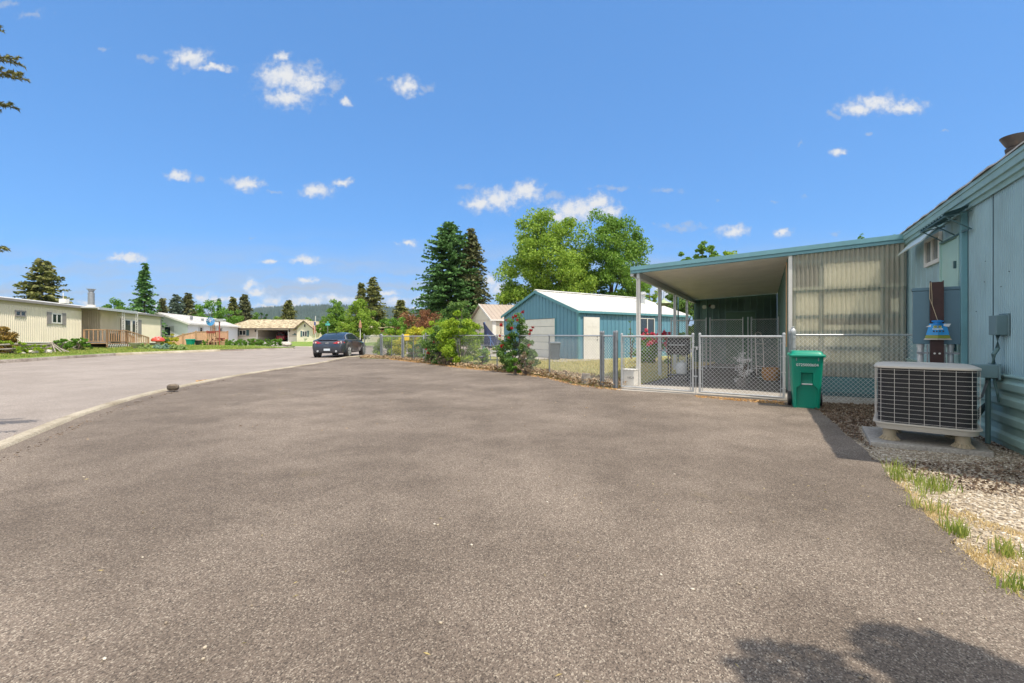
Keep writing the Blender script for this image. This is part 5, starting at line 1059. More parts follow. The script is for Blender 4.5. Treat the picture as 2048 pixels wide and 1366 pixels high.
B('flower_clump', 'upright clump of red and pink garden flowers at the fence corner', 861, 20.4, 690, 34, 'spike', 1500, .09, 48, asp=.25, flowers=[(PX(a, 20.2), 20.2, PZ(b, 20.2), r_ * .8, m_) for a, b, r_, m_ in fr_])
B('garden_shrub', 'yellow green hedge shrub behind the left far gate leaf', 778, 27.0, 658, 74, 'lime', 6500, .10, 49, clumps=50, depth=2.2)
B('garden_shrub', 'yellow flowered shrub behind the right far gate leaf', 826, 25.0, 648, 78, 'yellow', 5200, .10, 50, clumps=46)
B('garden_shrub', 'tall golden green shrub above the fence left of the lime vine', 868, 24.0, 636, 70, 'lime', 6000, .11, 51, clumps=46)
B('garden_shrub', 'dark green shrub low behind the fence corner with pale flowers', 835, 22.6, 682, 50, 'rose', 2600, .08, 52)
B('purple_leaf_shrub', 'reddish brown purple leaf shrub spreading behind the garden', 840, 38, 619, 120, 'plum', 14000, .14, 53, clumps=130, cr=.26)
B('garden_shrub', 'mixed green shrub between street tree and purple leaf shrub', 792, 36, 632, 60, 'green', 5000, .15, 54, clumps=46)
B('garden_shrub', 'bright green shrub tip above the golden shrubs', 897, 30, 622, 44, 'green', 4200, .13, 55, clumps=36)
B('garden_shrub', 'soft green shrub in front of the brown roofed house', 955, 40, 645, 56, 'rose', 3600, .14, 56, clumps=30)
B('garden_shrub', 'yellow green shrub at the foot of the tan shed', 1000, 30, 672, 60, 'yellow', 2600, .1, 57, clumps=30)
g_ = random.Random(8)
fl_ = [(g_.gauss(1300, 12), g_.gauss(667, 7)) for _ in range(15)] + [(g_.gauss(1330, 9), g_.gauss(684, 9)) for _ in range(15)] + [(g_.gauss(1330, 8), g_.gauss(666, 6)) for _ in range(8)]
B('rose_bush', 'wide rose bush covered in pink red flowers below the garage window', 1310, 19.2, 662, 84, 'green', 6500, .08, 58, clumps=54, flowers=[(PX(a, 18.2 + g_.uniform(-.2, .3)), 18.3, PZ(b, 18.3), 0.09, 'pinkpet') for a, b in fl_])
B('climbing_stems', 'thin climbing rose stems on the blue garage wall', 1262, 22.6, 640, 20, 'rose', 240, .07, 59, clumps=12, cr=.5)
B('dark_shrub', 'dark shrub beneath the last carport posts', 1368, 25, 655, 40, 'rose', 3000, .1, 60)

# ------------------------------------------------------------------ street: coupe, other vehicles
def loft_body(rings, name, m, par, smooth=True, sub=0, fr=None, cap=True):
    mb = MB(fr); k = len(rings[0]); full = []
    for r_ in rings: full.append([(x, y, z) for x, y, z in r_] + [(-x, y, z) for x, y, z in r_[::-1] if abs(x) > 1e-4])
    loft(mb, full, cap, cap); return mb.build(name, m, par, smooth=True, sub=sub)
def make_car(name, label, loc, rz, col, kind='coupe', group=None):
    t = T(name, label, 'car', loc, rz, group=group); P = Matrix.Rotation(rz, 4, 'Z'); c_, s_ = math.cos(rz), math.sin(rz)
    fr = Fr(tuple(loc) if len(loc) == 3 else (loc[0], loc[1], 0), (c_, s_), (-s_, c_))
    pt_ = NT(name + '_paint'); pm = pt_.done(pt_.bsdf(col, .28, .35, Coat_Weight=1.0, Coat_Roughness=.05))
    hi = 1.0 if kind == 'coupe' else 1.22
    # body stations from tail (y=0) to nose: (y, half width, sill z, belt z, deck z)
    S = [(0.0, .70, .40, .62, .74), (.04, .80, .30, .70, .90), (.14, .86, .24, .78, .985), (.45, .915, .22, .80, 1.0), (.9, .93, .22, .80, .98), (1.6, .925, .22, .80, .95), (2.4, .92, .22, .80, .93), (3.1, .915, .22, .78, .91), (3.9, .89, .22, .72, .82), (4.35, .83, .24, .62, .70), (4.55, .72, .28, .52, .60), (4.6, .60, .34, .48, .54)]
    rings = []
    for y, w, zs_, zb, zd in S:
        zb, zd = zb * (1 if kind == 'coupe' else 1.12), zd * (1 if kind == 'coupe' else 1.12)
        rings.append([(0, y, zs_), (w * .80, y, zs_), (w * .96, y, zs_ + .07), (w, y, (zs_ + zb) / 2 + .02), (w * .985, y, zb), (w * .93, y, zd - .035), (w * .84, y, zd), (0, y, zd + .02)])
    loft_body(rings, 'body', pm, t, fr=fr)
    # greenhouse
    if kind == 'coupe': K = [(.42, .66, .985), (.62, .65, 1.08), (1.0, .61, 1.24), (1.4, .575, 1.34), (1.9, .56, 1.375), (2.35, .575, 1.36), (2.75, .62, 1.24), (3.15, .70, 1.06), (3.42, .74, .93)]
    else: K = [(.10, .70, 1.12), (.22, .66, 1.45), (.5, .62, 1.58), (1.5, .62, 1.62), (2.3, .62, 1.6), (2.9, .66, 1.3), (3.3, .72, 1.05)]
    gl_, rf_ = [], []
    for y, w, z in K:
        bw = np.interp(y, [q[0] for q in S], [q[1] for q in S]) * .86; bz = np.interp(y, [q[0] for q in S], [q[4] for q in S]) * (1 if kind == 'coupe' else 1.12) - .03
        z = max(z, bz + .02); w = max(w, .2); w = min(bw, w if z - bz > .1 else bw)
        gl_.append([(0, y, bz), (bw, y, bz), ((bw + w) / 2 + .02, y, (bz + z) / 2), (w, y, z - .02), (w * .9, y, z), (0, y, z + .015)])
    loft_body(gl_, 'windows', M['glass'], t, fr=fr)
    R0 = [q for q in gl_ if q[3][2] > (1.27 if kind == 'coupe' else 1.5)]
    rr_ = [[(0, q[0][1], q[4][2] - .02), (q[3][0] + .006, q[3][1], q[3][2] - .02), (q[3][0] + .008, q[3][1], q[3][2] - .002), (q[4][0], q[4][1], q[4][2] + .012), (0, q[5][1], q[5][2] + .012)] for q in R0]
    loft_body(rr_, 'roof', pm, t, fr=fr)
    mb = MB(fr)
    for s1 in (-1, 1):
        for i0 in range(len(gl_) - 1):
            a_, b_ = gl_[i0], gl_[i0 + 1]
            if a_[0][1] < 1.1 or a_[0][1] >= 2.3: mb.bar((s1 * (a_[3][0] + .002), a_[3][1], a_[3][2] - .012), (s1 * (b_[3][0] + .002), b_[3][1], b_[3][2] - .012), .05)
        mb.add([(s1 * .80, .55, .96), (s1 * .80, 1.25, .95), (s1 * .62, 1.18, 1.28), (s1 * .645, .85, 1.18), (s1 * .76, .55, .96), (s1 * .76, 1.25, .95), (s1 * .58, 1.18, 1.26), (s1 * .60, .85, 1.16)], [(0,1,2,3), (7,6,5,4), (0,4,5,1), (1,5,6,2), (2,6,7,3), (3,7,4,0)])
    mb.build('pillar', pm, t, smooth=True)
    if kind == 'coupe':
        mb = MB(fr)
        for s1 in (-1, 1): mb.tube([(s1 * .74, 3.1, 1.0), (s1 * .655, 2.75, 1.22), (s1 * .60, 2.35, 1.335), (s1 * .585, 1.9, 1.352), (s1 * .60, 1.4, 1.32), (s1 * .65, .98, 1.2), (s1 * .80, .72, 1.0)], .012, 6); mb.bar((s1 * .82, .7, .985), (s1 * .82, 3.0, .95), .014)
        mb.build('chrome_trim', M['galvl'], t)
        mb = MB(fr)
        for s1 in (-1, 1): mb.add([(s1 * .90, 3.0, 1.0), (s1 * 1.02, 2.95, 1.0), (s1 * 1.03, 2.95, .90), (s1 * .90, 3.0, .90), (s1 * .90, 3.2, .96), (s1 * 1.0, 3.15, .95), (s1 * 1.0, 3.15, .90), (s1 * .90, 3.2, .90)], [(0,1,2,3), (4,7,6,5), (0,4,5,1), (1,5,6,2), (2,6,7,3), (3,7,4,0)])
        mb.build('mirror', pm, t, bevel=.01)
        mb = MB(fr); mb.tube([(0, 1.5, 1.39), (0, 1.35, 1.43), (0, 1.33, 1.46)], .018, 6); mb.build('aerial', M['black'], t)
        for s1 in (-1, 1): mb = MB(fr); mb.add([(s1 * .925, 1.35, .9), (s1 * .935, 1.35, .3), (s1 * .935, 2.55, .3), (s1 * .925, 2.55, .88), (s1 * .91, 1.35, .9), (s1 * .92, 1.35, .3), (s1 * .92, 2.55, .3), (s1 * .91, 2.55, .88)], [(0,1,2,3), (7,6,5,4), (0,4,5,1), (1,5,6,2), (2,6,7,3), (3,7,4,0)]); mb.bar((s1 * .945, 1.42, .8), (s1 * .945, 1.6, .8), .022); mb.build('door', pm, t, bevel=.01)
    # tail: lamps, plate, diffuser, exhausts
    ys = .0
    for s1 in (-1, 1):
        mb = MB(fr); P_ = [(.30, -.0, .80), (.55, -.01, .90), (.80, .10, .885), (.875, .34, .86), (.865, .26, .78), (.76, .035, .755), (.5, -.015, .765)]
        vs = [(s1 * x, y - .012, z) for x, y, z in P_] + [(s1 * x * .97, y + .10, z) for x, y, z in P_]; n = 7; mb.add(vs, [tuple(range(n)), tuple(range(n, 2*n))[::-1]] + [(i, (i+1) % n, n + (i+1) % n, n + i) for i in range(n)])
        tl_ = mb.build('tail_lamp', flat('tail_red', (.45, .02, .03), .15, Coat_Weight=1.0), t); mb = MB(fr); mb.tube([(s1 * .62, .012, .83), (s1 * .62, -.022, .83)], .045, 14); mb.tube([(s1 * .76, .05, .82), (s1 * .76, .018, .82)], .03, 10); mb.build('reverse_lens', flat('lens', (.75, .5, .5), .1), tl_)
    mb = MB(fr); mb.box(-.64, .64, -.03, .06, .26, .40); mb.build('diffuser', M['black'], t, bevel=.02)
    mb = MB(fr); mb.box(-.17, .17, -.045, -.032, .385, .50); mb.build('number_plate', flat('plate_face', (.55, .62, .68), .4), t)
    for s1 in (-1, 1): mb = MB(fr); mb.tube([(s1 * .50, .05, .36), (s1 * .50, -.05, .36)], [.05, .055], 14); mb.build('exhaust_tip', M['galvl'], t)
    mb = MB(fr); 
    for k in range(16): a1_, a2_ = k * math.pi / 8, (k + 1) * math.pi / 8; mb.bar((.085 * math.cos(a1_), -.012, .80 + .042 * math.sin(a1_)), (.085 * math.cos(a2_), -.012, .80 + .042 * math.sin(a2_)), .012)
    mb.bar((-.05, -.012, .775), (-.02, -.012, .825), .012); mb.bar((.05, -.012, .825), (.02, -.012, .775), .012); mb.bar((-.03, -.012, .797), (.03, -.012, .803), .012); mb.build('badge', M['galvl'], t)
    mb = MB(fr); mb.box(-.55, .55, .02, .12, .985, 1.005) if kind == 'coupe' else mb.box(-.5, .5, .12, .2, 1.56, 1.6); mb.build('spoiler', pm, t, bevel=.008)
    for y in (.82, 3.60):
        for s1 in (-1, 1):
            mb = MB(fr); mb.tube([(s1 * .72, y, .335), (s1 * .945, y, .335)], .375, 28); mb.build('wheel_arch', M['black'], t, smooth=True)
            mb = MB(fr); mb.tube([(s1 * .73, y, .325), (s1 * .75, y, .325), (s1 * .93, y, .325), (s1 * .955, y, .325)], [.29, .325, .325, .295], 28); ty = mb.build('wheel', M['black'], t, smooth=True)
            mb = MB(fr)
            for k in range(10): a_ = 2 * math.pi * k / 10 + (.12 if k % 2 else -.12); mb.bar((s1 * .962, y, .325), (s1 * .958, y + .225 * math.cos(a_), .325 + .225 * math.sin(a_)), .035)
            mb.tube([(s1 * .95, y, .325), (s1 * .962, y, .325)], .24, 24); mb2 = MB(fr); mb2.tube([(s1 * .94, y, .325), (s1 * .9635, y, .325)], .205, 24)
            k0 = MB(fr); k0.tube([(s1 * .955, y, .325), (s1 * .975, y, .325)], .05, 12)
            for k in range(10): a_ = 2 * math.pi * k / 10 + (.12 if k % 2 else -.12); k0.bar((s1 * .968, y, .325), (s1 * .964, y + .225 * math.cos(a_), .325 + .225 * math.sin(a_)), .03)
            rm_ = MB(fr); n = 28; vs = []
            for k in range(n): a_ = 2 * math.pi * k / n; vs += [(s1 * .958, y + .25 * math.cos(a_), .325 + .25 * math.sin(a_)), (s1 * .966, y + .25 * math.cos(a_), .325 + .25 * math.sin(a_)), (s1 * .966, y + .22 * math.cos(a_), .325 + .22 * math.sin(a_)), (s1 * .958, y + .22 * math.cos(a_), .325 + .22 * math.sin(a_))]
            k0.add(vs, [(4*k+j, 4*k+(j+1) % 4, 4*((k+1) % n)+(j+1) % 4, 4*((k+1) % n)+j) for k in range(n) for j in range(4)]); k0.build('rim', M['galvl'], ty)
    return t
make_car('parked_coupe', 'dark blue grey two door coupe parked at the kerb corner', (-10.16, 25.0, .0), R(1.5), (.035, .045, .065))
make_car('red_car', 'red car parked inside the open garage of the tan roofed house', (PX(557, 86) , 86.5, .05), R(0), (.30, .008, .02), 'suv')
make_car('white_car', 'white car mostly hidden behind the dark blue grey coupe', (PX(665, 66), 66, .0), R(8), (.7, .7, .7), 'suv')
# ------------------------------------------------------------------ cream mobile home across the street
LH = Fr((-33.2, 43.0, 0), (.2236, -.9747), (.9747, .2236), zs=.017)
lh = T('cream_home', 'long cream ribbed mobile home with grey shutters across the street', 'mobile home', (-33.2, 43, 0)); LL = 26
bt, tp = .55, 3.0
mb = MB(LH); mb.box(0, 8.65, -4.2, -.02, bt, tp); mb.box(10.75, LL, -4.2, -.02, bt, tp); mb.box(8.65, 10.75, -4.2, -1.2, bt, tp)
for x0_, x1_, z1_ in ((0.02, 6.6, 2.68), (6.6, 8.7, tp), (10.7, LL, 2.75)): mb.ribs(x0_, x1_, 0, bt, z1_, .145, .035, w=.55)
mb.ribs(8.75, 10.7, -1.18, bt, tp, .145, .03, w=.55); mb.ribs(-1.2, 0, 8.66, bt, tp, .145, .02, axis='b'); mb.ribs(-1.2, 0, 10.74, bt, tp, .145, .02, out=-1, axis='b'); mb.ribs(-4.2, 0, 0, bt, tp, .145, .03, out=-1, axis='b'); mb.build('wall', M['cream'], lh)
mb = MB(LH); mb.box(0, 6.6, .0, .02, 2.68, tp); mb.box(10.75, LL, 0, .02, 2.75, tp); mb.build('frieze', paint('khaki_band', (.50, .44, .31), .5, var=.04), lh)
mb = MB(LH); mb.box(-.25, LL, -4.3, .18, tp, tp + .05); mb.box(-.28, LL, .16, .24, tp - .06, tp + .1); mb.box(-.30, -.24, -4.3, .24, tp - .06, tp + .1); mb.build('gutter', M['greytrim'], lh, bevel=.01)
mb = MB(LH); mb.add([(-.28, .14, tp + .05), (LL, .14, tp + .05), (LL, -2, tp + .42), (-.28, -2, tp + .42), (LL, -4.3, tp + .05), (-.28, -4.3, tp + .05)], [(0,1,2,3), (3,2,4,5), (0,3,5), (1,4,2)]); mb.build('roof', M['whiteroof'], lh)
mb = MB(LH); mb.box(6.4, 11.2, .2, 1.25, tp - .02, tp + .06); mb.box(6.4, 11.2, 1.25, 1.32, tp - .12, tp + .06); mb.build('porch_roof', M['alum'], lh)
mb = MB(LH); mb.box(0, LL, -.06, .05, bt - .06, bt + .01); mb.build('base_trim', M['white'], lh); mb = MB(LH); mb.box(0, LL, -4.1, -.03, -.6, bt - .06); mb.build('skirting', paint('skirt_brown', (.22, .18, .14), .7), lh); mb = MB(LH); mb.box(-.08, .04, -.03, .06, bt, tp); mb.build('corner_trim', M['greytrim'], lh)
def win(fr, par, a0, a1, z0, z1, b=.035, fw=.08, sh=0, shm='greytrim', mul=1, glass='glass', fm='white', out=1, axis='a'):
    f = (lambda m, p0, p1, q0, q1, r0, r1: m.box(p0, p1, min(b + q0 * out, b + q1 * out), max(b + q0 * out, b + q1 * out), r0, r1)) if axis == 'a' else (lambda m, p0, p1, q0, q1, r0, r1: m.box(min(b + q0 * out, b + q1 * out), max(b + q0 * out, b + q1 * out), p0, p1, r0, r1))
    m = MB(fr); f(m, a0, a1, 0, .04, z0, z0 + fw); f(m, a0, a1, 0, .04, z1 - fw, z1); f(m, a0, a0 + fw, 0, .04, z0 + fw, z1 - fw); f(m, a1 - fw, a1, 0, .04, z0 + fw, z1 - fw)
    for k in range(mul): c = a0 + (a1 - a0) * (k + 1) / (mul + 1); f(m, c - fw / 2, c + fw / 2, 0, .04, z0 + fw, z1 - fw)
    w = m.build('window', M[fm], par); m = MB(fr); f(m, a0 + fw, a1 - fw, .005, .02, z0 + fw, z1 - fw); m.build('pane', M[glass], w)
    if sh:
        for c0, c1 in ((a0 - sh - .02, a0 - .02), (a1 + .02, a1 + sh + .02)):
            m = MB(fr); f(m, c0, c1, 0, .035, z0 - .05, z1 + .05); m.build('shutter', M[shm], par)
    return w
win(LH, lh, 15.65, 16.45, 2.08, 2.45, sh=0, fm='greytrim', b=.036); win(LH, lh, 12.7, 13.6, 1.78, 2.46, sh=.36, b=.036)
win(LH, lh, 4.85, 5.75, 1.22, 2.45, sh=0, mul=0, b=.036); win(LH, lh, 3.85, 4.75, 1.15, 2.45, mul=0, b=.036)
for c0, c1 in ((5.8, 6.25), (3.3, 3.78)): mb = MB(LH); mb.box(c0, c1, .035, .07, 1.1, 2.5); mb.build('shutter', M['greytrim'], lh)
mb = MB(LH); mb.box(9.55, 10.45, -1.14, -1.09, .62, 2.72); mb.build('door', paint('maroon_door', (.16, .06, .07), .5), lh); mb = MB(LH); mb.box(9.7, 10.3, -1.085, -1.07, 1.2, 2.55); mb.build('door_pane', M['glass'], lh)
c_ = (6.9, -1.6); mb = MB(LH); mb.lathe(c_, [(.28, 3.1), (.28, 3.5)], 16); mb.build('chimney_base', M['white'], lh); mb = MB(LH); mb.lathe(c_, [(.21, 3.5), (.21, 4.45), (.16, 4.5), (.16, 4.58), (.21, 4.6), (.2, 4.68), (.3, 4.74), (.3, 4.76), (.05, 4.78)], 16); mb.build('chimney', M['galv'], lh, smooth=True)
for q in (17.6, 16.8, 9.8): mb = MB(LH); mb.cb((q, -1.6, 3.55), (.4, .4, .3)); mb.build('roof_vent', M['white'], lh)
mb = MB(LH); mb.cyl((9.9, -1.6), .02, 3.3, 4.15, 6); mb.build('vent_pipe', M['white'], lh)
# trellis posts, deck
for q in (8.15, 5.6 + .75):
    mb = MB(LH); 
    for d_ in (-.14, .14): mb.box(q + d_ - .02, q + d_ + .02, 1.20, 1.24, .1, tp - .02)
    for k in range(18): z = .3 + k * .155; s_ = 1 if k % 2 else -1; mb.bar((q - .14 * s_, 1.22, z), (q + .14 * s_, 1.22, z + .155), .02)
    mb.build('trellis_post', M['white'], lh)
dk = T('wooden_deck', 'brown wooden deck with railings and steps at the cream home door', 'deck', LH((8, 1, 0)))
mb = MB(LH); mb.box(6.7, 10.65, -1.1, 1.5, .44, .50); mb.build('deck_boards', M['wood'], dk)
mb = MB(LH)
for k in range(14): 
    for s_ in (1, -1): mb.bar((6.9 + k * .27, 1.52, -.0 if s_ > 0 else .42), (6.9 + k * .27 + .27, 1.52, .42 if s_ > 0 else -.0), .025)
mb.build('lattice', M['white'], dk)
def railing(pts, z, h=.95, n=8, nm='railing'):
    mb = MB(LH); (x0_, y0_, z0_), (x1_, y1_, z1_) = pts
    mb.bar((x0_, y0_, z0_ + h), (x1_, y1_, z1_ + h), .07); mb.bar((x0_, y0_, z0_ + .12), (x1_, y1_, z1_ + .12), .05)
    for k in range(n + 1): f = k / n; x, y, zz = x0_ + (x1_-x0_) * f, y0_ + (y1_-y0_) * f, z0_ + (z1_-z0_) * f; mb.box(x - .025, x + .025, y - .025, y + .025, zz + .12, zz + h)
    for f in (0, 1): x, y, zz = x0_ + (x1_-x0_) * f, y0_ + (y1_-y0_) * f, z0_ + (z1_-z0_) * f; mb.box(x - .045, x + .045, y - .045, y + .045, zz - .3, zz + h + .02)
    mb.build(nm, M['wood'], dk)
railing(((10.6, 1.5, .50), (8.2, 1.5, .50)), 0, n=9); railing(((8.2, 1.5, .5), (5.2, 1.5, .0)), 0, n=12); railing(((6.7, .25, .5), (4.6, .25, .0)), 0, n=9); railing(((10.6, 1.5, .5), (10.6, .1, .5)), 0, n=5)
mb = MB(LH)
for k in range(4): mb.box(6.7 - (k + 1) * .42, 6.7 - k * .42, .28, 1.48, -.05, .42 - k * .12)
mb.build('step', M['wood'], dk)
gb_ = MB(LH); gb_.ext([(-.2, .5), (-.2, 1.1), (-.1, 1.25), (.25, 1.25), (.35, 1.1), (.35, .5)], 'a', 6.9, 7.5); tag(gb_.build('deck_grill', paint('dark_green_enamel', (.03, .07, .05), .4), bevel=.03), 'dark covered grill standing on the wooden deck', 'grill')

# ------------------------------------------------------------------ white house and wooden fence
WH = Fr((PX(375, 60), 60.0, .1), (-.98, .2), (-.30, .954)); wh = T('white_house', 'white clapboard house with pale shingle roof behind the orange fence', 'house', WH((0, 0, 0)))
def clap(fr, a0, a1, z0, z1, b, out, axis='a', st=.22):
    m = MB(fr); z = z0
    while z < z1 - .01:
        zt = min(z + st, z1); pr_ = [(b, z), (b + out * .03, z), (b + out * .004, zt), (b, zt)]; m.ext(pr_, axis, a0, a1) if axis == 'a' else m.ext([(b + out * q, zz) for q, zz in ((0, z), (.03, z), (.004, zt), (0, zt))], 'b', a0, a1); z += st
    return m
mb = clap(WH, 0, 9.4, .3, 2.75, 0, -1); q = clap(WH, 0, 24, .3, 2.75, 0, -1, 'b'); n = len(mb.v); mb.v += q.v; mb.f += [tuple(k + n for k in f) for f in q.f]
mb.box(.01, 9.4, .01, 24, 0, 2.7); mb.add([(0, 0, 2.72), (9.4, 0, 2.72), (4.7, 0, 4.05), (0, .3, 2.72), (9.4, .3, 2.72), (4.7, .3, 4.05)], [(0,1,2), (3,5,4), (0,2,5,3), (1,4,5,2)]); mb.build('wall', paint('white_clapboard', (.74, .76, .78), .5, var=.03), wh)
mb = MB(WH); slope(mb, -.5, 2.68, 4.7, 4.2, -.5, 24.3, .12); slope(mb, 4.7, 4.2, 9.9, 2.68, -.5, 24.3, .12); rf = mb.build('roof', M['shinglegrey'], wh)
for q_, z_ in ((5, 3.6), (9.5, 3.4), (15, 3.5)): mb = MB(WH); mb.cb((1.6, q_, z_), (.35, .35, .5)); mb.build('roof_vent', M['galv'], rf)
mb = MB(WH); mb.box(-.62, -.5, -.5, 24.3, 2.52, 2.70); slope(mb, -.5, 2.69, 4.7, 4.21, -.62, -.51, .22); slope(mb, 4.7, 4.21, 9.9, 2.69, -.62, -.51, .22); mb.build('fascia', M['white'], wh)
win(WH, wh, 2.6, 3.7, 1.0, 2.3, b=-.03, out=-1, sh=.45, shm='alum', mul=0); 
for c0, wdt in ((4.5, 1.0), (10.2, 1.2), (13.2, 1.2)): win(WH, wh, c0, c0 + wdt, 1.15, 2.3, b=-.03, out=-1, sh=.45, shm='alum', mul=1 if c0 > 5 else 0, axis='b')
def board_fence(name, label, pts, m='woodfence'):
    t = T(name, label, 'fence', pts[0][:2]); mb = MB(); g_ = random.Random(2)
    for (x0_, y0_, h0), (x1_, y1_, h1) in zip(pts, pts[1:]):
        L = math.hypot(x1_-x0_, y1_-y0_); n = int(L / .15); ux, uy = (x1_-x0_) / L, (y1_-y0_) / L
        for k in range(n): f = k / n; f2 = (k + .93) / n; o = .012 * (k % 2); x, y = x0_ + ux * L * f + uy * o, y0_ + uy * L * f - ux * o; xx, yy = x0_ + ux * L * f2 + uy * o, y0_ + uy * L * f2 - ux * o; h = h0 + (h1-h0) * (f + f2) / 2; mb.prism([(x, y), (xx, yy), (xx - uy * .02, yy + ux * .02), (x - uy * .02, y + ux * .02)], 0, h)
    mb.build('board_panel', M[m], t)
    for x, y, h in pts: mb = MB(); mb.cb((x, y - .08, (h + .12) / 2), (.14, .14, h + .12)); mb.build('post', M['wood'], t)
    mb = MB()
    for (x0_, y0_, h0), (x1_, y1_, h1) in zip(pts, pts[1:]): mb.bar((x0_, y0_ - .04, h0 + .01), (x1_, y1_ - .04, h1 + .01), .07)
    mb.build('top_rail', M['wood'], t)
bf = [(343, 52, 677), (367, 53, 669), (393, 54, 663.5), (416, 55.5, 663), (436, 57, 663), (456, 59, 663.5)]
board_fence('board_fence', 'orange brown board fence stepping down in front of the white house', [(PX(p, d), d, PZ(y, d)) for p, d, y in bf])

# ------------------------------------------------------------------ tan roofed house with open garage
D0 = 84.0; TH = Fr((PX(456, D0), D0, .03)); th = T('tan_roofed_house', 'low house with tan shingle roof, open double garage and front gable', 'house', TH((0, 0, 0)))
X = lambda px, d=D0: PX(px, d) - PX(456, D0)
eZ = PZ(656.5, D0); rZ = PZ(640, D0 + 4); gx0, gx1 = X(515.5), X(576)
lo_ = paint('pale_panel_wall', (.66, .62, .54), .6, var=.03); up_ = paint('taupe_wall', (.50, .44, .37), .6, var=.03)
mb = MB(TH); mb.box(0, gx0, 0, 9, 0, .88); mb.box(gx1, X(596), 0, 9, 0, .88); mb.build('lower_wall', lo_, th)
mb = MB(TH); mb.box(0, gx0, 0, 9, .88, eZ); mb.box(gx1, X(596), 0, 9, .88, eZ); mb.box(gx0, gx1, 0, .2, 2.12, eZ); mb.build('upper_wall', up_, th)
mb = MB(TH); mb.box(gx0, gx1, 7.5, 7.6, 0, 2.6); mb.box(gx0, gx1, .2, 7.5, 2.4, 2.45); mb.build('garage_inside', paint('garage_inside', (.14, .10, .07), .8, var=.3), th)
mb = MB(TH); mb.box(gx0 - .2, gx0, -.04, .0, 0, 2.25); mb.box(gx1, gx1 + .2, -.04, 0, 0, 2.25); mb.add([(gx0 - .2, -.05, 2.2), (gx1 + .2, -.05, 2.2), (gx1 + .2, -.05, 2.42), (gx0 - .2, -.05, 2.42), (gx0 - .2, 0, 2.2), (gx1 + .2, 0, 2.2), (gx1 + .2, 0, 2.42), (gx0 - .2, 0, 2.42)], [(0,1,2,3), (7,6,5,4), (0,4,5,1), (2,6,7,3)]); mb.build('garage_surround', M['white'], th)
mb = MB(TH); x0_, x1_ = -.8, X(598); mb.add([(x0_, -.8, eZ), (x1_, -.8, eZ), (x1_, 4, rZ + .05), (X(474), 4, rZ + .05), (x0_, 9.8, eZ), (x1_, 9.8, eZ), (x0_, -.8, eZ - .15), (x1_, -.8, eZ - .15), (x1_, 9.8, eZ - .15), (x0_, 9.8, eZ - .15)], [(0,1,2,3), (0,3,4), (3,2,5,4), (1,5,2), (0,6,7,1), (9,8,7,6), (4,9,6,0), (1,7,8,5), (5,8,9,4)]); mb.build('roof', M['shingle'], th)
mb = MB(TH); mb.box(x0_ - .05, x1_, -.88, -.81, eZ - .2, eZ - .02); mb.cyl((.05, -.1), .06, .1, eZ - .1, 8); mb.build('gutter', paint('dark_gutter', (.10, .08, .06), .5), th)
win(TH, th, X(478), X(492.5), 1.15, 2.12, b=-.01, out=-1, sh=.5, shm='tealdark', mul=1, fw=.1)
for px in (511.5, 579): mb = MB(TH); mb.cb((X(px), -.1, 2.0), (.18, .18, .4)); mb.build('wall_lamp', M['black'], th)
mb = MB(TH); mb.box(X(585), X(594.5), -.05, -.01, 1.18, 1.32); mb.add([(X(587.5), -.05, 1.34), (X(592), -.05, 1.34), (X(589.7), -.05, 1.62), (X(587.5), -.01, 1.34), (X(592), -.01, 1.34), (X(589.7), -.01, 1.62)], [(0,1,2), (5,4,3), (0,3,4,1), (1,4,5,2), (2,5,3,0)]); mb.build('wall_plaque', M['tealdark'], th)
a0_, a1_ = X(596.2), X(628); pk = PZ(643, D0 - .6); ac_ = (a0_ + a1_) / 2; cw = paint('cream_clapboard', (.70, .66, .52), .55, var=.03)
mb = clap(TH, a0_, a1_, 0, eZ, -.5, -1); mb.box(a0_, a1_, -.49, 8, 0, eZ); mb.add([(a0_, -.5, eZ), (a1_, -.5, eZ), (ac_, -.5, pk), (a0_, 0, eZ), (a1_, 0, eZ), (ac_, 0, pk)], [(0,1,2), (3,5,4), (0,2,5,3), (1,4,5,2), (0,3,4,1)]); mb.build('gable_wall', cw, th)
mb = MB(TH); slope(mb, a0_ - .5, eZ - .25, ac_, pk + .15, -1.0, 8, .14); slope(mb, ac_, pk + .15, a1_ + .5, eZ - .25, -1.0, 8, .14); mb.build('gable_roof', M['shingle'], th)
mb = MB(TH); slope(mb, a0_ - .5, eZ - .22, ac_, pk + .18, -1.06, -1.005, .2); slope(mb, ac_, pk + .18, a1_ + .5, eZ - .22, -1.06, -1.005, .2); mb.build('barge_board', paint('dark_gutter_b', (.12, .09, .06), .5), th)
win(TH, th, ac_ - .45, ac_ + .45, .95, 1.95, b=-.53, out=-1, sh=.3, shm='tealdark', mul=1, fw=.07); mb = MB(TH); mb.box(ac_ - .1, ac_ + .1, -.56, -.5, 2.7, 3.15); mb.build('gable_vent', M['black'], th)
b0_ = X(629); mb = clap(TH, a1_, a1_ + 5.5, 0, 3.1, 2, -1); mb.box(a1_, a1_ + 5.5, 2.02, 10, 0, 3.1); mb.build('side_wing', cw, th); mb = MB(TH); slope(mb, a1_ - 1, 3.0, a1_ + 2.8, 3.75, 1.6, 10.3, .12); slope(mb, a1_ + 2.8, 3.75, a1_ + 6, 3.0, 1.6, 10.3, .12); mb.build('wing_roof', M['shingle'], th)
win(TH, th, a1_ + .6, a1_ + 1.5, 1.2, 2.2, b=1.97, out=-1, mul=1, fw=.07)
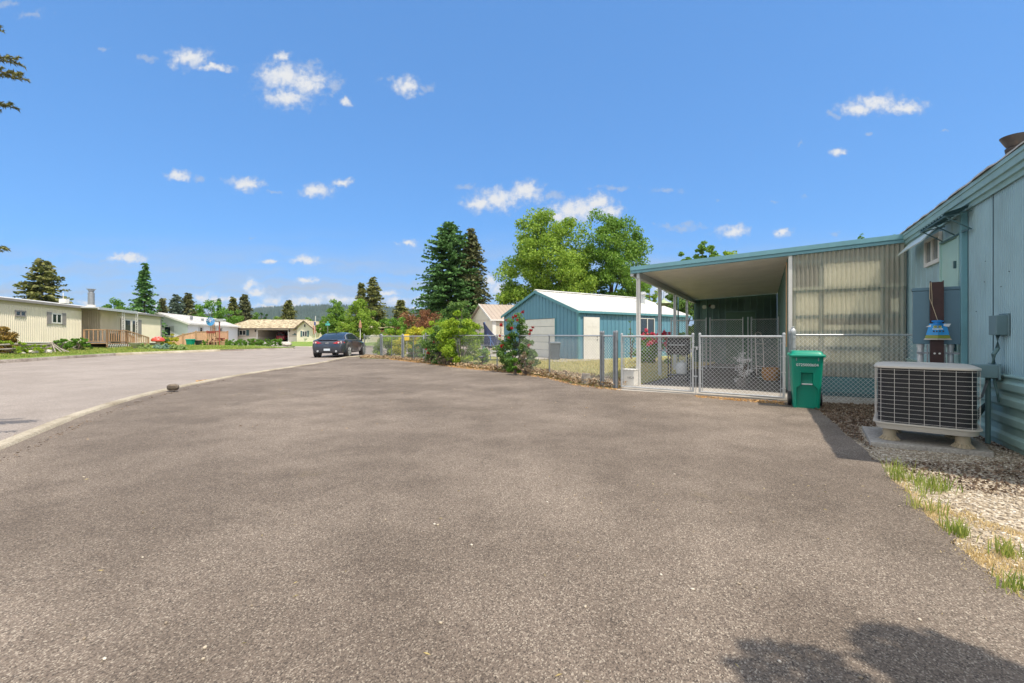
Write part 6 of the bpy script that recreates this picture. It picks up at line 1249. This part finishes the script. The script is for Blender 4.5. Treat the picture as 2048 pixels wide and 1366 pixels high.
# pale house and brick house behind the street trees
PH = Fr((PX(655, 72), 72, 0)); ph = T('pale_house', 'pale yellow house half hidden behind the street trees', 'house', PH((0, 0, 0)))
mb = clap(PH, 0, 6.4, 0, 2.6, 0, -1); mb.box(.01, 6.4, .02, 8, 0, 2.6); mb.build('wall', cw, ph); mb = MB(PH); slope(mb, -.4, 2.5, 3.2, 3.2, -.5, 8.5, .12); slope(mb, 3.2, 3.2, 6.8, 2.5, -.5, 8.5, .12); mb.build('roof', M['shingle'], ph)
win(PH, ph, 2.4, 3.3, .9, 2.1, b=-.03, out=-1, mul=1, fw=.08); win(PH, ph, .8, 1.5, .9, 2.1, b=-.03, out=-1, mul=0, fw=.08)
OH = Fr((PX(737, 78), 78, 0)); oh_ = T('brick_house', 'low orange brick house seen through the far fence', 'house', OH((0, 0, 0)))
mb = MB(OH); mb.box(0, 7, 0, 8, 0, 2.1); mb.build('wall', paint('orange_brick', (.42, .22, .12), .8, var=.2, scale=4), oh_); mb = MB(OH); slope(mb, -.4, 2.05, 3.5, 2.7, -.4, 8.4, .1); slope(mb, 3.5, 2.7, 7.4, 2.05, -.4, 8.4, .1); mb.build('roof', M['shingle'], oh_); win(OH, oh_, 1.2, 2.4, .8, 1.7, b=0, out=-1, mul=1)

# ------------------------------------------------------------------ yard things across the street
def L_(px, py): d = 30.0; \
    return None
def at(px, d): x = PX(px, d); return x, d, (float(hfar(np.array(x), np.array(d))) if d < 42 else .12)
def boulder(name, label, px, d, w, h, seed, m='stone', group=None):
    x, y, z = at(px, d); bm = bmesh.new(); bmesh.ops.create_icosphere(bm, subdivisions=3, radius=1); r_ = random.Random(seed); o3 = Vector((r_.random() * 9, r_.random() * 9, r_.random() * 9)); from mathutils import noise as nz
    for v in bm.verts: k = 1 + .28 * nz.noise(v.co * 1.3 + o3) + .1 * nz.noise(v.co * 4 + o3); v.co = Vector((v.co.x * w / 2 * k + x, v.co.y * w / 2.4 * k + y, v.co.z * h / 2 * k + z + h * .35))
    me = bpy.data.meshes.new(name); bm.to_mesh(me); bm.free(); me.materials.append(M[m]); o = bpy.data.objects.new(name, me); C.objects.link(o); return tag(o, label, 'rock', group)
boulder('boulder', 'large pale boulder beside the split rail fence', 62, 25.5, .62, .26, 1); boulder('boulder', 'small pale rock just left of the large boulder', 44, 24.8, .35, .15, 2); boulder('boulder', 'tan rock near the right post of the split rail fence', 96, 26, .36, .26, 3); boulder('boulder', 'small reddish rock in the bed before the wooden deck', 153, 30.5, .36, .3, 4)
boulder('boulder', 'white rock at the right tip of the front lawn hedge', 573, 48.5, 1.0, .5, 5)
rf_ = T('split_rail_fence', 'weathered grey split rail fence in front of the cream home', 'fence', at(40, 25)[:2])
def railpost(px, d, h=.62):
    x, y, z = at(px, d); mb = MB(); g_ = random.Random(int(px)); n = 7; rr_ = [[(x + (.11 + g_.uniform(-.03, .03)) * (1 - .3 * k / 3) * math.cos(i * 6.283 / n), y + .09 * math.sin(i * 6.283 / n), z - .1 + (h + .1) * k / 3 + (g_.uniform(-.04, .04) if k == 3 else 0)) for i in range(n)] for k in range(4)]; loft(mb, rr_); mb.build('post', M['oldwood'], rf_); return x, y, z
pp = [railpost(-12, 23.6), railpost(41, 25.0), railpost(103, 27.0)]
mb = MB(); g_ = random.Random(5)
for (x0_, y0_, z0_), (x1_, y1_, z1_) in zip(pp, pp[1:]):
    for hz in (.27, .50): mb.tube([(x0_, y0_, z0_ + hz), ((x0_+x1_)/2, (y0_+y1_)/2, (z0_+z1_)/2 + hz + g_.uniform(-.04, .04)), (x1_, y1_, z1_ + hz + g_.uniform(-.05, .05))], [.035, .045, .035], 6)
mb.build('rail', M['oldwood'], rf_); mb = MB(); x, y, z = pp[-1]
for k, (dx, dy) in enumerate(((.6, -.3), (.8, .1), (.9, -.2), (1.0, .15))): mb.tube([(x + dx * .15, y + dy * .2, z + .55 - k * .06), (x + dx * .9, y + dy, z + .02)], .03, 6)
mb.build('fallen_rail', M['oldwood'], rf_)
ms = T('mushroom_ornament', 'big red mushroom garden ornament on a stone stem', 'ornament', at(316, 35)[:2]); x, y, z = at(316, 35); z += .14; mb = MB(); mb.lathe((x, y), [(.19, z - .2), (.14, z + .2), (.16, z + .36)], 14); mb.build('stem', M['stone'], ms, smooth=True); mb = MB(); mb.lathe((x, y), [(.36, z + .34), (.45, z + .40), (.43, z + .52), (.32, z + .64), (.16, z + .72), (.02, z + .74)], 24); mb.build('cap', M['red'], ms, smooth=True)
g_ = random.Random(4); mb = MB()
for k in range(16): a_ = g_.uniform(0, 6.28); r_ = g_.uniform(.1, .36); zz = z + .745 - (r_ / .42) ** 2.2 * .2; mb.cb((x + r_ * math.cos(a_), y + r_ * math.sin(a_), zz), (.055, .055, .05))
mb.build('white_spot', M['white'], ms)
x, y, z = at(272, 33.5); mb = MB(); mb.lathe((x, y), [(.18, z), (.16, z + .08), (.30, z + .2), (.42, z + .34), (.46, z + .40), (.47, z + .42), (.42, z + .42), (.35, z + .36)], 20); tag(mb.build('stone_bowl', M['stone'], smooth=True), 'grey stone bowl planter by the deck steps', 'planter')
def BL(name, label, px, d, top, wpx, m, n, leaf, seed, **k): x, y, z = at(px, d); return bush(name, label, x, y, max(.2, PZ(top, d) - z), wpx / F * d, m, n, leaf, seed, z0=z, **k)
BL('bronze_shrub', 'bronze brown mounded shrub at the left edge of the cream home', 4, 25, 652, 58, 'bronze', 5000, .12, 61, clumps=50)
BL('front_shrub', 'yellow green low plants beneath the bronze shrub', 20, 24.6, 682, 70, 'lime', 2200, .12, 62, asp=.25)
BL('front_shrub', 'light green low plants below the shuttered window', 68, 25.6, 683, 46, 'lime', 1500, .12, 63, asp=.3)
BL('front_shrub', 'loose green shrub left of the round one at the deck', 122, 28.5, 677, 34, 'green', 1700, .11, 64)
BL('front_shrub', 'round bright green shrub next to the deck lattice', 158, 30, 675, 44, 'green', 3000, .11, 65, clumps=36)
for i, (px, m_, lb) in enumerate(((284, 'hosta', 'pale variegated hosta nearest the stone bowl'), (300, 'hosta', 'pale hosta second from the stone bowl'), (318, 'bluegreen', 'blue green hosta below the red mushroom'), (334, 'bluegreen', 'blue green hosta right of the red mushroom'), (350, 'hosta', 'pale hosta second from the right of the row'), (362, 'hosta', 'pale hosta at the right end of the row'))): BL('hosta_plant', lb, px, 33.5, 688, 20, m_, 520, .2, 70 + i, stems=False, cat='plant', group='hostas along the front lawn', clumps=14)
BL('yellow_shrub', 'yellow and white flowered shrub behind the red mushroom', 336, 45, 664, 34, 'yellow', 2600, .13, 76, clumps=30); BL('dark_shrub', 'dark green shrub under the yellow flowered one', 326, 43, 672, 30, 'rose', 1800, .13, 77)
BL('front_shrub', 'dense green round shrub left of the windmill', 412, 44, 678, 24, 'green', 1900, .12, 78); BL('burgundy_shrub', 'thin dark red shrub at the foot of the windmill', 424, 43.5, 678, 14, 'burg', 500, .12, 79); BL('front_shrub', 'bright green round shrub between windmill and hedge', 450, 46, 676, 24, 'green', 2300, .12, 80)
BL('burgundy_shrub', 'spiky burgundy red shrub before the open garage', 508, 52, 680, 18, 'burg', 700, .25, 81, asp=.2, stems=False); BL('burgundy_shrub', 'small burgundy shrub left of the garage opening', 522, 54, 681, 12, 'burg', 400, .2, 83, asp=.25, stems=False)
BL('yellow_shrub', 'low yellow green shrub left of the tipped rock', 380, 44, 689, 40, 'lime', 900, .12, 82)
hx = [(460 + i * 8.6, 48 + i * .35) for i in range(13)]; V_, Q_ = [], []; g = np.random.default_rng(12); n = 0
for px, d in hx:
    pts, cl, _ = crown_pts((PX(px, d), d, .42), (.42, .5, .34), 950, 14, lambda h: 1.0, seed=int(px), cr=.45); V, Q = leaf_quads(pts, .1, rs=g); V_.append(V); Q_.append(Q + n); n += len(V)
tag(npmesh('clipped_hedge', np.concatenate(V_), np.concatenate(Q_), LF['green']), 'low clipped green hedge along the side of the front lawn', 'hedge')
wm_ = T('garden_windmill', 'garden windmill with blue blades and red metalwork on wooden legs', 'windmill', (PX(428, 42), 42, .12)); d = 42.5; x = PX(425.5, d); zt = PZ(643, d); mb = MB()
for dx, dy in ((-.3, -.25), (.3, -.25), (-.3, .25), (.3, .25)): mb.tube([(x + dx, d + dy, .1), (x + dx * .25, d + dy * .25, zt - .1)], .035, 6)
for z in (.6, 1.1, 1.6): f = 1 - .75 * z / zt; mb.tube([(x - .3*f, d - .25*f, z), (x + .3*f, d - .25*f, z), (x + .3*f, d + .25*f, z), (x - .3*f, d + .25*f, z), (x - .3*f, d - .25*f, z)], .025, 5)
mb.build('tower', M['wood'], wm_); mb = MB()
for k in range(12): a_ = k * math.pi / 6; ca_, sa_ = math.cos(a_), math.sin(a_); mb.add([(x + .08*ca_ - .02*sa_, d - .32, zt + .08*sa_ + .02*ca_), (x + .08*ca_ + .02*sa_, d - .35, zt + .08*sa_ - .02*ca_), (x + .40*ca_ + .09*sa_, d - .37, zt + .40*sa_ - .09*ca_), (x + .40*ca_ - .09*sa_, d - .31, zt + .40*sa_ + .09*ca_)], [(0,1,2,3)])
mb.build('blades', flat('blade_blue', (.05, .28, .60), .4), wm_); mb = MB(); mb.tube([(x, d - .35, zt), (x, d + .1, zt), (x + .55, d + .25, zt - .05)], .03, 6); mb.build('shaft', M['galv'], wm_); mb = MB(); mb.box(x - .45, x + .5, d - .3, d + .25, 1.55, 1.62); mb.box(x - .4, x + .4, d - .28, d - .24, 1.40, 1.55); mb.build('red_platform', M['dullred'], wm_)
x2 = PX(441, d); mb = MB(); mb.cyl((x2 - .1, d), .05, .1, PZ(643, d), 8); mb.build('tank_stand', M['dullred'], wm_); mb = MB(); mb.ext([(-.36, 0), (.36, 0), (.42, .12), (.3, .24), (-.3, .24), (-.42, .12)], 'b', -.2, .2); mb.v = [(a + x2, b + d, c + PZ(643, d)) for a, b, c in mb.v]; mb.build('tin_hood', M['galvl'], wm_)
bb = T('garden_bench', 'small reddish slatted bench beside the windmill', 'bench', (PX(437, 43), 43, .12)); x = PX(437, 43); mb = MB()
for k in range(3): mb.box(x - .45, x + .45, 42.8 + k * .14, 42.92 + k * .14, .55, .58)
mb.build('seat', M['wood'], bb); mb = MB(); [mb.box(x - .45, x + .45, 43.22, 43.25, .72 + k * .14, .82 + k * .14) for k in range(2)]; mb.build('backrest', M['dullred'], bb)
for dx in (-.4, .4): mb = MB(); mb.box(x + dx - .04, x + dx + .04, 42.8, 43.25, .1, .55); mb.build('leg', M['wood'], bb)
def sbin(label, px, d, top, wpx, m):
    x = PX(px, d); h = PZ(top, d) - .12; w = wpx / F * d; t_ = T('wheeled_bin', label, 'bin', (x, d, .12)); fr_ = Fr((x, d, .12)); mb = MB(fr_); loft(mb, [lid_pl(w * .75, w * .75, 0, .05), lid_pl(w * .92, w * .92, h * .85, .05)]); mb.build('body', m, t_, smooth=True); mb = MB(fr_); loft(mb, [lid_pl(w, w, h * .85, .05), lid_pl(w, w, h * .93, .05), lid_pl(w * .85, w * .85, h, .05)]); mb.build('lid', m, t_, smooth=True)
sbin('dark green bin standing in front of the orange board fence', 381, 50, 678, 13, GB); sbin('low dark bin right of the green one by the orange fence', 397, 50.5, 680.5, 10, M['black'])
# street sign, flag, letterbox things
ss = T('street_sign', 'green street name sign on a thin steel pole behind the coupe', 'street sign', (PX(655.5, 47), 47, .05)); x = PX(655.5, 47); mb = MB(); mb.cyl((x, 47), .03, .05, PZ(648, 47), 8); mb.build('pole', M['galv'], ss); mb = MB(); mb.box(x - .22, x + .22, 46.97, 46.99, PZ(651, 47), PZ(646.5, 47)); mb.build('blade', flat('sign_teal', (.10, .45, .40), .4), ss); mb = MB(); mb.box(x - .01, x + .01, 46.8, 47.2, PZ(646.2, 47), PZ(642.5, 47)); mb.build('cross_blade', flat('sign_teal_b', (.10, .45, .40), .4), ss)
fp_ = T('flag_pole', 'white flag pole with a drooping striped flag beside the front gable', 'flag pole', (PX(631, 70), 70, .05)); x = PX(631, 70); mb = MB(); mb.cyl((x, 70), .045, .05, PZ(632, 70), 8); mb.build('pole', M['white'], fp_)
zt, zb_ = PZ(643, 70), PZ(668, 70)
def flag_strip(nm, m, off0, off1, z0_, z1_): mb = MB(); mb.add([(x + off0, 69.95, z1_), (x + off1, 69.9, z1_ - .1), (x + off1 * .8, 69.9, z0_ - .1), (x + off0 * .9, 69.95, z0_), (x + off0, 69.98, z1_), (x + off1, 69.93, z1_ - .1), (x + off1 * .8, 69.93, z0_ - .1), (x + off0 * .9, 69.98, z0_)], [(0,1,2,3), (7,6,5,4), (0,4,5,1), (1,5,6,2), (2,6,7,3), (3,7,4,0)]); mb.build(nm, m, fp_)
flag_strip('flag_canton', flat('flag_blue', (.06, .08, .25), .7), -.22, .08, zt - .55, zt)
for k in range(5): flag_strip('flag_stripe', M['red'] if k % 2 == 0 else M['white'], -.30 + k * .12, -.18 + k * .12, zb_ + .1 * k, zt - .57)
pu = T('closed_umbrella', 'closed brown garden umbrella on a white pole before the round street tree', 'umbrella', (PX(720.5, 42), 42, .05)); x = PX(720.5, 42); mb = MB(); mb.cyl((x, 42), .03, .05, PZ(640, 42), 8); mb.build('pole', M['white'], pu); mb = MB(); mb.lathe((x, 42), [(.13, PZ(656, 42)), (.15, PZ(654, 42)), (.12, PZ(648, 42)), (.06, PZ(643, 42)), (.02, PZ(640, 42))], 10); mb.build('canopy', paint('brown_canvas', (.36, .20, .12), .8), pu)
for lb, px, d in (('white garden planter on legs in front of the gable wall', 611, 76),): x = PX(px, d); t_ = T('garden_planter', lb, 'planter', (x, d, .05)); mb = MB(); mb.lathe((x, d), [(.12, .35), (.28, .62), (.30, .7)], 10); mb.build('bowl', M['white'], t_); mb = MB(); [mb.bar((x + dx, d, .05), (x + dx * .4, d, .4), .06) for dx in (-.25, .25)]; mb.build('leg', M['white'], t_)

# ------------------------------------------------------------------ trees
def CT(label, px, d, top, wpx, m, seed, name='conifer_tree', **k): return conifer(name, label, PX(px, d), d, PZ(top, d), wpx / F * d, m, seed, **k)
def BT(label, px, d, top, wpx, m, seed, name='broadleaf_tree', **k): return broadleaf(name, label, 'tree', PX(px, d), d, PZ(top, d), wpx / F * d, m, seed=seed, **k)
CT('broad golden tipped spruce behind the left part of the cream home', 85, 55, 523, 112, 'spruceo', 101, name='spruce_tree', spray=.75, power=.62, base=.1, ragged=.25, dens=.9)
CT('tall pointed fir behind the cream home chimney', 289, 58, 532, 80, 'fir', 102, name='fir_tree', spray=.6, power=.9, droop=.3, dens=.8, ragged=.45)
BT('rounded green tree behind the cream home chimney', 242, 70, 588, 72, 'green', 103, n=6500, clumps=60, leaf=.28, base=.1)
CT('small dark spruce right of the tall pointed fir', 325, 75, 598, 34, 'spruce', 104, name='spruce_tree', spray=.6)
CT('blue green spruce, left of a touching pair behind the white house', 352, 80, 592, 54, 'bluespruce', 105, name='spruce_tree', spray=.7, power=.6)
CT('brown green spruce, right of a touching pair behind the white house', 376, 82, 589, 48, 'spruce', 106, name='spruce_tree', spray=.7, power=.65)
BT('deep green round tree above the roof of the white house', 425, 95, 604, 92, 'green', 107, n=9000, clumps=80, leaf=.38, base=.02); CT('tiny pointed tree top rising behind the deep green round tree', 438, 112, 599, 16, 'fir', 108, spray=.6)
CT('golden brown spruce, left one of two behind the tan roof', 466, 108, 597, 36, 'spruceo', 109, name='spruce_tree', spray=.9, power=.7); CT('golden brown spruce with the higher top behind the tan roof', 489, 110, 590, 50, 'spruce', 110, name='spruce_tree', spray=.9, power=.7)
BT('olive green spreading tree just above the tan roof', 492, 102, 622, 80, 'cottond', 111, n=6000, clumps=60, leaf=.35, base=.05)
prc = lambda h: min(1, h * 6) * (1 - h) ** .35
BT('slim columnar cypress, left of two above the tan roof', 523, 110, 614, 11, 'fir', 112, name='columnar_tree', n=2200, clumps=30, leaf=.35, base=.02, prof=prc, cr=.4); BT('slim columnar cypress, right of two above the tan roof', 532, 110, 618, 8, 'fir', 113, name='columnar_tree', n=1700, clumps=24, leaf=.35, base=.02, prof=prc, cr=.4)
BT('light green tree low above the tan roof, left of the spruce', 557, 108, 628, 44, 'cotton', 114, n=4500, clumps=50, leaf=.34, base=.02); CT('dark spruce rising alone above the middle of the tan roof', 577, 106, 602, 42, 'spruceo', 115, name='spruce_tree', spray=.85, power=.6)
prm = lambda h: (.55 + .45 * min(1, h * 3)) * (1 - max(0, h - .3) / .7) ** .75
BT('upright green street tree behind the parked coupe', 672, 50, 596, 62, 'cottond', 116, name='street_tree', n=9000, clumps=85, leaf=.2, base=.14, prof=prm, trunk=.1)
BT('broad round green street tree right of the parked coupe', 722, 47, 600, 92, 'cotton', 117, name='street_tree', n=13000, clumps=110, leaf=.2, base=.2, prof=lambda h: (.7 + .3 * min(1, h * 4)) * (1 - max(0, h - .25) / .75) ** .6, trunk=.14)
BT('small low green tree left of the upright street tree', 648, 54, 634, 36, 'cottond', 118, name='street_tree', n=3600, clumps=40, leaf=.2, base=.3, trunk=.07)
CT('dark spruce with the lower top behind the round street tree', 723, 92, 568, 44, 'spruceo', 119, name='spruce_tree', spray=.8, power=.75); CT('tall dark spruce behind the round street tree', 746, 90, 558, 72, 'spruceo', 120, name='spruce_tree', spray=.8, power=.62)
CT('lone rounded spruce between street trees and tall fir', 802, 80, 603, 46, 'spruceo', 121, name='spruce_tree', spray=.75, power=.5)
CT('tall dense dark green fir above the lime vine', 897, 56, 447, 144, 'fir', 122, name='fir_tree', spray=.62, power=.5, base=.16, dens=2.1, ragged=.45, trunk=.3, droop=.1)
CT('tall brown green spruce right of the dense fir', 942, 57, 458, 102, 'spruce', 123, name='spruce_tree', spray=.6, power=.55, base=.1, dens=2.0, droop=.45, trunk=.25)
BT('low dark green tree below the dense fir', 925, 50, 600, 110, 'rose', 124, n=7000, clumps=60, leaf=.25, base=.02)
prt = lambda h: (.45 + .55 * min(1, h * 2.4)) * (1 - max(0, h - .4) / .6) ** .55
BT('big yellow green cottonwood behind the blue garage', 1096, 52, 430, 206, 'cotton', 125, name='cottonwood_tree', n=64000, clumps=240, leaf=.29, base=.12, prof=lambda h: (.99 if h < .45 else .99 - .42 * ((h - .45) / .55) ** 1.5), trunk=.35, cr=.2, bark='barkl')
BT('big deep green cottonwood right of the yellow green one', 1222, 53, 427, 178, 'cottond', 126, name='cottonwood_tree', n=54000, clumps=190, leaf=.28, base=.1, prof=lambda h: (.95 if h < .4 else .95 - .58 * ((h - .4) / .6) ** 1.4), trunk=.35, cr=.2, bark='bark')
BT('dark leafy tree seen between the carport posts', 1372, 34, 555, 100, 'rose', 127, name='garden_tree', n=9000, clumps=80, leaf=.2, base=.1)
for lb, px, top, w_, sd in (('broadleaf tree top showing over the left carport roof', 1362, 506, 66, 128), ('broadleaf tree top showing over the middle of the carport roof', 1412, 484, 66, 129), ('bright broadleaf tree top right of the middle over the carport roof', 1462, 492, 90, 130)): BT(lb, px, 42, top, w_, 'cottond' if sd < 130 else 'lime', sd, name='garden_tree', n=11000, clumps=100, leaf=.2, base=.3, cr=.2)
CT('dark shoot of a tree over the carport roof near the teal home', 1722, 40, 475, 22, 'green', 131, spray=.3, dens=.3); CT('dark shoot over the carport roof next to the teal home corner', 1790, 40, 470, 22, 'green', 132, spray=.3, dens=.3)
g_ = random.Random(6)
for i, (px, d, top, w_, m_, lb) in enumerate(((400, 100, 630, 60, 'cottond', 'low tree behind the ridge of the white house'), (545, 115, 636, 70, 'green', 'low green tree line tree above the tan ridge'), (605, 120, 634, 60, 'cottond', 'low tree beyond the front gable roof'), (690, 100, 628, 70, 'rose', 'dark tree filling behind the upright street tree'), (775, 90, 632, 60, 'green', 'green tree between the dark spruces and the lone spruce'), (815, 70, 632, 60, 'rose', 'dark green tree behind the purple leaf shrub'), (860, 66, 618, 60, 'cottond', 'green tree left of the tall fir foot'), (975, 90, 640, 60, 'rose', 'dark tree beyond the brown roofed house'), (1300, 60, 560, 60, 'cotton', 'yellow green tree right of the deep green cottonwood'), (455, 120, 632, 70, 'green', 'green tree behind the windmill hood'), (30, 70, 618, 60, 'rose', 'dark tree behind the far left roof'))): BT(lb, px, d, top, w_, m_, 140 + i, n=3200, clumps=40, leaf=.34, base=.02)
# two trees standing just outside the photograph: one reaches in from the left, one shades the driveway
def needle_branch(par, p0, p1, seed, wid=.5):
    g = np.random.default_rng(seed); p0, p1 = np.array(p0), np.array(p1); mb = MB(); mb.tube([tuple(p0), tuple((p0 + p1) / 2 + [0, 0, .03]), tuple(p1)], [.022, .014, .005], 6); cen, dr = [], []; L = np.linalg.norm(p1 - p0); u = (p1 - p0) / L; s = np.cross(u, [0, 0, 1]); s /= np.linalg.norm(s)
    for k in range(56):
        f = .25 + .75 * k / 56; b = p0 + (p1 - p0) * f; sd = 1 if k % 2 else -1; ln = wid * (1.12 - f) * g.uniform(.6, 1.1) + .07; d = u * .75 + s * sd * .65 + np.array([0, 0, g.uniform(-.35, .15)]); d /= np.linalg.norm(d); mb.tube([tuple(b), tuple(b + d * ln)], .004, 4, cap=False)
        n = int(ln / .0024)
        for q in range(n): t_ = q / n; r_ = g.normal(size=3) * .9; cen.append(b + d * ln * t_ + r_ / np.linalg.norm(r_) * .012); dr.append(d * .5 + r_)
    V, Q = leaf_quads(np.array(cen), .05, asp=.2, dirs=np.array(dr), rs=g); npmesh('branch_needles', V, Q, LF['spruceo'], par); mb.build('branch', M['bark'], par)
nt = conifer('spruce_tree', 'near spruce reaching into the top left corner of the view', -9.0, 3.2, 11.0, 4.4, 'spruceo', 150, base=.30, spray=.4, power=.7, trunk=.22, ragged=.3)
needle_branch(nt, (-8.6, 4.0, 3.9), (-5.38, 5.0, 4.12), 1, .55); needle_branch(nt, (-8.4, 3.9, 4.1), (-5.42, 5.0, 4.28), 4, .4); needle_branch(nt, (-8.6, 4.0, 3.6), (-5.55, 5.05, 3.80), 2, .45); needle_branch(nt, (-8.6, 3.9, 4.3), (-5.62, 5.0, 4.62), 3, .3); needle_branch(nt, (-8.6, 4.2, 2.3), (-5.62, 5.05, 2.22), 5, .3)
broadleaf('maple_tree', 'leafy tree behind the camera whose shadow falls on the driveway', 'tree', 4.0, -1.88, 5.6, 4.5, 'green', n=26000, clumps=95, leaf=.12, trunk=.12, base=.45, seed=151, cr=.19)

# ------------------------------------------------------------------ air between here and the hill
hz = MB(); hz.box(-6200, 6200, -400, 9200, -2.3, 172); t = NT('haze_air'); t.t.links.clear()
pv = t.n('ShaderNodeVolumePrincipled'); pv.inputs['Color'].default_value = (.80, .88, 1.0, 1); pv.inputs['Density'].default_value = 0.00008; pv.inputs['Anisotropy'].default_value = .3
t.l(pv.outputs[0], t.out.inputs['Volume']); tag(hz.build('haze', t.m), 'faint blue haze of the air in front of the distant hill', 'haze', kind='stuff')
